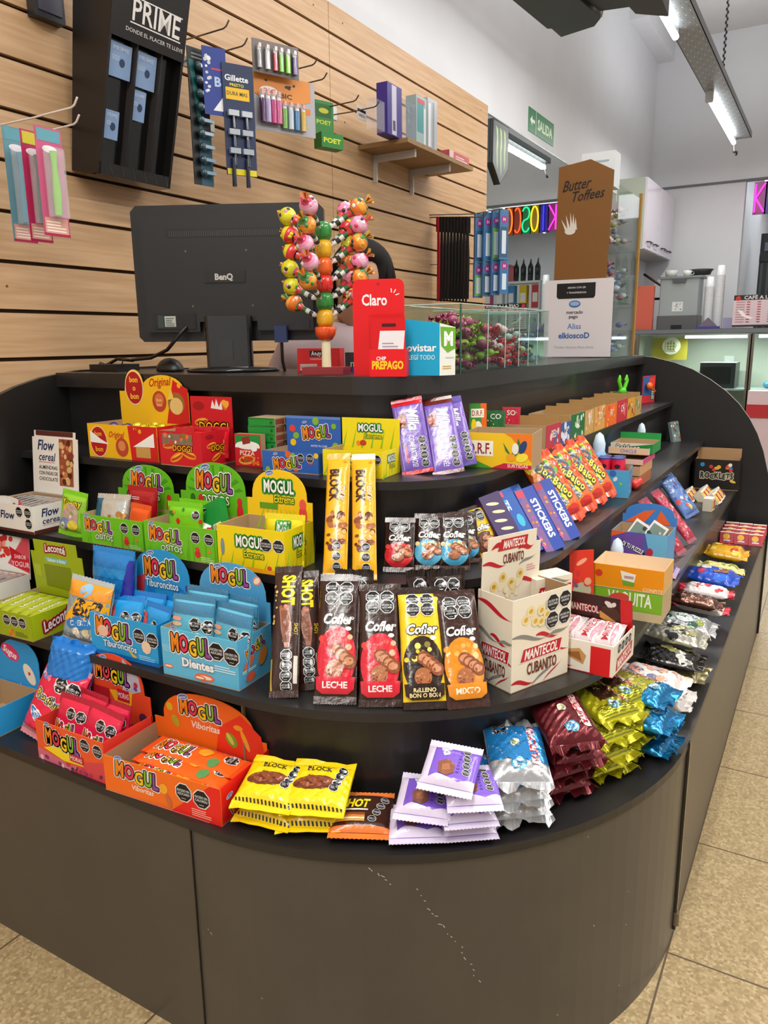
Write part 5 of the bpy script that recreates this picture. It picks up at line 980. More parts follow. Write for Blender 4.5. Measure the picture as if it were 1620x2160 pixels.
# packs of wafer sweets and the gum box at the far end
A = Art(); A.rect(-.024, .002, .024, .043, '#e4dcc8'); A.rect(-.02, .006, .004, .038, '#d8a82a'); A.rect(.004, .006, .02, .038, '#a82430'); A.ell(-.006, .022, .006, .008, '#f0d060')
m = MB(); m.box(-.025, 0, 0, .025, .03, .045, '#dcd4c0', cols={'+z': '#f0ece0'}); press(m, A, Ffront(0)); SP = Proto('wafer_packet', 'packet'); SP.add('packet', m, [CARD])
k = 0
for lv in range(3):
    for j in range(3):
        SP.put(('nearest', 'middle', 'farthest')[j]+' cream and red packet, '+('bottom', 'middle', 'top')[lv]+' layer by the black box', TR(.475+.018*lv*0+.05*0, YE-.36+j*.056, ZZ[3]+.0006+lv*.0315, 90, -90+0) if 0 else TR((.49, .535, .445)[lv], YE-.40+j*.06-.03*lv, ZZ[3]+.0006+.004, 84+4*j, -38), 'cream and red packets on the third shelf')
m = MB(); A = Art(); A.word('ROCKLETS', .0, .055, .022, ['#1a1512'], .12, 0, outs=(('#e8dcc0', .16),)); A.blobs(-.06, .075, .055, .105, 14, ['#d83a3a', '#e8b02a', '#3a8ac8', '#e0642a', '#5ab03a', '#f0e8e0'], .004, .009, 3, .9); A.ell(.06, .035, .012, .005, '#e8c04a', 12, -15)
T = tray('chocolate_bean_box', 'black box with coloured bean print and kraft lid at the right end panel', 'box', TR(.48, YE-.14, ZZ[3]+.0004, 4), .165, .12, .1, '#1d1715', A, None, side='#1a1614', header=dict(h=.155, z0=.1, shape='rect', col='#b08a62', tilt=0))
SP.put('small cream and green packet lying near the shelf edge', TR(.525, YE-.56, ZZ[3]+.0005, 85), None)
# ================================================================== bottom shelf, left to right
# blue candy box with raised lid at the far left
w, h, d = .13, .06, .1; M = TR(-.60, -.655, ZZ[4]+.0004, 2); hb = hz(M @ Vector((0, d, 0)), 1352)
B = Art(); B.ell(-w*.2, hb*.8, .03, .016, '#d8386a', 18, -20); B.text('Sugus', -w*.2, hb*.8, .014, '#f8f0f4', rot=-20, bold=.04); B.ell(w*.26, hb*.55, .014, .026, '#e8e0cc', 18, 38); B.ell(w*.26, hb*.56, .004, .004, '#c83a4a'); B.text('caramelos', -w*.1, hb*.36, .012, '#e8f4fc', out='#5a4a9a', maxw=w*.8); B.ell(-w*.1, hb*.22, w*.4, .01, '#1f6ac0', 14, -6)
A = Art(); A.ell(0, h*.5, w*.4, h*.3, '#e0608a', 18); A.text('Sugus', 0, h*.5, .018, '#f8f0f4'); A.rect(-w/2, 0, w/2, h*.15, '#1f6ac0')
tray('candy_box', 'sky blue candy box with pink oval on its lid, bottom shelf left end', 'box', M, w, h, d, '#2b9ad8', A, None, side='#2b9ad8', header=dict(h=hb, z0=h*.8, zs=hb*.62, wa=w*.99, art=B, col='#2b96d6', tilt=4))
# pink bag with folded blue top
def rock(w, h):
    A = Art(); A.ell(-w*.28, h*.8, w*.12, h*.08, '#6a8ad0', 9); A.blobs(-w*.38, h*.74, -w*.18, h*.86, 7, ['#e87a9a', '#4a6ac0', '#c8d0f0'], .003, .007, 2); A.oct(w*.1, h*.74, w*.13); A.oct(w*.34, h*.72, w*.13, tx='CALORÍAS')
    A.word('Rodilup', -w*.02, h*.52, h*.085, ['#f2d83a'], w*.62, -6, outs=(('#e8eef4', .24), ('#22304a', .16))); A.ell(-w*.1, h*.28, w*.3, h*.06, '#eef4f8', 20, -22); A.ell(-w*.1, h*.28, w*.28, h*.05, '#2f7ac0', 20, -22); A.text('BROCHES', -w*.1, h*.28, h*.04, '#e8f4fc', rot=-22)
    A.ell(w*.28, h*.36, w*.08, h*.05, '#e04a58', 10, 30); A.ell(w*.34, h*.3, w*.06, h*.06, '#d83a4a', 10, -30); A.rect(-w/2, 0, w/2, h*.13, '#d8808c'); A.ell(w*.34, h*.16, w*.05, w*.05, '#e8e8e8'); return A
P0 = onz(72, 1588, ZZ[4]); P = wrap('candy_bag', 'candy bag', .125, .165, .035, ('#e32449', '#c41a3a', '#d88a94'), rock(.125, .165), teeth=12, seed=71, cr=.0022, maxe=.01); P.put('pink candy bag with black seals at the left of the bottom shelf', TR(P0.x-.022, P0.y+.03, ZZ[4]+.001, 4, -26, 10))
P = wrap('candy_bag', 'candy bag', .11, .1, .04, ('#1778cc', '#1268b8', '#1a80d8'), None, teeth=12, seed=72, cr=.004, flare=.005)
P.put('bright blue folded bag behind the pink bag, upper', TR(P0.x+.0, P0.y+.085, ZZ[4]+.10, 10, -16, 6)); P.put('bright blue folded bag behind the pink bag, lower', TR(P0.x+.01, P0.y+.082, ZZ[4]+.01, 6, -6, -4))
# berry gummy box
M, w, h = row((83, 1598), (224, 1668), 4, 1517, 0)
A = Art(); A.poly([(-w/2, 0), (w/2, 0), (w/2, h*.2), (0, h*.14), (-w/2, h*.3)], '#d46a80'); A.poly([(w*.02, 0), (w/2, 0), (w/2, h*.5), (w*.2, h*.34)], '#d8444c'); A.poly([(-w*.4, h*.34), (-w*.2, h*.5), (w*.16, h*.38), (w*.2, h*.22), (-w*.1, h*.18)], '#f4d81c'); mogul(A, -w*.1, h*.66, w*.5, h*.28, -3); A.oct(w*.24, h*.78, .0125); A.oct(w*.42, h*.74, .0125, tx='CALORÍAS'); A.rect(w*.0, h*.26, w*.2, h*.44, '#c81a28'); A.text('MORAS', w*.1, h*.35, h*.1, '#f8e8e4', maxw=w*.17)
A.blobs(-w*.46, h*.02, w*.46, h*.14, 22, ['#c8325a', '#8a3a6a', '#e07a90', '#5a2a5a', '#f0c0c8'], .003, .006, 6)
hb = hz(M @ Vector((0, .116, 0)), 1380); z0 = h*.6; dd = hb-z0; B = Art(); B.poly([(w*.1, z0+dd*.4), (w*.38, z0+dd*.55), (w*.36, z0+dd*.75), (w*.14, z0+dd*.98)], '#b8b4c0'); B.blobs(w*.14, z0+dd*.5, w*.34, z0+dd*.85, 7, ['#4a2a5a', '#b8304a', '#7a3a8a'], .003, .006, 4); mogul(B, -w*.03, z0+dd*.7, w*.5, dd*.17, -3, False); arcor(B, -w*.15, z0+dd*.92, w*.06); B.poly([(-w*.1, z0+dd*.45), (w*.25, z0+dd*.5), (w*.22, z0+dd*.28), (w*.0, z0+dd*.25)], '#f4b81c'); B.rect(w*.02, z0+dd*.32, w*.2, z0+dd*.5, '#c81a28'); B.text('MORAS', w*.11, z0+dd*.41, dd*.08, '#f8e8e4', maxw=w*.16); B.rect(-w*.5, z0, -w*.1, z0+dd*.46, '#b8161f'); B.ell(w*.38, z0+dd*.15, w*.06, dd*.08, '#5a2a4a')
tray('gummy_box', 'red berry gummy box holding dark pink sachets, bottom shelf', 'box', M, w, h, .118, '#ee5a2a', A, None, side='#e04030', inner='#d8362c', header=dict(h=hb, z0=z0, art=B, col='#e84a28', tilt=0))
SA = Art(); SA.oct(.002, .082, .011); SA.oct(.026, .08, .011, tx='CALORÍAS'); mogul(SA, -.008, .05, .055, .016, 0, False); SA.ell(.01, .026, .016, .014, '#4a1f4a'); SA.ell(.01, .026, .008, .007, '#e0486a'); SA.blobs(-.035, .012, .035, .03, 8, ['#c02a5a', '#7a2450', '#e87a9a'], .003, .006, 3)
P = wrap('sachet', 'sachet', .085, .115, .018, ('#d81f45', '#a81a38', '#b01a34'), SA, teeth=12, seed=74, nu=12, nv=14, cr=.0012, maxe=.01)
for i, (x, y, z, a, b, r2) in enumerate(((-.04, .02, .008, 4, -18, 3), (.03, .018, .004, 6, -20, 10), (-.005, .05, .014, -4, -10, 0), (.04, .054, .01, 4, -8, 5))): P.put('dark pink berry sachet standing in the red berry box', M @ TR(x, y, z, a, b, r2), 'dark pink berry sachets')
# orange snake gummy box
M, w, h = row((224, 1665), (469, 1753), 4, 1592, 4); d = .14
A = Art(); A.poly([(w*.08, 0), (w/2, 0), (w/2, h), (w*.42, h)], '#e8241a'); mogul(A, -w*.2, h*.68, w*.38, h*.3, -4); A.text('Viboritas', -w*.16, h*.32, h*.14, '#f8dcc8', maxw=w*.26, shear=.2, bold=.04); A.oct(w*.2, h*.62, .0165); A.oct(w*.345, h*.58, .0165, tx='CALORÍAS'); A.ell(w*.03, h*.55, w*.035, h*.15, '#f0a82a', 12, -30); A.ell(w*.07, h*.25, w*.02, h*.18, '#c86a3a', 12, 20); A.lines(w*.26, h*.08, w*.42, h*.3, 4, '#f8b0a0'); A.rect(-w/2, 0, w*.4, h*.02, '#f08a7a')
S = Art(); S.word('MOGUL', -.005, h*.5, h*.24, MG, d*.62, 24, outs=(('#ffffff', .15), ('#3a1c12', .075))); S.ell(d*.32, h*.72, .007, .009, '#f09a2a'); arcor(S, -d*.34, h*.66, .009)
hb = hz(M @ Vector((0, d, 0)), 1462); z0 = h*.55; dd = hb-z0; B = Art(); B.poly([(w*.05, z0), (w*.48, z0), (w*.46, z0+dd*.5), (w*.3, z0+dd*.8), (w*.1, z0+dd*.5)], '#e8341c'); mogul(B, -w*.06, z0+dd*.7, w*.36, dd*.2, -2, False); arcor(B, -w*.2, z0+dd*.9, w*.05); B.text('Viboritas', -w*.03, z0+dd*.42, dd*.12, '#f8e0d0', maxw=w*.26, shear=.2, bold=.04)
B.ell(w*.2, z0+dd*.3, w*.045, dd*.14, '#7a9a3a', 14, 30); B.ell(w*.19, z0+dd*.32, w*.02, dd*.12, '#c8d04a', 12, 30); B.ell(w*.32, z0+dd*.35, w*.02, dd*.2, '#f0a02a', 12, 20); B.ell(w*.27, z0+dd*.56, w*.04, dd*.05, '#f09a2a'); B.ell(-w*.3, z0+dd*.4, w*.035, dd*.12, '#b8a02a', 12, 20); B.ell(-w*.34, z0+dd*.65, w*.03, dd*.08, '#d8b02a')
tray('gummy_box', 'long orange snake gummy box with arched lid on the bottom shelf', 'box', M, w, h, d, '#f4701a', A, S, side='#e81c18', inner='#a98a6a', header=dict(h=hb, z0=z0, zs=z0+dd*.4, wa=w*.82, art=B, col='#f26a18', tilt=-4))
SA = Art(); 
SA.word('MOGUL', -.002, .145, .026, MG, .075, -90, outs=(('#ffffff', .15), ('#3a1c12', .075))); SA.ell(.008, .085, .012, .014, '#f0a82a'); SA.ell(-.012, .055, .012, .012, '#5a9a5a', 8); SA.oct(.008, .03, .013, rot=22.5); SA.rect(.022, .02, .024, .18, '#f8b098')
P = wrap('gummy_pack', 'gummy pack', .058, .205, .016, ('#f06418', '#e85a14', '#e8501a'), SA, teeth=8, seed=80, cr=.0012, maxe=.01)
for i, (y, z, a) in enumerate(((.036, .026, 1), (.068, .034, -1), (.098, .04, 1), (.06, .008, 0))):
    P.put('orange snake gummy pack lying in the long orange box', M @ TR(.1, y, z, 90+a, 0) @ Matrix.Rotation(R_(-88), 4, 'X') if 0 else M @ Matrix.Translation((.1, y, z)) @ Matrix.Rotation(R_(90+a), 4, 'Z') @ Matrix.Rotation(R_(-88), 4, 'X'), 'orange snake gummy packs')
# yellow chocolate alfajores
def blk(w, h):
    A = Art()
    for y in (.1, ):
        for i in range(15): x = -w*.46+w*.063*i; A.poly([(x, h*(y+.06)), (x+w*.03, h*(y+.06)), (x+w*.045, h*y), (x+w*.015, h*y)], '#2a2410')
    A.ell(-w*.06, h*.5, w*.34, h*.12, '#6a3420', 24, 6); A.ell(-w*.06, h*.52, w*.3, h*.09, '#8a4a2c', 22, 6); A.blobs(-w*.3, h*.44, w*.16, h*.6, 26, ['#a8623c', '#6a3420', '#7a4028'], w*.015, w*.03, 4, .9)
    A.text('BLOCK', -w*.02, h*.74, h*.07, '#4a3a10', w=w*.4, bold=.05); A.text('Cofler', -w*.05, h*.82, h*.045, '#6a5a1a', maxw=w*.2)
    for i in range(4): A.oct(w*(.26+.03*i), h*(.44+.1*i), w*.07)
    return A
AP = wrap('alfajor', 'alfajor', .105, .115, .026, ('#f0d012', '#e4c210', '#f0cf14'), blk(.105, .115), teeth=3, seed=90, cr=.0026, flare=.003, seal=.014, maxe=.008, nu=18, nv=18)
lay(AP, 'yellow alfajor pack, lower of the left pair', 545, 1762, 4, 0, 14, -82, 6, 'yellow alfajores'); lay(AP, 'yellow alfajor pack, upper of the left pair', 545, 1730, 4, .028, 16, -74, 2, 'yellow alfajores')
lay(AP, 'yellow alfajor pack, lower of the right pair', 648, 1775, 4, 0, 22, -82, -4, 'yellow alfajores'); lay(AP, 'yellow alfajor pack, upper of the right pair', 655, 1742, 4, .028, 20, -72, 0, 'yellow alfajores')
def sh2(w, h):
    A = Art(); A.rect(-w/2, h*.86, w/2, h, '#e8722a'); A.rect(-w/2, 0, w/2, h*.18, '#e8742e'); A.text('SHOT', -w*.12, h*.62, h*.16, '#f2dc1e', w=w*.44, shear=.15, bold=.07); A.text('SHOT', -w*.14, h*.8, h*.05, '#d8c01e'); A.rect(-w*.36, h*.47, w*.1, h*.5, '#e8e0d0')
    for i, c in enumerate(('#e8a04a', '#f4dca8', '#d8803a', '#8a4a2a')): A.rect(-w*.44, h*(.24+.045*i), w*.06, h*(.28+.045*i), c)
    for i in range(4): A.oct(w*(.18+.06*i), h*(.3+.14*i), w*.065)
    return A
SPk = wrap('alfajor', 'alfajor', .1, .11, .024, ('#3c2018', '#301812', '#ea7a34'), sh2(.1, .11), teeth=14, seed=91, seal=.012, maxe=.008, nu=16, nv=16)
lay(SPk, 'brown and orange wafer alfajor beside the yellow ones', 757, 1786, 4, 0, 26, -84, 0); 
# purple alfajores pile
def milk2(w, h):
    A = Art(); A.poly([(-w/2, 0), (-w*.2, h*.28), (w*.2, h*.2), (w/2, h*.3), (w/2, 0)], '#dcd0e6'); A.rect(-w/2, 0, -w*.34, h, '#dcd0e6'); A.text('Milka', -w*.14, h*.78, h*.14, '#fbf8ff', rot=-62, shear=.2, w=w*.3, bold=.05)
    A.poly([(-w*.18, h*.3), (-w*.22, h*.5), (-w*.06, h*.58), (w*.08, h*.5), (w*.1, h*.34), (-w*.02, h*.26)], '#8a5236'); A.poly([(-w*.12, h*.34), (-w*.14, h*.46), (-w*.02, h*.5), (w*.03, h*.38)], '#a86a48')
    for i in range(4): A.oct(w*(.25+.02*i), h*(.78-.13*i), w*.07)
    A.lines(w*.13, h*.35, w*.18, h*.8, 7, '#5a48a0'); return A
MP = wrap('alfajor', 'alfajor', .087, .1, .024, ('#7f5ac8', '#7652c0', '#ddd2e8'), milk2(.087, .1), teeth=15, seed=95, seal=.013, maxe=.007, nu=16, nv=18)
G = 'purple alfajores piled on the curve'
for lb, px, py, zo, yaw, ti, ro in (('purple alfajor, bottom layer left', 880, 1796, 0, 32, -88, 0), ('purple alfajor, bottom layer right', 996, 1790, 0, 36, -88, 0), ('purple alfajor, second layer right', 997, 1764, .026, 37, -86, 0), ('purple alfajor, third layer left', 885, 1752, .030, 22, -76, 4), ('purple alfajor, third layer right', 1004, 1730, .054, 26, -78, -6), ('purple alfajor on top of the pile', 935, 1692, .078, 20, -70, 8)):
    lay(MP, lb, px, py, 4, zo, yaw, ti, ro, G)
# chocolate wafer stacks
def waf(w, h, top, seal_, name='VAUQUITA', nc='#d0202c'):
    A = Art(); A.poly([(-w*.48, h*.36), (w*.48, h*.3), (w*.48, h*.86), (-w*.48, h*.9)], top) if top else None
    A.rect(w*.2, h*.26, w*.34, h*.86, '#f0e8e4'); A.text(name, w*.27, h*.56, w*.12, nc, rot=-90, w=h*.52, bold=.06); A.ell(-w*.02, h*.56, w*.08, w*.08, '#ece4c0'); A.ell(-w*.02, h*.56, w*.05, w*.05, '#a8b070'); A.ell(-w*.02, h*.28, w*.13, w*.12, '#58a8d0'); A.ell(-w*.02, h*.28, w*.1, w*.09, '#e8f0f4'); A.ell(-w*.02, h*.28, w*.05, w*.05, '#3a80c0')
    for i in range(4): A.oct(-w*.3+w*.13*(i % 2), h*(.82-.09*(i//2)), w*.065)
    return A
def wafer(col, seed, top=None, extra=None, w=.1, h=.16, mat=FOIL, cr=.0036, t=.03, flare=.008, back=None):
    A = waf(w, h, top, None)
    if extra: extra(A)
    return wrap('wafer_pack', 'wafer pack', w, h, t, (col, back or col, col), A, mat, teeth=8, seed=seed, seal=.02, cr=cr, flare=flare, maxe=.009, nu=16, nv=22)
WB = wafer('#c9cbce', 101, '#2a8ed8')
G = 'silver and blue wafer packs'
for i, (px, py, zo, yw, ti) in enumerate(((1112, 1762, 0, 40, -84), (1108, 1728, .03, 38, -82), (1105, 1690, .06, 30, -74))): lay(WB, ('lowest', 'middle', 'topmost')[i]+' silver and blue wafer pack beside the purple pile', px, py, 4, zo, yw, ti, 0, G)
WR_ = wafer('#6a1f26', 102)
for i, (px, py, zo, yw, ti) in enumerate(((1215, 1700, 0, 52, -86), (1218, 1668, .03, 56, -84), (1236, 1640, .058, 44, -82), (1228, 1605, .09, 42, -74))): lay(WR_, ('lowest', 'second lowest', 'second highest', 'topmost')[i]+' dark red wafer pack of its stack', px, py, 4, zo, yw, ti, 0, 'dark red wafer packs')
def yx(A):
    for i in range(10): A.rect(-.04, .01+.004*i, .04, .0118+.004*i, '#8a8a1c')
    A.rect(-.02, .06, .02, .1, '#4a3020')
WY = wafer('#c8c424', 103, None, yx); 
for i, (px, py, zo, yw, ti) in enumerate(((1310, 1655, 0, 60, -86), (1345, 1620, .0, 72, -86), (1318, 1630, .03, 62, -84), (1352, 1595, .032, 70, -84), (1322, 1590, .06, 60, -82), (1356, 1555, .064, 70, -82), (1330, 1545, .088, 58, -80), (1358, 1512, .092, 68, -80))): lay(WY, ('nearer stack, bottom', 'farther stack, bottom', 'nearer stack, second', 'farther stack, second', 'nearer stack, third', 'farther stack, third', 'nearer stack, top', 'farther stack, top')[i]+': yellow green wafer pack', px, py, 4, zo, yw, ti, 0, 'yellow green wafer packs')
WC = wafer('#1478ac', 104, '#c8c44a')
for i, (px, zo, yw, X) in enumerate(((1434, 0, 84, .668), (1430, .031, 80, .662), (1436, .06, 86, .67), (1428, .089, 82, .655))): layx(WC, ('bottom', 'second', 'third', 'topmost')[i]+' metallic blue wafer pack of its stack', px, X, 4, zo, yw, -86, 0, 'metallic blue wafer packs')
def sweets(col, cols, w, h, t, lb, px, X, zo, yw, seed, mat=FILM, txt=None, tc='#ffffff', ti=-86, cr=.003, group=None, seals=None):
    A = Art(); A.blobs(-w*.4, h*.2, w*.4, h*.8, 14, cols, w*.05, w*.15, seed)
    if txt: A.ell(0, h*.5, w*.34, h*.2, cols[0]); A.text(txt, 0, h*.5, w*.16, tc, rot=90, w=h*.36, bold=.05)
    P = wrap('biscuit_pack', 'biscuit pack', w, h, t, (col, col, seals or col), A, mat, teeth=8, seed=seed, seal=.018, cr=cr, flare=.006, maxe=.012, nu=12, nv=16); layx(P, lb, px, X, 4, zo, yw, ti, 0, group); return P
sweets('#dcd6d4', ['#e8a080', '#c8c0d0', '#d8cfc8', '#6a6a8a'], .11, .15, .04, 'white crinkled pack, upper of two beyond the blue stack', 1452, .66, .06, 88, 110)
sweets('#d8d2ce', ['#e0dcd8', '#c8c0bc', '#b8b0b0'], .11, .15, .04, 'white crinkled pack, lower of two beyond the blue stack', 1466, .665, .0, 90, 111)
sweets('#b3aa7c', ['#1c1a1a', '#2a2624', '#e8e4d8', '#c8c07a'], .10, .15, .035, 'black and gold wafer pack, lowest of its stack', 1494, .67, .0, 88, 112, FOIL)
sweets('#2a2725', ['#c8c07a', '#8a8a80', '#e8e8e0'], .10, .15, .03, 'black and gold wafer pack, middle of its stack', 1490, .665, .036, 92, 113, FOIL)
sweets('#b8b4a4', ['#4a4a3a', '#c8c48a', '#2a2a2a'], .10, .15, .03, 'grey and gold wafer pack on top of the black ones', 1496, .66, .066, 88, 114, FOIL)
sweets('#bcbcbc', ['#e0ece8', '#4a6a5a', '#a8b84a'], .085, .15, .03, 'silver wafer pack with pale green label', 1515, .668, .066, 90, 115, FOIL, 'WAFER', '#3a6a5a')
sweets('#6a4436', ['#8a6050', '#4a2a20', '#a88070'], .06, .15, .035, 'brown wafer pack behind the silver one', 1528, .66, .06, 90, 116, FOIL)
sweets('#e2dcda', ['#c8283a', '#e8e0e0', '#d84a5a'], .07, .15, .03, 'white and red wafer pack, nearer of two', 1540, .67, .03, 90, 117, seals='#c8283a')
sweets('#e2dcda', ['#c8283a', '#e8e0e0', '#d84a5a'], .07, .15, .03, 'white and red wafer pack, farther of two', 1550, .67, .05, 92, 118, seals='#c8283a')
sweets('#1c4ec0', ['#c83a4a', '#8a5a3a', '#f0f0e8', '#2a6ae0'], .13, .15, .045, 'big bright blue biscuit pack near the far end', 1560, .665, .03, 86, 119)
sweets('#e0d48a', ['#f0ecc8', '#c8b84a', '#7a9a3a'], .06, .15, .03, 'pale yellow biscuit pack between the blue and the yellow ones', 1572, .665, .02, 92, 120)
sweets('#d8a010', ['#c8382a', '#e8b82a', '#f0d86a'], .13, .15, .045, 'big golden yellow biscuit pack near the far end', 1580, .66, .02, 90, 121)
A = Art(); A.rect(-.02, .008, .018, .042, '#a82430'); A.ell(-.002, .026, .012, .012, '#e0a82a'); A.rect(-.012, .008, .012, .013, '#c8d0e8'); A.rect(-.024, .042, .024, .046, '#ece4d8')
m = MB(); m.box(-.024, 0, 0, .024, .022, .046, '#b83038', cols={'+z': '#ece4d8'}); press(m, A, Ffront(0)); RP = Proto('red_packet', 'packet'); RP.add('packet', m, [CARD])
for i in range(4):
    for j in range(3): RP.put(('nearest', 'second', 'third', 'farthest')[i]+' row, '+('inner', 'middle', 'outer')[j]+' red and gold packet by the end panel', TR(.565+.05*j-.012, YE-.30+i*.06+.0*j, ZZ[4]+.0006+.02*0, 6, -32), 'red and gold packets by the end panel')
# ================================================================== things on the counter top
ZT = ZZ[0]+.0006
# monitor seen from behind
T = thing('computer_monitor', 'black computer monitor seen from behind with a silver brand name', 'monitor', TR(-.475, .045, ZT, 27))
BK = '#171514'
m = MB(); w, z0, z1 = .238, .075, .40
m.rbox(-w, -.0, 0, w, .028, z1-z0, .006, BK); 
m.xf(Matrix.Translation((0, 0, 0)))
pts = [(-w, z0), (w, z0), (w, z1-.01), (w-.012, z1), (-w+.012, z1), (-w, z1-.01)]
m = MB()
R0 = [(-w, z0+.012), (-w+.012, z0), (w-.012, z0), (w, z0+.012), (w, z1-.014), (w-.014, z1), (-w+.014, z1), (-w, z1-.014)]
m.prism(R0, -.004, .024, BK, 0, 'y'); 
R1 = [(-w+.02, z0+.02), (-w*.33, z0+.02), (-w*.33, z0+.045), (w*.35, z0+.045), (w*.35, z0+.02), (w-.02, z0+.02), (w-.02, z1-.02), (-w+.02, z1-.02)]
m.prism([(a*.96, b*.97+.006) for a, b in R1], -.022, -.004, '#191716', 0, 'y')
m.box(-w*.62, -.0225, z1-.078, w*.72, -.0215, z1-.058, '#0d0c0b')
A = Art()
for i in range(64): A.rect(-w*.58+i*.0053, z1-.076, -w*.58+i*.0053+.002, z1-.0625, '#3a3633')
press(m, A, Ffront(-.0225))
for x, z in ((-.1, z1-.11), (.05, z1-.11), (-.09, z0+.085), (.06, z0+.085)): m.cyl((x, -.0222, z), (x, -.0235, z), .0028, .0028, '#5a5652', 0, 8)
part('back_shell', m, T, [attr_mat('black_plastic', .42)])
m = MB(); m.box(-.055, -.0245, z0+.14, .045, -.022, z0+.168, '#171313'); A = Art(); A.text('BenQ', -.008, z0+.154, .014, '#b8b4b0', w=.045, bold=.07); press(m, A, Ffront(-.0245)); part('name_plate', m, T, [PLAST])
m = MB(); m.box(-.19, -.025, z0+.03, -.085, -.021, z0+.068, '#0f0e0d'); m.box(-.18, -.0262, z0+.034, -.165, -.025, z0+.064, '#2a3a34'); m.box(-.163, -.0262, z0+.036, -.135, -.025, z0+.062, '#aab0aa'); A = Art(); A.lines(-.16, z0+.038, -.138, z0+.06, 5, '#5a605a'); press(m, A, Ffront(-.0262)); part('power_socket', m, T, [PLAST])
m = MB(); m.box(.07, -.025, z0+.025, .2, -.021, z0+.05, '#1c1a1f'); part('port_panel', m, T, [PLAST])
m = MB(); m.box(.115, -.045, z0-.005, .145, -.02, z0+.035, '#1f2c58'); m.tube([(.13, -.033, z0-.003), (.13, -.03, z0-.05), (.133, -.02, z0-.075)], .004, '#151515'); part('video_plug', m, T, [PLAST], 'blue video plug with black cable')
m = MB(); m.rbox(-.058, -.05, .008, .058, -.024, z0+.06, .01, '#121212'); m.box(-.022, -.0515, .03, .012, -.05, .075, '#1c1c1c'); part('stand_neck', m, T, [GLOSS])
m = MB(); m.lathe([(.001, 0), (.115, 0), (.12, .004), (.11, .01), (.05, .014), (.001, .015)], '#171716', 0, 32, (0, -.01, 0), 1, .72); part('stand_base', m, T, [GLOSS])
m = MB(); m.box(-w+.012, .024, z0+.014, w-.012, .0252, z1-.014, '#101418'); part('screen', m, T, [GLOSS])
# power lead lying over the counter
m = MB(); M = T.matrix_world; a = M @ Vector((-.11, -.026, z0+.035)); m.tube([a, a+Vector((-.0, -.02, -.015)), a+Vector((-.05, -.02, -.055)), a+Vector((-.12, -.01, -.075)), a+Vector((-.2, .0, -.08)), (-.79, .0, 1.178), (-.85, -.0, 1.182), (-.885, -.01, 1.165), (-.9, -.02, ZT+.02)], .0045, '#17120f'); m.tube([(-.86, -.02, ZT+.02), (-.855, -.02, ZT+.005), (-.83, -.02, ZT+.003), (-.81, -.02, ZT+.02), (-.805, -.02, ZT+.03)], .0016, '#17120f', 0, 6)
solo('power_cable', m, [PLAST], 'thick black power cable curving from the monitor to the left', 'cable')
m = MB(); m.box(-.905, -.05, ZT, -.8, .03, ZT+.018, '#12100f'); solo('adapter_box', m, [PLAST], 'flat black adapter box under the power cable at the counter left end', 'adapter')
T = thing('computer_mouse', 'black computer mouse beside the monitor foot', 'mouse', TR(-.655, .0, ZT, 70)); m = MB(); m.ball((0, 0, 0), .03, '#141312', 0, 18, 1.05, 1.75, 1.0)
for i, v in enumerate(m.v): m.v[i] = (v[0], v[1], max(v[2], .0005)*1.15)
part('mouse_body', m, T, [attr_mat('mouse_plastic', .4)]); m = MB(); m.tube([(-.0, .048, .008), (.02, .07, .004), (.06, .085, .003), (.09, .07, .003)], .0018, '#141312', 0, 6); part('mouse_cord', m, T, [PLAST])
# small red boxes by the tree
m = MB(); m.box(-.055, 0, 0, .055, .03, .055, '#d61a20'); A = Art(); A.rect(-.022, .036, .012, .05, '#1a1414'); A.word('Andy', -.005, .043, .009, ['#e8e0dc'], .026, 0, outs=()); A.text('CHOCOLATE', -.004, .03, .004, '#f0c8c0'); A.rect(-.048, .004, -.004, .018, '#e8e2d8')
for i in range(16): A.rect(-.047+i*.0027, .006, -.0458+i*.0027, .017, '#2a2020')
press(m, A, Ffront(0)); P0 = onz(638, 790, ZT); solo('chocolate_box', m, [CARD], 'small red box with barcode behind the lollipop stand', 'box', TR(-.225, .06, ZT, 12))
m = MB(); m.box(-.03, 0, 0, .03, .015, .045, '#2c2a2c'); press(m, Art().text('ndy', 0, .02, .016, '#c8c4c0'), Ffront(0)); solo('chocolate_box', m, [CARD], 'small dark grey box right behind the lollipop stand', 'box', TR(-.125, .075, ZT, 12))
m = MB(); m.box(-.03, 0, 0, .03, .012, .012, '#4a2f7a'); solo('chocolate_box', m, [CARD], 'flat violet box between the lollipop stand and the red chip stand', 'box', TR(-.07, .02, ZT, 14))
# lollipop tree
base = Vector((-.123, -.055, ZT)); T = thing('lollipop_stand', 'lollipop stand with red base, cream pole and orange bowl', 'stand', Matrix.Translation(base) @ Matrix.Rotation(R_(16), 4, 'Z'))
m = MB(); m.box(-.047, -.03, 0, .047, .03, .016, '#8e2628'); part('base', m, T, [PLAST])
m = MB(); m.cyl((0, 0, .016), (0, 0, .08), .0105, .0095, '#e6dcb8', 0, 18); part('pole', m, T, [PLAST])
m = MB(); m.lathe([(.001, .072), (.014, .074), (.022, .086), (.0245, .1), (.022, .102), (.012, .09)], '#e2501c', 0, 20); part('bowl', m, T, [GLOSS])
cols = ['#e0a820', '#2f8a3a', '#d82c22', '#e8641c', '#e8b41c', '#2f8a3a']
for i in range(6):
    m = MB(); z = .102+i*.036; m.lathe([(.001, z), (.014, z), (.019, z+.01), (.019, z+.026), (.013, z+.036), (.001, z+.036)], cols[i], 0, 16); part('holder_ring', m, T, [GLOSS])
LP = []
q = random.Random(8)
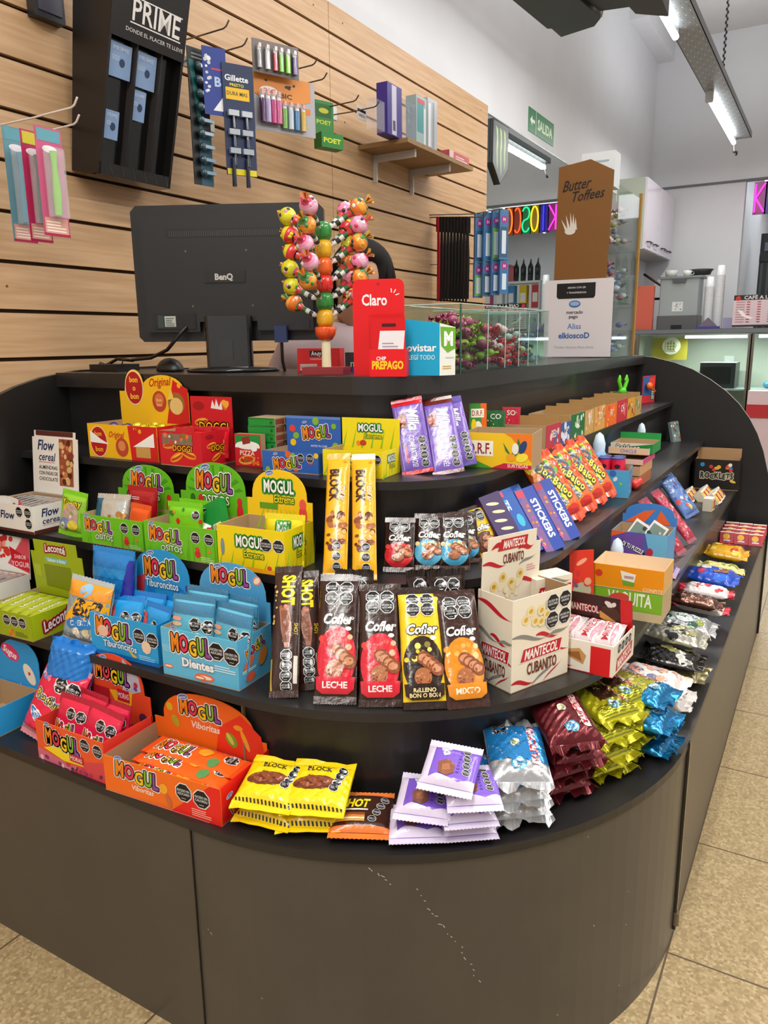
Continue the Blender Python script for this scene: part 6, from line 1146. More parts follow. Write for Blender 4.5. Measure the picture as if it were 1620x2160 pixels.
for kx, (c1, c2, c3) in enumerate((('#d8d22a', '#c8c81e', '#d890a8'), ('#d83038', '#d8d22a', '#2a2020'), ('#e88ab0', '#e8b0c8', '#c83a5a'), ('#e0762a', '#e8a03a', '#3a8a4a'))):
    P = Proto('lollipop', 'lollipop'); m = MB(); m.lathe([(.0195*math.sin(math.pi*i/10)+1e-6, .085-.0195*math.cos(math.pi*i/10)) for i in range(11)], [c3, c3, c1, c1, c1, c2, c2, c1, c3, c3], 0, 16)
    for i in range(13):
        a, b = q.uniform(0, 6.28), q.uniform(.3, 2.8); c = Vector((math.sin(b)*math.cos(a), math.sin(b)*math.sin(a), -math.cos(b))); m.ball(tuple(c*.0155+Vector((0, 0, .085))), .0058, q.choice([c2, c3, '#f4f0e8', '#2a2424', '#3a8a3a']), 0, 8)
    P.add('candy_ball', m, [FILM])
    m = MB(); n = 12; vs = [(0, 0, .1)]; k_ = .7 if kx > 1 else .35
    for i in range(n): a = 6.283*i/n; vs.append(((.012+.004*(i % 2))*k_*math.cos(a), (.012+.004*(i % 2))*k_*math.sin(a), .104+(.012+.005*((i*7) % 3))*k_))
    m.add(vs, [(0, i+1, (i+1) % n+1) for i in range(n)], ['#c8602a', '#d8a840', c3, '#b8402a', '#e0b850', c1]*2, 0); P.add('wrapper_twist', m, [FILM])
    m = MB(); m.cyl((0, 0, 0), (0, 0, .066), .0019, .0019, '#efe9da', 0, 8); P.add('stick', m, [PLAST])
    m = MB(); m.lathe([(.003, .018), (.006, .026), (.0055, .036), (.006, .046), (.0055, .056), (.009, .067)], ['#e8e6e0', '#2a2a2a', '#d8dcd4', '#2f6a3a', '#c8383a'], 0, 10); P.add('wrapper_sleeve', m, [FILM]); LP.append(P)
dirs_ = ((168, 'left'), (10, 'right'), (-95, 'front'), (62, 'back'))
for lv in range(6):
    z = .126+.036*lv
    for di, (az, dn) in enumerate(dirs_):
        if lv == 0 and dn == 'front': continue
        kx = {'left': (3, 0, 0, 1, 1, 0), 'right': (2, 3, 2, 3, 2, 3), 'front': (0, 3, 2, 2, 3, 2), 'back': (1, 2, 3, 0, 1, 2)}[dn][lv]
        el = {'left': 26, 'right': 34, 'front': 28, 'back': 36}[dn]
        Mx = T.matrix_world @ Matrix.Translation((0, 0, z-.012)) @ Matrix.Rotation(R_(az+((lv*37) % 11-5)), 4, 'Z') @ Matrix.Rotation(R_(90-el), 4, 'Y') @ Matrix.Translation((0, 0, .008)) @ Matrix.Rotation(q.uniform(0, 6), 4, 'Z')
        LP[kx].put('wrapped round lollipop in the %s column of the stand, %s row' % (dn, ('lowest', 'second', 'third', 'fourth', 'fifth', 'top')[lv]), Mx, 'lollipops on the stand')
# red phone chip stand
T = thing('chip_stand', 'tall red phone chip stand with white lettering and a pocket', 'stand', TR(.035, -.095, ZT, 20))
m = MB(); w, h = .106, .192; pts = [(-w/2, 0), (w/2, 0)]
for cx, a0 in ((w/2-.014, 0), (-w/2+.014, 90)): pts += [(cx+.014*math.cos(R_(a0+90*i/5)), h-.014+.014*math.sin(R_(a0+90*i/5))) for i in range(6)]
m.prism(pts, 0, .003, '#dd0a14', 0, 'y'); A = Art(); A.text('Claro', -.008, h*.79, .021, '#f8f0f0', w=.052, bold=.04)
for a in (20, 60, 95): A.rect(.028+.012*math.cos(R_(a))-.004, h*.82+.012*math.sin(R_(a))-.0009, .028+.012*math.cos(R_(a))+.004, h*.82+.012*math.sin(R_(a))+.0009, '#f8f0f0', a)
A.ell(0, h*.95, .0035, .0035, '#b8080f'); press(m, A, Ffront(0)); part('back_card', m, T, [CARD])
m = MB(); m.box(-.012, -.04, 0, .062, .0, .054, '#e00c16', cols={'+z': '#a80810'}); A = Art(); A.text('CHIP', .012, .036, .007, '#f4e8e8', w=.02, bold=.05); A.text('PREPAGO', .025, .023, .015, '#f4c81c', w=.064, bold=.07); press(m, A, Ffront(-.04)); part('pocket', m, T, [CARD])
for i in range(3):
    m = MB(); m.box(-.035, 0, 0, .035, .001, .095, '#d80f1a'); A = Art(); A.poly([(-.022, .025), (.03, .025), (.034, .07), (-.016, .07)], '#eeeaf0'); A.lines(-.012, .032, .02, .05, 3, '#a8a0b0'); A.rect(-.012, .078, .016, .084, '#4a0810'); press(m, A, Ffront(0))
    solo('chip_card', m, [CARD], 'red phone chip card in the stand pocket, '+('front', 'middle', 'rear')[i], 'card', T.matrix_world @ TR(.026-.004*i, -.034+.01*i, .02+.004*i, 0, 4), 'chip cards in the red stand')
# blue phone chip box
T = thing('chip_box', 'blue and white phone chip box with green letter panel', 'box', TR(.11, -.04, ZT, 22))
m = MB(); h = .108; vs = [(-.06, -.02, 0), (.035, -.03, 0), (.065, -.0, 0), (.0, .03, 0)]; top = [(-.06, -.02, h+.008), (.035, -.03, h-.004), (.065, -.0, h-.012), (.0, .03, h)]
m.add(vs+top, [(0, 1, 5, 4), (1, 2, 6, 5), (2, 3, 7, 6), (3, 0, 4, 7), (4, 5, 6, 7)], ['#0fa0cc', '#e4e6de', '#0f90bc', '#0f90bc', '#c8cfc0'])
A = Art(); A.text('movistar', .002, h*.52, .0145, '#f0f6f8', w=.078, bold=.035); A.text('ELEGÍ TODO', .008, h*.34, .009, '#c8e8f0', maxw=.06)
press(m, A, lambda u, v, hh: (-.06+.095*(u+.0475)/.095, -.02-.01*(u+.0475)/.095-hh, v)); A = Art(); A.poly([(-.02, h*.9), (.0205, h*.88), (.0205, h*.5), (.0, h*.42), (-.017, h*.55)], '#6aa82a'); A.text('M', .002, h*.68, .026, '#f8faf4', bold=.08, w=.024); A.lines(-.014, h*.12, .01, h*.2, 2, '#c8a050'); A.lines(-.006, h*.32, .018, h*.36, 1, '#b0b8c8')
press(m, A, lambda u, v, hh: (.05+u*.707+hh*.7, -.015+u*.707-hh*.7, v)); part('carton', m, T, [CARD])
# glass candy bins along the top of the right arm
T = thing('glass_bins', 'row of clear glass candy compartments on the counter top', 'display case', Matrix.Identity(4))
def gl(x0, y0, x1, y1, z1=ZT+.146, pn='glass_pane'):
    m = MB(); m.box(x0, y0, ZT, x1, y1, z1, '#cfe0d8'); part(pn, m, T, [GLASS])
t_ = .004; ys_ = (.06, .215, .325, .42, .49, .56, .645)
gl(.0, .06, .148, .06+t_); gl(.148-t_, .06+t_, .148, .645); gl(.0, .645-t_, .148-t_, .645); gl(.0, .06+t_, t_, .645-t_)
for y in ys_[1:-1]: gl(t_, y, .148-t_, y+.003, ZT+.138)
m = MB()
for x, y in ((.147, .0605), (.001, .0605)): m.cyl((x, y, ZT), (x, y, ZT+.146), .0022, .0022, '#2f5a48', 0, 6)
part('corner_edge', m, T, [GLOSS])
m = MB(); zt_ = ZT+.146
for a, b in (((.0, .062), (.147, .062)), ((.1465, .062), (.1465, .644)), ((.0, .643), (.147, .643)), ((.002, .062), (.002, .643))): m.tube([(a[0], a[1], zt_), (b[0], b[1], zt_)], .0014, '#b9d2c6', 0, 6)
for y in ys_[1:-1]: m.tube([(.004, y, ZT+.138), (.146, y, ZT+.138), (.1455, y, ZT+.003)], .0011, '#aecabd', 0, 6)
part('polished_rim', m, T, [GLOSS])
bins = [(.07, .21, ['#a8456a', '#93b82a', '#8a3450'], 'wrapped pink and green candy in the first glass bin', 90, .13), (.222, .32, ['#a8456a', '#8fb82a', '#b03a5c'], 'wrapped pink and green candy in the second glass bin', 48, .115), (.332, .415, ['#c8283a', '#d8404c', '#e8c8c8'], 'wrapped red candy in the third glass bin', 40, .11), (.427, .485, ['#c02836', '#b8c0c0'], 'wrapped red and silver candy in the fourth glass bin', 22, .09), (.497, .555, ['#8a98a0', '#c8c890', '#5a7a90'], 'wrapped silver candy in the fifth glass bin', 22, .085), (.567, .635, ['#3f6a9c', '#7f98b0', '#2f5080'], 'wrapped blue candy in the last glass bin', 24, .085)]
for bi, (ya, yb_, cs, lb, n, top) in enumerate(bins):
    Ps = []
    for i, c in enumerate(cs[:3]): P = Proto('wrapped_candy', 'candy'); P.add('wrapper', candy(c, i+bi, .0105), [FILM]); Ps.append(P)
    q = random.Random(bi+20)
    for i in range(n):
        z = (i/n)*(top-.018)+.003; x = q.uniform(.035, .128); y = q.uniform(ya+.022, max(ya+.023, yb_-.022)); 
        Ps[i % len(Ps)].put(lb, TR(x, y, ZT+z, q.uniform(0, 180) if yb_-ya > .08 else q.uniform(-15, 15), q.uniform(-20, 20)), 'candies in glass bin %s' % ('one', 'two', 'three', 'four', 'five', 'six')[bi])
# acrylic tower with the brown sign and the payment sheet
T = thing('candy_tower', 'tall clear candy tower with brown lettered sign board facing the till', 'display stand', Matrix.Identity(4)); X0, X1, Y0, Y1 = -.1, .125, 1.44, 1.80
m = MB(); 
for a in ((X0, Y0, X0+.003, Y1), (X1-.003, Y0, X1, Y1), (X0, Y1-.003, X1, Y1)): m.box(a[0], a[1], ZT, a[2], a[3], ZT+.60, '#dfe6ea')
for z in (.0, .2, .4): m.box(X0+.003, Y0, ZT+z, X1-.003, Y1-.003, ZT+z+.003, '#dfe6ea')
part('acrylic_case', m, T, [GLASS])
m = MB(); m.box(X1-.006, Y1-.02, ZT, X1+.004, Y1, ZT+.62, '#a07a40'); m.box(X0+.01, Y1-.012, ZT, X1-.008, Y1-.006, ZT+.6, '#b8b4bc'); part('back_board', m, T, [MATTE])
m = MB(); zb = 1.43; pts = [(X0, zb), (X1-.03, zb), (X1-.02, 1.80), (.02, 1.845), (X0+.005, 1.83)]; m.prism(pts, Y0-.004, Y0-.001, '#7d5220', 0, 'y')
A = Art(); A.text('Butter', -.03, 1.765, .036, '#1a1410', shear=.35, w=.1, rot=4); A.text('Toffees', .01, 1.727, .034, '#1a1410', shear=.35, w=.12, rot=4)
for a, b in ((-.05, .0), (-.035, .012), (-.02, .018), (-.008, .014), (.004, .002)): A.poly([(-.03+a*.6-.004, 1.61), (-.03+a*.6+.008, 1.61), (-.03+a+b*.2, 1.65+b*1.2)], '#d8cfc4')
A.ell(-.045, 1.606, .02, .012, '#d8cfc4'); press(m, A, Ffront(Y0-.004)); part('sign_board', m, T, [CARD], 'brown card lettered Butter Toffees')
m = MB(); m.box(X0-.03, Y0-.010, ZT+.004, X1, Y0-.008, zb+.005, '#d9d2d4'); A = Art(); cx = -.01; A.rect(cx-.075, zb-.055, cx+.07, zb-.008, '#151414'); A.poly([(cx-.075, zb-.055), (cx+.07, zb-.055), (cx+.064, zb-.063), (cx-.068, zb-.063)], '#151414'); A.text('ABONA CON QR', cx, zb-.024, .006, '#d8d8d8'); A.text('Y TRANSFERENCIA', cx, zb-.042, .006, '#d8d8d8')
A.ell(cx-.005, zb-.083, .022, .013, '#3f66a0', 20); A.ell(cx-.005, zb-.082, .018, .008, '#8fb0d8', 18); A.text('mercado', cx-.004, zb-.112, .012, '#2a2a30', w=.062, bold=.03); A.text('pago', cx-.008, zb-.128, .012, '#2a2a30', w=.034, bold=.03); A.text('Alias', cx-.004, zb-.163, .02, '#5d7fb5', w=.052); A.text('elkioscoD', cx-.004, zb-.197, .02, '#3a639f', w=.118, bold=.05); A.text('Titular: Kiosco Rico Arte', cx-.004, zb-.24, .008, '#9aa6a0', w=.15)
press(m, A, Ffront(Y0-.010)); part('payment_sheet', m, T, [CARD], 'white payment sheet with blue lettering')
m = MB(); m.box(-.02, Y0+.02, ZT+.60, .1, Y0+.1, ZT+.72, '#d4dadf', cols={'-x': '#7a2a34', '-y': '#dfe4e8'}); A = Art(); A.lines(.0, ZT+.685, .08, ZT+.7, 1, '#a8b4bc'); A.lines(0, ZT+.62, .08, ZT+.67, 4, '#b8c4cc'); press(m, A, Ffront(Y0+.02)); 
solo('sweet_box', m, [CARD], 'pale printed box standing on top of the clear candy tower', 'box')
for lv in range(3):
    Ps = []
    for i, c in enumerate((['#4a5aa8', '#c8b85a', '#b8bcc8'], ['#7a88b0', '#c8ccd4', '#9a5a6a'], ['#b89aa0', '#8a9098', '#b0a878'])[lv]): P = Proto('wrapped_candy', 'candy'); P.add('wrapper', candy(c, i+lv, .012), [FILM]); Ps.append(P)
    q = random.Random(lv+50)
    for i in range(34): Ps[i % 3].put('wrapped candy on the %s level of the clear tower' % ('lower', 'middle', 'upper')[lv], TR(q.uniform(X0+.05, X1-.03), q.uniform(Y0+.03, Y1-.05), ZT+.2*lv+.006+(i/34)*.13, q.uniform(0, 360), q.uniform(-20, 20)), 'candies on the %s tower level' % ('lower', 'middle', 'upper')[lv])
# ================================================================== things hanging on the slatted wall
WS = -1.0
def slot(z): return 2.407-PITCH*round((2.407-z)/PITCH)
def hook(px, py, L, label, col='#9a948c', r=.0024, tipup=.018):
    p = onx(px, py, WS+L+.012); y, z = p.y, p.z-tipup
    m = MB(); m.tube([(WS, y, z), (WS+L*.5, y, z-.002), (WS+L-.01, y, z), (WS+L, y, z+.004), (WS+L+.012, y, z+tipup)], r, col, 0, 8); m.box(WS+.0005, y-.01, z-.016, WS+.003, y+.01, z+.014, col)
    solo('wall_hook', m, [METAL if col != '#e8dcd6' else PLAST], label, 'hook'); return y, z
GH = 'wire hooks on the slatted wall'
hooks = [(163, 205, .30, 'white wire hook left of the black display, upper', '#e8dcd6'), (167, 242, .22, 'white wire hook left of the black display, lower', '#e8dcd6'), (483, 42, .24, 'wire hook above the razor cards, upper', '#8a847c'), (522, 80, .24, 'wire hook above the razor cards, lower', '#8a847c'), (670, 122, .26, 'wire hook beside the lighter card, left', '#6a645e'), (690, 153, .24, 'wire hook beside the lighter card, right', '#6a645e'), (757, 200, .26, 'wire hook between the green card and the shelf', '#6a645e'), (800, 213, .22, 'wire hook just left of the shelf boxes', '#6a645e')]
HY = [hook(a, b, c, d, e) for a, b, c, d, e in hooks]
def cardX(name, label, cat, X, tl, w, h, col, art=None, mat=None, yaw=90, t=.0015, group=None, fit=None):
    """card hanging on the wall, front facing +X; tl = pixel of its top left corner"""
    p = onx(tl[0], tl[1], X); T = thing(name, label, cat, TR(X, p.y, p.z, yaw), group)
    m = MB(); m.box(0, -t, -h, w, 0, 0, col); 
    if art: press(m, art, Ffront(-t))
    part('backing_card', m, T, [mat or CARD])
    if fit: scale_to(T, p, yaw, w, h, fit)
    return T
def scale_to(T, p, yaw, w, h, fit):
    d = Vector((math.cos(R_(yaw)), math.sin(R_(yaw)), 0)); lo, hi = 0, 1
    for _ in range(40):
        m_ = (lo+hi)/2
        if pj(p+d*m_)[0] < fit[0]: lo = m_
        else: hi = m_
    lo2, hi2 = 0, 1
    for _ in range(40):
        m_ = (lo2+hi2)/2
        if pj(p-Vector((0, 0, m_)))[1] < fit[1]: lo2 = m_
        else: hi2 = m_
    T.scale = (lo/w, (lo/w+lo2/h)/2, lo2/h)
# toothbrush blisters at the far left
def brush(tl, X, col, hcol, lb, w=.07, h=.235):
    A = Art(); A.rect(.004, -.03, w-.004, -.004, '#c8c02a' if col == '#b8285a' else '#5a9aa8'); A.rect(.004, -h+.004, w-.004, -h+.04, '#d8a090'); A.lines(.008, -h+.01, w-.01, -h+.036, 4, '#f4e8dc'); A.ell(w/2, -.046, .02, .008, '#f4e8f0', 14); A.rect(0, -h, w, -h+.006, '#a81848')
    T = cardX('toothbrush_pack', lb, 'toothbrush pack', X, tl, w, h, col, A)
    m = MB(); m.tube([(w*.5, -.012, -h+.045), (w*.5, -.014, -h*.6), (w*.5, -.013, -h*.35), (w*.52, -.012, -h*.22)], [.008, .01, .006, .009], hcol, 0, 10); part('toothbrush', m, T, [PLAST])
    m = MB(); m.rbox(.01, -.026, -h+.04, w-.008, -.0016, -.045, .012, '#e8f0f4'); part('blister', m, T, [CLEAR])
brush((2, 262), -.90, '#5f8f9c', '#4aa0b8', 'blue toothbrush blister at the left picture edge', .065, .26)
brush((40, 270), -.82, '#b8285a', '#2f6a4a', 'pink toothbrush blister in the middle, behind the lime one', .06, .245)
brush((70, 262), -.76, '#c0507a', '#8ac81c', 'pink toothbrush blister with lime green handle')
# black condom display
y0, y1 = .03, .288; xb, xt = -.896, -.775; zb, zt = 1.665, 2.13
T = thing('wall_display', 'tall black wall display lettered PRIME with three columns of boxes', 'display stand', Matrix.Identity(4))
m = MB(); prof = [(WS+.001, zb+.02), (xb, zb), (xt, zt), (WS+.075, zt+.02), (WS+.075, zt-.02)]
vs = [(x, y, z) for y in (y0, y0+.008) for x, z in prof[:4]]+[(x, y, z) for y in (y1-.008, y1) for x, z in prof[:4]]
fs = []
for b in (0, 8): fs += [(b, b+1, b+2, b+3), (b+7, b+6, b+5, b+4), (b, b+4, b+5, b+1), (b+1, b+5, b+6, b+2), (b+2, b+6, b+7, b+3), (b+3, b+7, b+4, b)]
m.add(vs[:8], fs[:6], '#171413'); part('side_panel', m, T, [PLAST]); m = MB(); m.add(vs[8:], fs[:6], '#171413'); part('side_panel', m, T, [PLAST])
def lp(s, z_): k = (z_-zb)/(zt-zb); return xb+(xt-xb)*k-s
m = MB(); vs = [(lp(.03, zb), y0+.008, zb), (lp(.03, zb), y1-.008, zb), (lp(.03, zt), y1-.008, zt), (lp(.03, zt), y0+.008, zt)]; m.add(vs, [(0, 1, 2, 3)], '#0c0b0b')
for y in (y0+.095, y0+.18): m.add([(lp(.01, zb), y, zb), (lp(.05, zb), y, zb), (lp(.05, zt), y, zt), (lp(0, zt), y, zt), (lp(.0, zb), y+.002, zb), (lp(.05, zb), y+.002, zb), (lp(.05, zt), y+.002, zt), (lp(0, zt), y+.002, zt)], [(0, 1, 2, 3), (4, 5, 6, 7), (0, 4, 7, 3)], '#3a3634')
m.add([(lp(.05, zb), y0, zb), (lp(-.0, zb), y0, zb), (lp(-.0, zb), y1, zb), (lp(.05, zb), y1, zb), (lp(-.0, zb+.03), y0, zb+.03), (lp(-.0, zb+.03), y1, zb+.03)], [(0, 1, 2, 3), (1, 2, 5, 4)], '#121010')
zz_ = zb+.03
for i in range(6): ya = y0+.03+i*.04; m.add([(lp(-.001, zz_), ya, zz_), (lp(-.001, zz_), ya+.003, zz_), (lp(-.001, zb), ya+.02, zb+.004), (lp(-.001, zb), ya+.017, zb+.004)], [(0, 1, 2, 3)], '#3c3836')
part('channels', m, T, [GLOSS])
m = MB(); z2 = 1.985; m.add([(lp(-.001, z2), y0, z2), (lp(-.001, z2), y1, z2), (lp(-.001, zt+.06), y1, zt+.06), (lp(-.001, zt+.06), y0, zt+.06)], [(0, 1, 2, 3)], '#171213')
A = Art(); A.text('PRIME', .0, .075, .05, '#e4e0dc', w=.165); A.rect(-.088, .1, .088, .103, '#e4e0dc'); A.rect(-.088, .042, .088, .045, '#e4e0dc'); A.text('DONDE EL PLACER TE LLEVE', .0, .026, .009, '#c8c4c0', w=.2)
al = math.atan2(xt-xb, zt-zb); press(m, A, lambda u, v, hh: (lp(-.0015, z2)+v*math.sin(al)+hh, (y0+y1)/2+.02+u, z2+v*math.cos(al))); part('header_panel', m, T, [PLAST])
def cbox(yc, z_, w, h, lb):
    A = Art(); A.text('PRIME', 0, h*.84, .009, '#b8c4dc', w=w*.75); A.ell(w*.08, h*.45, .009, .01, '#2f3f5a'); [A.rect(-w*.4, h*(.6-.05*i), -w*.05, h*(.6-.05*i)+.0012, '#c8d4e4') for i in range(3)]
    m = MB(); m.box(-w/2, 0, 0, w/2, .012, h, '#7f9ac0'); press(m, A, Ffront(0)); solo('condom_box', m, [CARD], lb, 'box', Matrix.Translation((lp(.012, z_), yc, z_)) @ Matrix.Rotation(R_(90), 4, 'Z') @ Matrix.Rotation(math.atan2(xt-xb, zt-zb), 4, 'X'))
cbox(y0+.052, 1.90, .07, .08, 'pale blue box at the top of the left display column'); cbox(y0+.138, 1.895, .07, .085, 'pale blue box at the top of the middle display column'); cbox(y0+.125, 1.815, .045, .075, 'pale blue box lower in the middle display column'); cbox(y0+.04, 1.755, .045, .07, 'pale blue box low in the left display column')
# black panel behind at the top left
m = MB(); m.box(WS+.001, -.06, 2.03, WS+.03, .03, 2.2, '#26262c'); m.box(WS+.03, -.05, 2.045, WS+.033, .02, 2.2, '#40404c'); solo('pegged_pack', m, [PLAST], 'dark pack hanging at the top edge left of the black display', 'pack')
# razor strip and cards
X = -.86; p = onx(392, 95, X); T = thing('razor_strip', 'long dark strip card of razors hanging right of the black display', 'razor card', TR(X, p.y, p.z, 80))
m = MB(); m.box(0, -.002, -.33, .05, 0, 0, '#14181a'); A = Art(); A.poly([(.002, -.03), (.014, -.03), (.03, -.2), (.022, -.2)], '#1f6a68'); A.lines(.01, -.025, .04, -.008, 2, '#8a9494'); A.rect(.018, -.33, .05, -.2, '#2f5a6a'); press(m, A, Ffront(-.002)); part('backing_card', m, T, [CARD]); scale_to(T, p, 80, .05, .33, (434, 388))
for i in range(9):
    m = MB(); z = -.045-.032*i; m.ball((.02, -.012, z), .011, '#2a4450', 0, 10, .9, .8, 1); m.box(.022, -.02, z-.004, .046, -.008, z+.004, '#7f9cb0'); part('razor_head', m, T, [GLOSS])
X = -.83; A = Art(); A.text('B', .034, -.075, .02, '#b0c4e8', bold=.06); A.blobs(.006, -.12, .016, -.02, 12, ['#e8e8e8', '#c8ccd4'], .003, .006, 4); A.rect(.02, -.05, .05, -.046, '#c83a4a'); A.poly([(.02, -.14), (.05, -.14), (.05, -.1)], '#e8e8ec')
cardX('razor_card', 'blue and white razor card behind the yellow striped one', 'razor card', X, (424, 95), .055, .15, '#233a8c', A, yaw=62, fit=(474, 240))
X = -.80; p = onx(470, 135, X); A = Art(); A.text('Gillette', .03, -.03, .012, '#e8ecf0', w=.05, bold=.04); A.rect(.006, -.075, .056, -.05, '#e8b81c'); A.text('DURA MAS', .03, -.062, .008, '#2a2a2a', w=.044); A.text('PRESTO', .03, -.044, .006, '#e8d81c'); A.rect(.002, -.235, .065, -.222, '#e0cf1c')
T = cardX('razor_card', 'navy razor card with yellow band and hanging razors', 'razor card', X, (466, 130), .066, .236, '#1f2c50', A, yaw=62, fit=(532, 368))
for i in range(3):
    for j in range(2):
        m = MB(); z = -.105-.04*i; x = .018+.028*j; m.box(x-.011, -.012, z-.006, x+.011, -.003, z+.006, '#a8b0b8'); m.cyl((x, -.007, z-.006), (x, -.008, z-.032), .0035, .004, '#232c44', 0, 8); part('razor', m, T, [GLOSS])
for j in range(2):
    m = MB(); x = .014+.03*j; m.cyl((x, -.006, -.2), (x, -.006, -.262), .004, .005, '#1a2036', 0, 8); part('razor_handle', m, T, [GLOSS])
# lighter cards
def lighters(T, xs, z0, h, cols, r=.0062, y=-.008):
    for x, c in zip(xs, cols):
        m = MB(); m.cyl((x, y, z0), (x, y, z0+h*.78), r, r, c, 0, 12); m.cyl((x, y, z0+h*.78), (x, y, z0+h), r*.85, r*.8, '#c8ccd0', 0, 10); m.box(x-r*.5, y-r, z0+h*.9, x+r*.5, y, z0+h*1.08, '#d8a8a0'); part('lighter', m, T, [GLOSS])
X = -.84; A = Art(); A.rect(0, -.09, .1, 0, '#76706e'); T = cardX('lighter_card', 'grey card of slim coloured lighters, upper one', 'lighter card', X, (530, 79), .102, .092, '#7a7473', A, yaw=66, fit=(628, 150))
lighters(T, (.012, .03, .047, .06, .075, .09), -.082, .062, ('#8a8a8e', '#c8c8cc', '#b02040', '#6ab82a', '#8ac83a', '#4a2a7a'), .0055)
X = -.86; A = Art(); A.ell(.06, -.012, .1, .05, '#d8883a', 30).clip(0, -.13, .125, 0); A.ell(.032, -.04, .02, .012, '#f0e8e0'); A.text('BIC', .032, -.04, .012, '#c8442a', shear=.2, w=.026); A.text('BIC', .07, -.045, .011, '#2a2424', w=.026, bold=.05); A.blobs(.02, -.03, .09, -.012, 5, ['#2a2018'], .002, .005, 6); A.text('BIC', .112, -.07, .008, '#f0c8a0'); A.rect(.1, -.08, .124, -.066, '#d87a2a')
T = cardX('lighter_card', 'orange headed lighter card, lower one', 'lighter card', X, (533, 150), .135, .135, '#a9a8ae', A, yaw=66, fit=(662, 272)); lighters(T, (.012, .024, .036, .048), -.118, .07, ('#4a2450', '#b0a0c8', '#b83a7a', '#c85a90'), .0062, -.012); lighters(T, (.062, .076, .09, .104), -.125, .06, ('#6aa83a', '#b8c4d0', '#3f80b0', '#d0a83a'), .0058)
X = -.88; A = Art(); A.rect(.004, -.05, .05, -.01, '#1f5a22'); A.text('POET', .028, -.065, .012, '#b8c82a', bold=.05); A.text('POET', .028, -.105, .012, '#c8d42a', bold=.05); A.ell(.028, -.03, .014, .008, '#b8b82a')
T = cardX('freshener_card', 'green air freshener card hanging beside the lighters', 'card', X, (660, 208), .056, .13, '#2c7a30', A, yaw=70, fit=(702, 300)); m = MB(); m.box(0, -.035, -.15, .062, -.0, -.105, '#237a2c'); A = Art(); A.text('POET', .03, -.128, .014, '#d0dc2a', bold=.05); press(m, A, Ffront(-.035)); part('carton', m, T, [CARD])
m = MB(); m.box(0, -.001, -.05, .035, 0, 0, '#c9c5c6'); p = onx(700, 222, WS+.002); solo('price_tag', m, [CARD], 'small pale price tag right of the green card', 'tag', TR(WS+.0018, p.y, p.z, 90))
p = onx(436, 250, WS+.002); m = MB(); m.box(0, -.001, -.035, .035, 0, 0, '#d4cfc6'); solo('price_tag', m, [CARD], 'small pale price tag under the razor cards', 'tag', TR(WS+.0018, p.y, p.z, 90))
# wooden shelf with brackets
X = -.76; a = onx(745, 330, -1.0); zs = slot(2.0)-.0; zS = 2.035
ya, yb2 = onx(760, 318, -.99).y, onx(998, 365, X).y
T = thing('wall_shelf', 'small wooden shelf on two white brackets at the slatted wall', 'shelf', Matrix.Identity(4))
m = MB(); m.box(WS+.002, ya, zS-.018, X, yb2, zS, '#8a6a42', cols={'+x': '#a5845a'}); part('board', m, T, [noise_mat('oak_board', '#8f6f45', '#9c7b50', 7, .5, (.7, 6, 6))])
for yy in (ya+.12, ya+.46):
    m = MB(); m.box(WS+.004, yy, zS-.05, X-.03, yy+.004, zS-.019, '#c9c4c0'); m.box(WS+.001, yy-.002, zS-.13, WS+.02, yy+.008, zS-.019, '#c9c4c0'); m.box(X-.034, yy-.003, zS-.05, X-.028, yy+.007, zS-.018, '#dad6d2'); part('bracket', m, T, [PLAST])
Xf = -.80; 
def onshelf(name, label, px0, px1, pyt, d, col, art=None, mat=None, X=Xf, parts=None):
    a = onx(px0, 300, X); b = onx(px1, 300, X); t = onx((px0+px1)/2, pyt, X); h = t.z-zS; w = b.y-a.y
    m = MB(); m.box(0, 0, 0, w, d, h, col); 
    if art: press(m, art(w, h), Ffront(0))
    return solo(name, m, [mat or CARD], label, 'box', TR(X, a.y, zS+.0006, 90))
onshelf('clear_pack', 'clear plastic pack standing at the left of the wall shelf', 792, 812, 212, .04, '#d8d8dc', None, CLEAR)
onshelf('slim_box', 'slim purple and white box standing on the wall shelf', 818, 848, 180, .05, '#3b2c86', lambda w, h: Art().rect(w*.3, h*.02, w*.62, h*.98, '#c9c4d8').rect(w*.36, h*.1, w*.54, h*.3, '#4a4a58'))
onshelf('clear_pack', 'clear bag of pens beside the purple box on the wall shelf', 850, 876, 215, .04, '#b8c4d8', lambda w, h: Art().blobs(w*.1, h*.1, w*.9, h*.9, 10, ['#5a6ab0', '#e8ecf4'], .004, .01, 3), CLEAR)
onshelf('pencil_pack', 'clear upright pack with turquoise and red print on the wall shelf', 878, 900, 205, .05, '#9fb8b8', lambda w, h: Art().rect(w*.1, h*.3, w*.7, h*.9, '#4a9aa0').rect(w*.1, h*.86, w*.8, h*.95, '#c8505a').rect(w*.7, h*.1, w*.9, h*.8, '#d8dce0'))
onshelf('pencil_pack', 'grey clear upright pack rightmost of the tall ones on the wall shelf', 902, 922, 210, .05, '#b8bcc4', lambda w, h: Art().rect(w*.1, h*.1, w*.3, h*.9, '#e4e8ec').rect(w*.5, h*.1, w*.7, h*.95, '#989ca4'))
onshelf('tablet_box', 'small red and white box lying on the right of the wall shelf', 948, 990, 325, .12, '#c8606a', lambda w, h: Art().rect(0, 0, w*.2, h, '#e0c8c8').lines(w*.3, h*.2, w*.9, h*.8, 3, '#f0d8d8'))
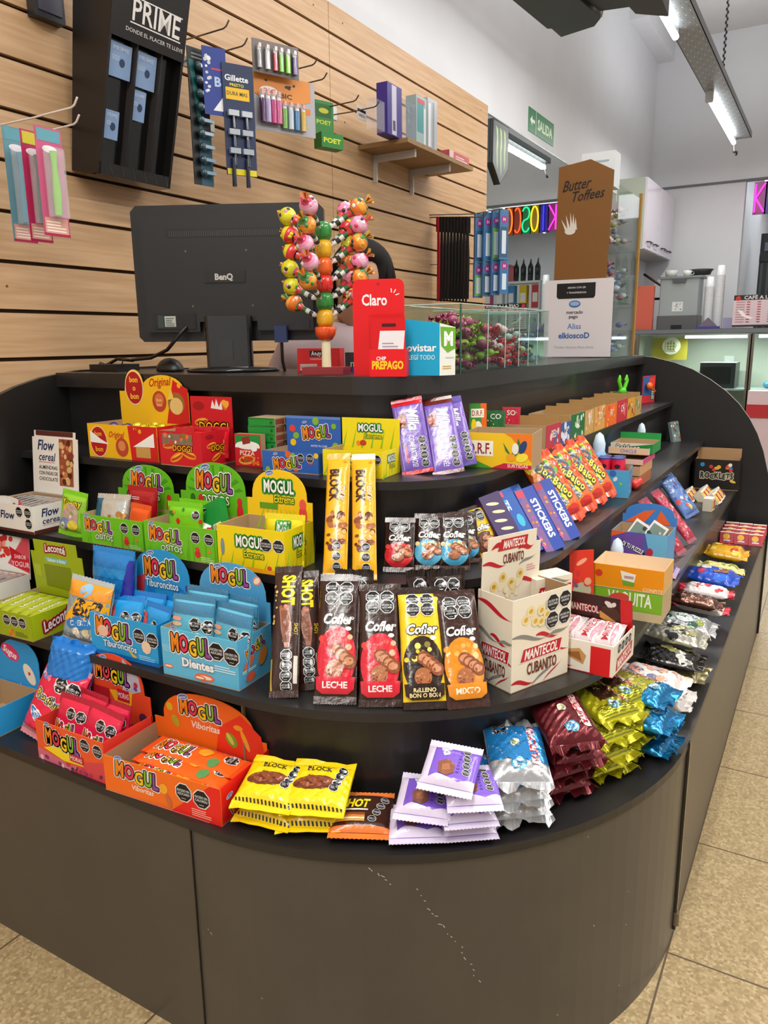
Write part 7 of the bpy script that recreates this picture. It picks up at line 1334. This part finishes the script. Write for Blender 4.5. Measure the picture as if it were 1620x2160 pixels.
p = onx(752, 220, -.9); m = MB(); A = Art(); m.box(0, -.002, -.05, .07, 0, 0, '#d8d4d0'); A.rect(.004, -.022, .066, -.012, '#1a1a1a'); A.text('OFERTA', .035, -.035, .01, '#1a1a1a', w=.05); press(m, A, Ffront(-.002)); solo('price_sign', m, [CARD], 'small white and black sign left of the wall shelf boxes', 'sign', TR(-.9, p.y, p.z, 90))
# bootlaces and earphone cards hanging past the end of the slats
yl = onx(920, 440, -.96).y
T = thing('lace_rail', 'long wire rail carrying laces and phone accessory cards', 'rail', Matrix.Identity(4))
LP_ = [onx(924+i*6.8, 458, -.96+.03*i) for i in range(10)]
m = MB(); m.tube([(WS, LP_[0].y-.01, LP_[0].z)]+[tuple(p) for p in LP_]+[tuple(LP_[-1]+(LP_[-1]-LP_[0])*.5), tuple(LP_[-1]+(LP_[-1]-LP_[0])*.6+Vector((0, 0, .02)))], .003, '#77716b'); part('rail_wire', m, T, [METAL])
for py_ in (450, 555):
    a_ = onx(1000, py_, -.80); b_ = onx(1060, py_-10, -.66); m = MB(); m.tube([(WS, a_.y-.1, a_.z-.003), (a_.x, a_.y, a_.z-.003), (b_.x, b_.y, b_.z)], .0028, '#77716b'); part('rail_wire', m, T, [METAL])
q = random.Random(3)
for i in range(10):
    px = 924+i*6.8; X = -.96+.03*i; p = onx(px, 458, X); pb_ = onx(px, 636, X); m = MB(); c = '#9a1522' if i == 0 else q.choice(['#141212', '#1c1816', '#241a18', '#121214'])
    h_ = p.z-pb_.z; m.box(-.008, -.006, -.07, .016, .006, -.0, c if i == 0 else '#161414'); m.tube([(0.002, 0, -.06), (.004, 0, -h_*.5), (.001, .003, -h_)], [.006, .008, .005], c, 0, 7); m.tube([(.009, .004, -.06), (.012, .002, -h_*.5), (.01, 0, -h_*.97)], [.004, .006, .004], c, 0, 7)
    solo('bootlaces', m, [MATTE], ('dark red bundle of laces at the left end of the rail' if i == 0 else 'hank of black laces hanging on the wire rail'), 'laces', TR(p.x, p.y, p.z, 60), None if i == 0 else 'black laces on the wire rail')
def phone(px, py, X, w, h, lb, c2):
    p = onx(px, py, X); A = Art(); A.rect(.004, -h*.95, w-.004, -h*.35, c2); A.ell(w*.5, -h*.2, w*.36, w*.34, '#a8308a'); A.text('M', w*.5, -h*.2, w*.3, '#e8d0e4'); A.rect(w*.25, -h*.88, w*.75, -h*.42, '#d8e4ee'); A.rect(w*.42, -.012, w*.58, -.004, '#7a8a9a')
    m = MB(); m.box(0, -.012, -h, w, 0, 0, '#4a7aa8'); press(m, A, Ffront(-.012)); solo('accessory_card', m, [CARD], lb, 'phone accessory', TR(X, p.y, p.z, 62))
k = 0
for row_, (pxs, py, h) in enumerate((((1000, 1018, 1036, 1052), 450, .24), ((998, 1016, 1034, 1052), 555, .17))):
    for i, px in enumerate(pxs): phone(px, py+(-3)*i, -.80+.04*i, .055, h, 'purple topped phone accessory card, %s of the %s row' % (('leftmost', 'second', 'third', 'rightmost')[i], ('upper', 'lower')[row_]), ('#2f5a8c', '#3a78b0', '#7ab84a', '#3a5a7a')[(i+row_*2) % 4])
# shield sign and exit sign
a = onx(1033, 250, WX+.01); b = onx(1062, 260, WX+.01); z1_ = a.z+.005; w = .245; yc = a.y+w/2+.015
m = MB(); pts = [(-w/2, z1_-.0), (w/2, z1_-.0), (w/2, z1_-.24), (0, z1_-.345), (-w/2, z1_-.24)]
m.prism(pts, -.02, 0, '#161819', 0, 'y'); A = Art(); A.poly([(x*.93, z1_-.17+(z-z1_+.17)*.95) for x, z in pts], '#6a7073'); A.poly([(x*.88, z1_-.17+(z-z1_+.17)*.9) for x, z in pts], '#565c60')
for x, s in ((-.06, 1), (0, 1.12), (.06, .95)): A.poly([(x-.02, z1_-.03), (x+.012, z1_-.045), (x+.016, z1_-.13), (x+.008, z1_-.16), (x+.012, z1_-.24*s), (x+.004, z1_-.27*s), (x-.008, z1_-.15), (x-.004, z1_-.09)], '#a8c87a')
press(m, A, Ffront(-.02)); solo('shield_sign', m, [PLAST], 'dark shield shaped sign with three green claw strokes', 'sign', TR(WX+.007, yc, 0, 90))
a = onx(1115, 224, WX); b = onx(1166, 306, WX); c_ = onx(1115, 276, WX); w = b.y-a.y; h = a.z-c_.z
m = MB(); m.box(0, -.004, 0, w, 0, h, '#1c7a46'); A = Art(); A.rect(w*.27, 0, w*.285, h, '#cfe6d4'); A.text('SALIDA', w*.64, h*.5, h*.42, '#d8f0c8', w=w*.6, bold=.05); A.poly([(w*.05, h*.5), (w*.13, h*.72), (w*.13, h*.57), (w*.23, h*.57), (w*.23, h*.43), (w*.13, h*.43), (w*.13, h*.28)], '#e8f6e8')
press(m, A, Ffront(-.004)); solo('exit_sign', m, [PLAST], 'green exit sign with a left arrow and the word SALIDA', 'sign', TR(WX, a.y, c_.z, 90))
# ================================================================== far end of the shop
# white wall cabinet above the left of the back counter
T = thing('wall_cabinet', 'white wall cabinet with lift-up doors above the back counter', 'cabinet', Matrix.Identity(4))
X0, X1, Y0c, Y1c, Z0, Z1 = WX+.002, -.80, 6.1, 7.45, 2.02, 2.64
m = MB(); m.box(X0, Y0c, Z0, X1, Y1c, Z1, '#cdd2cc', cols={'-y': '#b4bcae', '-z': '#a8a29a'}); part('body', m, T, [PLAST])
for i in range(2):
    ya, yb3 = Y0c+.01+i*.67, Y0c+.66+i*.67; m = MB(); m.box(X1+.001, ya, Z0+.004, X1+.019, yb3, Z1-.004, '#dcd6e4'); d = part('door', m, T, [GLOSS])
    for j in range(2): m = MB(); yc = ya+.17+.28*j; m.tube([(X1+.02, yc-.09, Z0+.07), (X1+.045, yc-.06, Z0+.07), (X1+.045, yc+.06, Z0+.07), (X1+.02, yc+.09, Z0+.07)], .006, '#4a4a50'); part('handle', m, d, [METAL])
# back counter: grey top over a lit glass showcase
YFc = 6.55; zc = 1.300
m = MB(); m.box(-.92, YFc-.04, zc-.045, 2.6, YB-.14, zc, '#5c6266'); m.box(-.94, YFc-.05, zc-.04, 2.6, YFc-.04, zc-.006, '#6d7377'); solo('counter_top', m, [PLAST], 'long grey worktop of the back counter', 'worktop')
T = thing('glass_showcase', 'lit glass showcase under the grey worktop at the back', 'showcase', Matrix.Identity(4))
m = MB(); m.box(-.9, YFc+.6, .0, 2.55, YFc+.62, zc-.05, '#c9cdbb'); m.box(-.9, YFc, 0, -.88, YFc+.6, zc-.05, '#c0c2b4'); m.box(-.88, YFc, 0, 2.55, YFc+.6, .35, '#b8bcbc'); m.box(-.88, YFc+.05, .72, 2.5, YFc+.58, .735, '#a8b4b4'); part('body', m, T, [PLAST])
for x in (-.9, .12, .14, 1.2, 2.5): m = MB(); m.box(x, YFc-.012, .0, x+.03, YFc+.01, zc-.05, '#8f8a80'); part('post', m, T, [METAL])
for a, b in ((-.87, .12), (.17, 1.2), (1.23, 2.5)): m = MB(); m.box(a, YFc-.004, .35, b, YFc, zc-.06, '#d8ece8'); part('glass_front', m, T, [GLASS])
for a, b in ((-.45, .1), (.2, 1.15), (1.27, 2.45)): m = MB(); m.cyl((a, YFc+.06, zc-.075), (b, YFc+.06, zc-.075), .014, .014, '#f4fbff', 0, 10); part('lamp_tube', m, T, [TUBE]); l = area('showcase_light', ((a+b)/2, YFc+.1, zc-.1), b-a, .05, 9, (.9, 1, .97)); l.parent = T
m = MB(); m.box(-.3, YFc+.1, .74, .02, YFc+.45, .98, '#2a2c30', cols={'+z': '#dfe4e4'}); m.box(-.28, YFc+.095, .78, -.02, YFc+.1, .94, '#101214'); solo('toaster_oven', m, [PLAST], 'dark grey toaster oven inside the glass showcase', 'oven')
T2 = thing('yellow_fan', 'small round white fan before a yellow board in the showcase', 'fan', TR(-.60, YFc+.2, 1.14)); m = MB(); m.box(-.2, .1, -.14, .14, .11, .08, '#b8a83a'); part('board', m, T2, [CARD]); m = MB(); m.cyl((0, 0, 0), (0, .03, 0), .085, .085, '#dfe0c8', 0, 24); m.cyl((0, -.004, 0), (0, .0, 0), .05, .05, '#8a8450', 0, 16)
for i in range(4): m.box(-.05+.028*i, -.008, -.05, -.044+.028*i, -.004, .05, '#dcdcb8'); m.box(-.05, -.008, -.05+.028*i, .05, -.004, -.044+.028*i, '#dcdcb8')
part('fan_body', m, T2, [PLAST])
m = MB(); m.box(-.11, YFc+.3, .98, -.02, YFc+.31, 1.04, '#7d7f7a'); solo('price_plate', m, [CARD], 'small grey plate standing on the toaster oven', 'plate')
for i in range(5): m = MB(); c = Vector((.3+.09*i, YFc+.25, .77)); m.ball(c, .045, ('#5aa0c0', '#3a7ab8', '#8ab8c8', '#c8d8d8', '#4a90b8')[i], 0, 12, 1, 1, .8); solo('food_parcel', m, [FILM], 'wrapped parcel on the showcase shelf, number of the blue and white row', 'parcel', None, 'parcels on the showcase shelf') if i < 0 else solo('food_parcel', m, [FILM], 'blue or white wrapped parcel lying on the showcase shelf', 'parcel', None, 'parcels on the showcase shelf')
m = MB(); m.box(.18, YFc-.3, .0, 2.4, YFc-.06, .74, '#d8c0c4', cols={'+z': '#e2cdd0'}); m.box(.18, YFc-.31, .5, 2.4, YFc-.3, .62, '#b83038'); solo('low_cabinet', m, [PLAST], 'low pale pink cabinet with red stripe before the showcase', 'cabinet')
# coffee machine
mx, my = -.545, YFc+.18
T = thing('coffee_machine', 'grey water and coffee machine on the back counter', 'machine', TR(mx, my, zc+.001)); w = .19
m = MB(); m.rbox(-w, -.1, .0, w, .2, .13, .015, '#5a5a5c'); m.box(-.05, -.105, .0, .05, -.1, .04, '#121214'); part('base', m, T, [PLAST])
m = MB(); m.rbox(-w+.01, -.08, .13, w-.01, .2, .48, .015, '#9aa2a4'); m.box(-.055, -.083, .17, .045, -.08, .26, '#d9dcdc'); A = Art(); A.blobs(-.04, .185, .03, .245, 9, ['#8a8e90', '#b0b4b4'], .005, .01, 2); press(m, A, Ffront(-.083)); part('water_tank', m, T, [PLAST])
m = MB(); m.rbox(-w+.0, -.1, .48, w+.02, .2, .5, .012, '#7d8386'); m.box(-.06, -.104, .44, .06, -.08, .48, '#4f5557'); part('lid', m, T, [PLAST])
m = MB(); m.lathe([(.001, 0), (.05, 0), (.06, .06), (.055, .062), (.045, .008)], '#d0d2cc', 0, 18); solo('saucer_stack', m, [PLAST], 'pale bowl upside the coffee machine, left', 'bowl', TR(mx-.1, my+.02, zc+.502))
T = thing('coffee_cup', 'white coffee cup on top of the coffee machine', 'cup', TR(mx+.05, my+.02, zc+.502)); m = MB(); m.lathe([(.001, 0), (.03, 0), (.045, .055), (.042, .055), (.028, .006)], '#e4e6e4', 0, 18); part('bowl', m, T, [GLOSS]); m = MB(); m.tube([(.04, 0, .045), (.062, 0, .04), (.06, 0, .02), (.034, 0, .015)], .004, '#e4e6e4'); part('handle', m, T, [GLOSS])
m = MB(); m.lathe([(.001, 0), (.09, 0), (.1, .03), (.12, .05), (.001, .062)], '#3a3d3c', 0, 20); solo('pot_lid', m, [PLAST], 'dark round pot lid behind the white cup', 'lid', TR(mx+.16, my+.1, zc+.515))
# stacks of white cups
def cups(x, n, lb):
    T = thing('cup_stack', lb, 'cups', TR(x, my-.02, zc+.001))
    for i in range(n): m = MB(); z = i*.0125; m.lathe([(.042, z), (.044, z+.003), (.0405, z+.0125)], '#dfe1e6', 0, 16); part('cup', m, T, [PLAST])
    m = MB(); z = n*.0125; m.lathe([(.04, z), (.03, z+.085), (.001, z+.085)], '#e6e8ec', 0, 16); part('cup', m, T, [PLAST])
cups(-.275, 32, 'tall stack of white plastic cups beside the coffee machine'); cups(-.185, 40, 'taller stack of white plastic cups on the right')
m = MB(); m.box(-.1, -.06, 0, .1, .06, .02, '#4a3f98'); m.add([(-.08, -.055, .02), (.08, -.055, .02), (0, -.05, .1), (-.08, .03, .02), (.08, .03, .02), (0, .025, .1)], [(0, 1, 2), (5, 4, 3), (0, 2, 5, 3), (1, 4, 5, 2)], ['#6a6070', '#6a6070', '#8a5a6a', '#3a3a44']); solo('card_holder', m, [CARD], 'violet card holder in front of the cup stacks', 'holder', TR(-.25, my-.14, zc+.001))
m = MB(); m.box(-.05, -.02, 0, .05, .02, .1, '#a8a4c4'); solo('napkin_box', m, [CARD], 'pale violet box right of the cup stacks', 'box', TR(-.085, my-.0, zc+.001))
# price list board
a = ony(1552, 585, YFc-.0); w, h = .75, .285
T = thing('price_board', 'black and pink coffee price list board on the back counter', 'sign', TR(-.035+w/2, YFc, zc+.012)); m = MB(); m.box(-w/2, 0, 0, w/2, .01, h+.0, '#d9c3cc', cols={'+z': '#e8e8e8'}); A = Art(); A.rect(-w/2, h*.84, w/2, h*1.0, '#1c1a1c'); A.rect(-w/2, 0, w/2, h*.06, '#3a3638'); A.ell(-w*.45, h*.9, .022, .022, '#c0342c'); A.text('CAFÉ A LA SELVA', -w*.13, h*.92, .03, '#d8d4d4', w=.38, bold=.04)
for r in range(9):
    for c in range(5): A.rect(-w*.47+c*.09+(.0 if c else 0), h*(.76-.078*r), -w*.47+c*.09+(.075 if c == 0 else .03), h*(.76-.078*r)+.009, '#b8848c' if c == 0 else '#a83a40')
A.poly([(-w*.45, h*.55), (-w*.39, h*.5), (-w*.35, h*.36), (-w*.26, h*.27), (-w*.3, h*.25), (-w*.39, h*.33), (-w*.43, h*.46)], '#f4f2f6'); press(m, A, Ffront(0)); part('board', m, T, [GLOSS])
# orange bag and dark bracket left of the machine
m = MB(); m.box(-.09, 0, 0, .09, .06, .42, '#d0604c'); m.prism([(-.09, .3), (-.05, .42), (-.09, .42)], -.002, 0, '#b8503c', 0, 'y'); solo('orange_bag', m, [FILM], 'orange paper bag standing left of the coffee machine', 'bag', TR(-.86, YFc+.05, zc+.001))
T = thing('shelf_bracket', 'dark triangular bracket under the white cabinet', 'bracket', Matrix.Identity(4)); m = MB(); m.tube([(-.95, 6.95, 1.86), (-.6, 6.95, 1.62)], .012, '#3a2c20'); m.tube([(-.95, 6.95, 1.61), (-.6, 6.95, 1.61)], .012, '#3a2c20'); part('bar', m, T, [METAL])
# neon sign hanging in the opening
T = thing('neon_sign', 'KIOSCO neon sign in rainbow colours under the lintel', 'sign', TR(-.02, YB-.03, 2.44)); cw, chh, gap = .085, .27, .105
NC = ['#ff3ad8', '#3a2cff', '#ffd21c', '#20d88a', '#ff5a1c', '#ff7a1c']
def arcp(cx, cz, rx, rz, a0, a1, n=12): return [(cx+rx*math.cos(R_(a0+(a1-a0)*i/n)), cz+rz*math.sin(R_(a0+(a1-a0)*i/n))) for i in range(n+1)]
H2 = chh
strk = {'K': [[(0, 0), (0, H2)], [(cw, H2), (.006, H2*.5), (cw, 0)]], 'I': [[(cw/2, 0), (cw/2, H2)]], 'O': [arcp(cw/2, H2/2, cw/2, H2/2, 0, 360, 20)], 'S': [arcp(cw/2, H2*.75, cw/2, H2*.25, 20, 270, 10)+arcp(cw/2, H2*.25, cw/2, H2*.25, 90, -160, 10)], 'C': [arcp(cw/2, H2/2, cw/2, H2/2, 50, 310, 16)]}
for i, ch in enumerate('KIOSCO'):
    m = MB()
    for s in strk[ch]: m.tube([(i*gap+x, 0, z) for x, z in s], .009, NC[i], 0, 8)
    part('neon_letter', m, T, [NEON])
    m = MB(); m.box(i*gap-.016, .02, -.02, i*gap+cw+.016, .026, H2+.02, tuple(c*.25 for c in H(NC[i]))); part('letter_backing', m, T, [PLAST])
# annex beyond the opening: shutters, shelf of bottles, red cooler
m = MB(); m.box(-.1, 9.4, 1.2, .5, 9.45, 2.45, '#1c1e22')
for i in range(8): m.box(-.08+.074*i, 9.385, 1.2, -.05+.074*i, 9.4, 2.1, '#4a4e54')
m.box(-.1, 9.37, 2.12, .5, 9.4, 2.2, '#101114'); m.box(-.05, 9.36, 2.24, .1, 9.38, 2.34, '#6a7686'); m.box(.12, 9.36, 2.22, .48, 9.38, 2.4, '#1d2f52'); solo('shutter', m, [PLAST], 'dark ribbed shutter with blue band beyond the opening', 'shutter')
def fixture(x, y0, y1, z, label, n=2, trayw=.17, segs=None):
    T = thing('tube_light', label, 'lamp', Matrix.Identity(4)); m = MB(); m.box(x, y0, z, x+trayw, y1, z+.004, '#8d8f90'); m.box(x, y0, z, x+.004, y1, z+.05, '#7a7c7e'); m.box(x+trayw-.004, y0, z, x+trayw, y1, z+.05, '#7a7c7e')
    A = Art(); yy = y0+.03; k = 0
    while yy < y1-.03:
        for j in range(5): A.ell(x+.02+j*.032, -yy, .0045, .009, '#d8dadb' if (j+k) % 2 else '#5e6062', 6)
        yy += .06; k += 1
    press(m, A, lambda u, v, hh: (u, -v, z-hh), None); part('perforated_tray', m, T, [PLAST]); seg = (y1-y0)/n
    for a, b in (segs or [(y0+i*seg+.05, y0+(i+1)*seg-.12) for i in range(n)]):
        m = MB(); m.cyl((x+.035, a, z-.045), (x+.035, b, z-.045), .019, .019, '#ffffff', 0, 12); part('tube', m, T, [TUBE])
        m = MB(); m.box(x+.01, a-.05, z-.07, x+.06, a, z, '#b8baba'); part('socket', m, T, [PLAST]); m = MB(); m.box(x+.02, b, z-.05, x+.05, b+.02, z, '#8a8c8c'); part('socket', m, T, [PLAST])
    return T
T = fixture(-.19, .5, 6.72, 2.985, 'long perforated metal tray with bright tubes above the right arm', 2, .17, [(.7, 2.1), (2.25, 3.7), (5.1, 6.62)])
m = MB(); p = [(.02, 4.4, 2.93+.02*i) for i in range(62)]
for i in range(55): m.ball((.0+(.004 if i % 2 else -.004)-.03, 4.75, 3.03+.0205*i), .011, '#4a4846', 0, 6, .7, .7, 1.2)
part('chain', m, T, [METAL])
m = MB(); m.tube([(-.155, 6.62, 2.93), (-.155, 6.68, 2.88), (-.145, 6.72, 2.86)], .003, '#e8e8e8'); m.tube([(-.155, 6.68, 2.875), (-.14, 6.73, 2.88), (-.145, 6.76, 2.865)], .012, '#121212'); part('switch_pull', m, T, [PLAST])
fixture(1.85, -1.2, 3.8, 3.06, 'second tube light row over the aisle at the right', 3); fixture(.5, -3.9, -.8, 3.06, 'tube light row behind the camera', 2); fixture(3.4, -2.1, 5.1, 3.06, 'farthest tube light row at the right of the shop', 4)  # added fixtures that house the extra fill lights
fixture(-.25+.2, 8.2, 10.6, 2.95, 'tube light beyond the opening, left', 1); fixture(1.3, 8.4, 11.2, 2.95, 'tube light beyond the opening, right', 1)
# black case fixed under the ceiling near the top edge
T = thing('ceiling_projector', 'large black projector case hanging at the top edge', 'projector', Matrix.Translation((0, 0, 0)))
m = MB(); zq = 2.5; p1, p2, p3, p4 = (-.381, 1.64), (-.334, 2.115), (-.142, 2.027), (-.19, 1.55)
def slab(pts, z0, z1, c): m.prism([(a, b) for a, b in pts], z0, z1, c)
slab([(-.37, 1.3), (-.325, 2.11), (-.17, 2.07), (-.125, 2.0), (-.20, 1.3)], zq, zq+.2, '#211f20'); slab([(-.43, 1.3), (-.375, 2.07), (-.33, 2.1), (-.34, 1.3)], zq+.03, zq+.16, '#1a1819'); slab([(-.22, 1.3), (-.12, 1.97), (.03, 2.0), (-.02, 1.3)], zq+.015, zq+.16, '#1b191a'); slab([(-.06, 1.3), (.0, 2.06), (.11, 2.16), (.16, 1.3)], zq+.01, zq+.2, '#262425')
part('case', m, T, [PLAST]); m = MB(); m.tube([(-.12, 1.99, zq+.0), (-.105, 1.97, zq+.04), (-.11, 1.94, zq+.06)], .004, '#b8b4b0'); part('cable_loop', m, T, [PLAST]); m = MB(); m.cyl((-.1, 1.55, zq+.19), (-.1, 1.55, ZC), .025, .025, '#2a2829', 0, 12); part('ceiling_rod', m, T, [METAL])
# things of the aisle opposite, seen in the mirror: shelves with bottles, red cooler
sx = 1.6
T = thing('bottle_shelf', 'white shelf unit beyond the opening, seen in the mirror', 'shelf', Matrix.Identity(4)); m = MB()
for z in (.8, 1.2, 1.6, 1.95): m.box(.55, 8.6, z, 2.6, 8.9, z+.03, '#dfe2e2')
m.box(.53, 8.6, 0, .55, 8.9, 1.98, '#cfd2d2'); m.box(2.6, 8.6, 0, 2.63, 8.9, 1.98, '#cfd2d2'); part('frame', m, T, [PLAST])
BP = Proto('wine_bottle', 'bottle'); m = MB(); m.lathe([(.001, 0), (.037, 0), (.037, .19), (.014, .235), (.014, .3), (.001, .3)], ['#14201a', '#14201a', '#14201a', '#2a1418', '#2a1418'], 0, 14); BP.add('bottle', m, [GLOSS])
for i in range(9): BP.put('dark wine bottle on the top board beyond the opening', TR(.62+.1*i+(.5 if i > 3 else 0), 8.75, 1.981), 'wine bottles beyond the opening')
for i in range(8):
    m = MB(); c = ['#c8303a', '#e8c81c', '#3a8ac8', '#d8d8d8', '#c83a7a', '#e8a01c', '#7a4aa8', '#3aa86a'][i]; m.box(-.05, -.05, 0, .05, .05, .3, c); press(m, Art().rect(-.035, .08, .035, .2, '#f0ece4'), Ffront(-.05)); solo('snack_carton', m, [CARD], '%s snack carton on the middle board beyond the opening' % ('red', 'yellow', 'blue', 'white', 'pink', 'amber', 'violet', 'green')[i], 'box', TR(.62+.17*i, 8.72, 1.631))

T = thing('drinks_cooler', 'red drinks cooler on the shelf top beyond the opening', 'cooler', TR(1.16, 8.74, 1.981)); m = MB(); m.box(-.16, -.12, 0, .16, .12, .2, '#c82a34'); part('body', m, T, [GLOSS]); m = MB(); m.box(-.17, -.13, .2, .17, .13, .225, '#b81f2a'); part('lid', m, T, [GLOSS])
for i in range(5):
    CS = Proto('paper_cup_stack', 'cups'); m = MB(); m.lathe([(.03, .02*(k//2)+(.012 if k % 2 else 0)) for k in range(28)] if 0 else [((.042 if k % 2 else .034), .012*k) for k in range(24)], '#dfe8dc', 0, 12); CS.add('cups', m, [PLAST]); CS.put('stack of white cups on the second board beyond the opening', TR(.66+.2*i, 8.72, 1.231), 'white cup stacks beyond the opening')
# ================================================================== person behind the counter, bent over the till
def skinned(name, pts, edges, root=0, sub=2):
    me = bpy.data.meshes.new(name); me.from_pydata([p[:3] for p in pts], edges, []); o = bpy.data.objects.new(name, me); COL.objects.link(o)
    o.modifiers.new('s', 'SKIN'); sv = me.skin_vertices[0].data
    for i, p in enumerate(pts): r = p[3]; sv[i].radius = r if isinstance(r, tuple) else (r, r); sv[i].use_root = (i == root)
    s = o.modifiers.new('u', 'SUBSURF'); s.levels = s.render_levels = sub
    bpy.context.view_layer.update(); dg = bpy.context.evaluated_depsgraph_get(); ev = o.evaluated_get(dg); em = bpy.data.meshes.new_from_object(ev)
    bpy.data.objects.remove(o); bpy.data.meshes.remove(me); return em
def tomb(em, colf):
    m = MB(); vs = [tuple(v.co) for v in em.vertices]; fs = [tuple(p.vertices) for p in em.polygons]
    cl = [H(colf(*[sum(vs[k][j] for k in f)/len(f) for j in range(3)])) for f in fs]; m.add(vs, fs, cl, 0, True); bpy.data.meshes.remove(em); return m
# local frame: person faces -Y (towards the counter), feet at z=0
P = [(0, .06, .88, .13), (0, .05, 1.0, (.14, .11)), (.01, .02, 1.12, (.16, .11)), (.03, -.01, 1.2, (.14, .09)), (.07, -.03, 1.27, .05), (.10, -.05, 1.33, .055),     # 0-5 trunk, neck, skull base
     (.11, -.045, 1.39, (.078, .09)), (.115, -.04, 1.44, (.075, .085)), (.115, -.035, 1.475, (.05, .06)),                                             # 6-8 head
     (.17, -.01, 1.2, .055), (.24, .0, 1.08, .043), (.24, -.12, .98, .036), (.2, -.26, .99, .027),                                                        # 9-12 left arm
     (-.12, -.01, 1.2, .055), (-.2, .0, 1.07, .043), (-.19, -.12, .98, .036), (-.13, -.26, .99, .027),                                                    # 13-16
     (.09, .06, .82, .085), (.1, .03, .45, .06), (.1, .07, .08, .042), (.1, -.04, .035, .035), (-.09, .06, .82, .085), (-.1, .03, .45, .06), (-.1, .07, .08, .042), (-.1, -.04, .035, .035)]
E_ = [(0, 1), (1, 2), (2, 3), (3, 4), (4, 5), (5, 6), (6, 7), (7, 8), (3, 9), (9, 10), (10, 11), (11, 12), (3, 13), (13, 14), (14, 15), (15, 16), (0, 17), (17, 18), (18, 19), (19, 20), (0, 21), (21, 22), (22, 23), (23, 24)]
for hcx, s, w0 in ((.2, 1, 12), (-.13, -1, 16)):                         # hands: palm, four fingers, thumb
    b = len(P); P.append((hcx-.005*s, -.31, .985, (.03, .014))); E_.append((w0, b)); P.append((hcx-.008*s, -.345, .983, (.032, .013))); E_.append((b, b+1))
    for k, (dx, L) in enumerate(((-.026, .06), (-.009, .07), (.009, .066), (.025, .05))):
        c = len(P); P.append((hcx+dx, -.345-L*.5, .98, .0085)); P.append((hcx+dx, -.345-L, .965, .0075)); E_.extend([(b+1, c), (c, c+1)])
    c = len(P); P.append((hcx-.045*s, -.33, .975, .0095)); P.append((hcx-.058*s, -.355, .965, .0085)); E_.extend([(b, c), (c, c+1)])
def pc(x, y, z): return '#c08c6e'
MP_ = TR(-.545, .60, 0, 12)
T = thing('person', 'person with dark hair and pale pink shirt bent over the till behind the lollipops', 'person', MP_)
m = tomb(skinned('body', P, E_), pc)
part('body', m, T, [SKIN])
m = MB()                                                                # face: nose, brows, lips, ears on the front of the skull
def face(): 
    f = MB(); f.ball((.115, -.135, 1.40), .012, '#b98468', 0, 10, .8, 1.2, 1.5); return f
part('nose', face(), T, [SKIN])
for s in (-1, 1):
    m = MB(); m.ball((.113+s*.028, -.1235, 1.418), .0065, '#e8e0d8', 0, 10, 1.5, .5, .6); m.ball((.113+s*.028, -.126, 1.417), .0036, '#2a1c14', 0, 8); m.tube([(.113+s*.014, -.128, 1.438), (.113+s*.028, -.129, 1.443), (.113+s*.045, -.12, 1.439)], .002, '#1c1410', 0, 6); part('eye', m, T, [GLOSS])
    m = MB(); m.ball((.113+s*.078, -.045, 1.40), .02, '#c08c6e', 0, 10, .4, .7, 1.3); part('ear', m, T, [SKIN])
m = MB(); m.ball((.115, -.124, 1.367), .014, '#a8645a', 0, 10, 1.5, .5, .5); part('mouth', m, T, [SKIN])
m = MB(); m.lathe([(.096*math.sin(math.pi*i/16)+1e-5, -.1*math.cos(math.pi*i/16)) for i in range(5, 17)], '#15110f', 0, 24, (.115, -.03, 1.425), 1, 1.12)
vs2 = [v for v in m.v]
for i, (x, y, z) in enumerate(m.v):
    if y < -.07 and z < 1.455: m.v[i] = (x, -.07+(y+.07)*.2, z)
for i in range(60):
    a = random.Random(i).uniform(0, 6.28); c, s_ = math.cos(a), math.sin(a)
    if s_ < -.45: continue
    m.tube([(.115+.09*c, -.03+.1*s_, 1.44), (.115+.1*c, -.03+.112*s_, 1.38), (.115+.09*c, -.02+.1*s_, 1.32+.02*random.Random(i+9).random())], [.006, .007, .002], '#17120f', 0, 6)
part('hair', m, T, [attr_mat('hair', .75, spec=.2)])
sh = [(0, .06, .86, .15), (0, .05, 1.0, (.165, .135)), (.01, .02, 1.12, (.185, .135)), (.03, -.005, 1.2, (.165, .112)), (.055, -.02, 1.245, (.085, .08)), (.17, -.01, 1.195, .078), (.235, .0, 1.09, .064), (.245, -.03, 1.05, .058), (-.12, -.01, 1.195, .078), (-.195, .0, 1.08, .064), (-.2, -.03, 1.04, .058)]
m = tomb(skinned('shirt', sh, [(0, 1), (1, 2), (2, 3), (3, 4), (3, 5), (5, 6), (6, 7), (3, 8), (8, 9), (9, 10)]), lambda x, y, z: '#c9b4b8'); part('shirt', m, T, [MATTE])
tr_ = [(0, .06, .9, .155), (.09, .06, .8, .105), (.1, .03, .45, .08), (.1, .06, .1, .065), (-.09, .06, .8, .105), (-.1, .03, .45, .08), (-.1, .06, .1, .065)]
m = tomb(skinned('trousers', tr_, [(0, 1), (1, 2), (2, 3), (0, 4), (4, 5), (5, 6)]), lambda x, y, z: '#23252c'); part('trousers', m, T, [MATTE])
for s in (-1, 1): m = MB(); m.ball((s*.1, -.0, .035), .05, '#1a1a1c', 0, 14, .9, 2.2, .7); part('shoe', m, T, [PLAST])
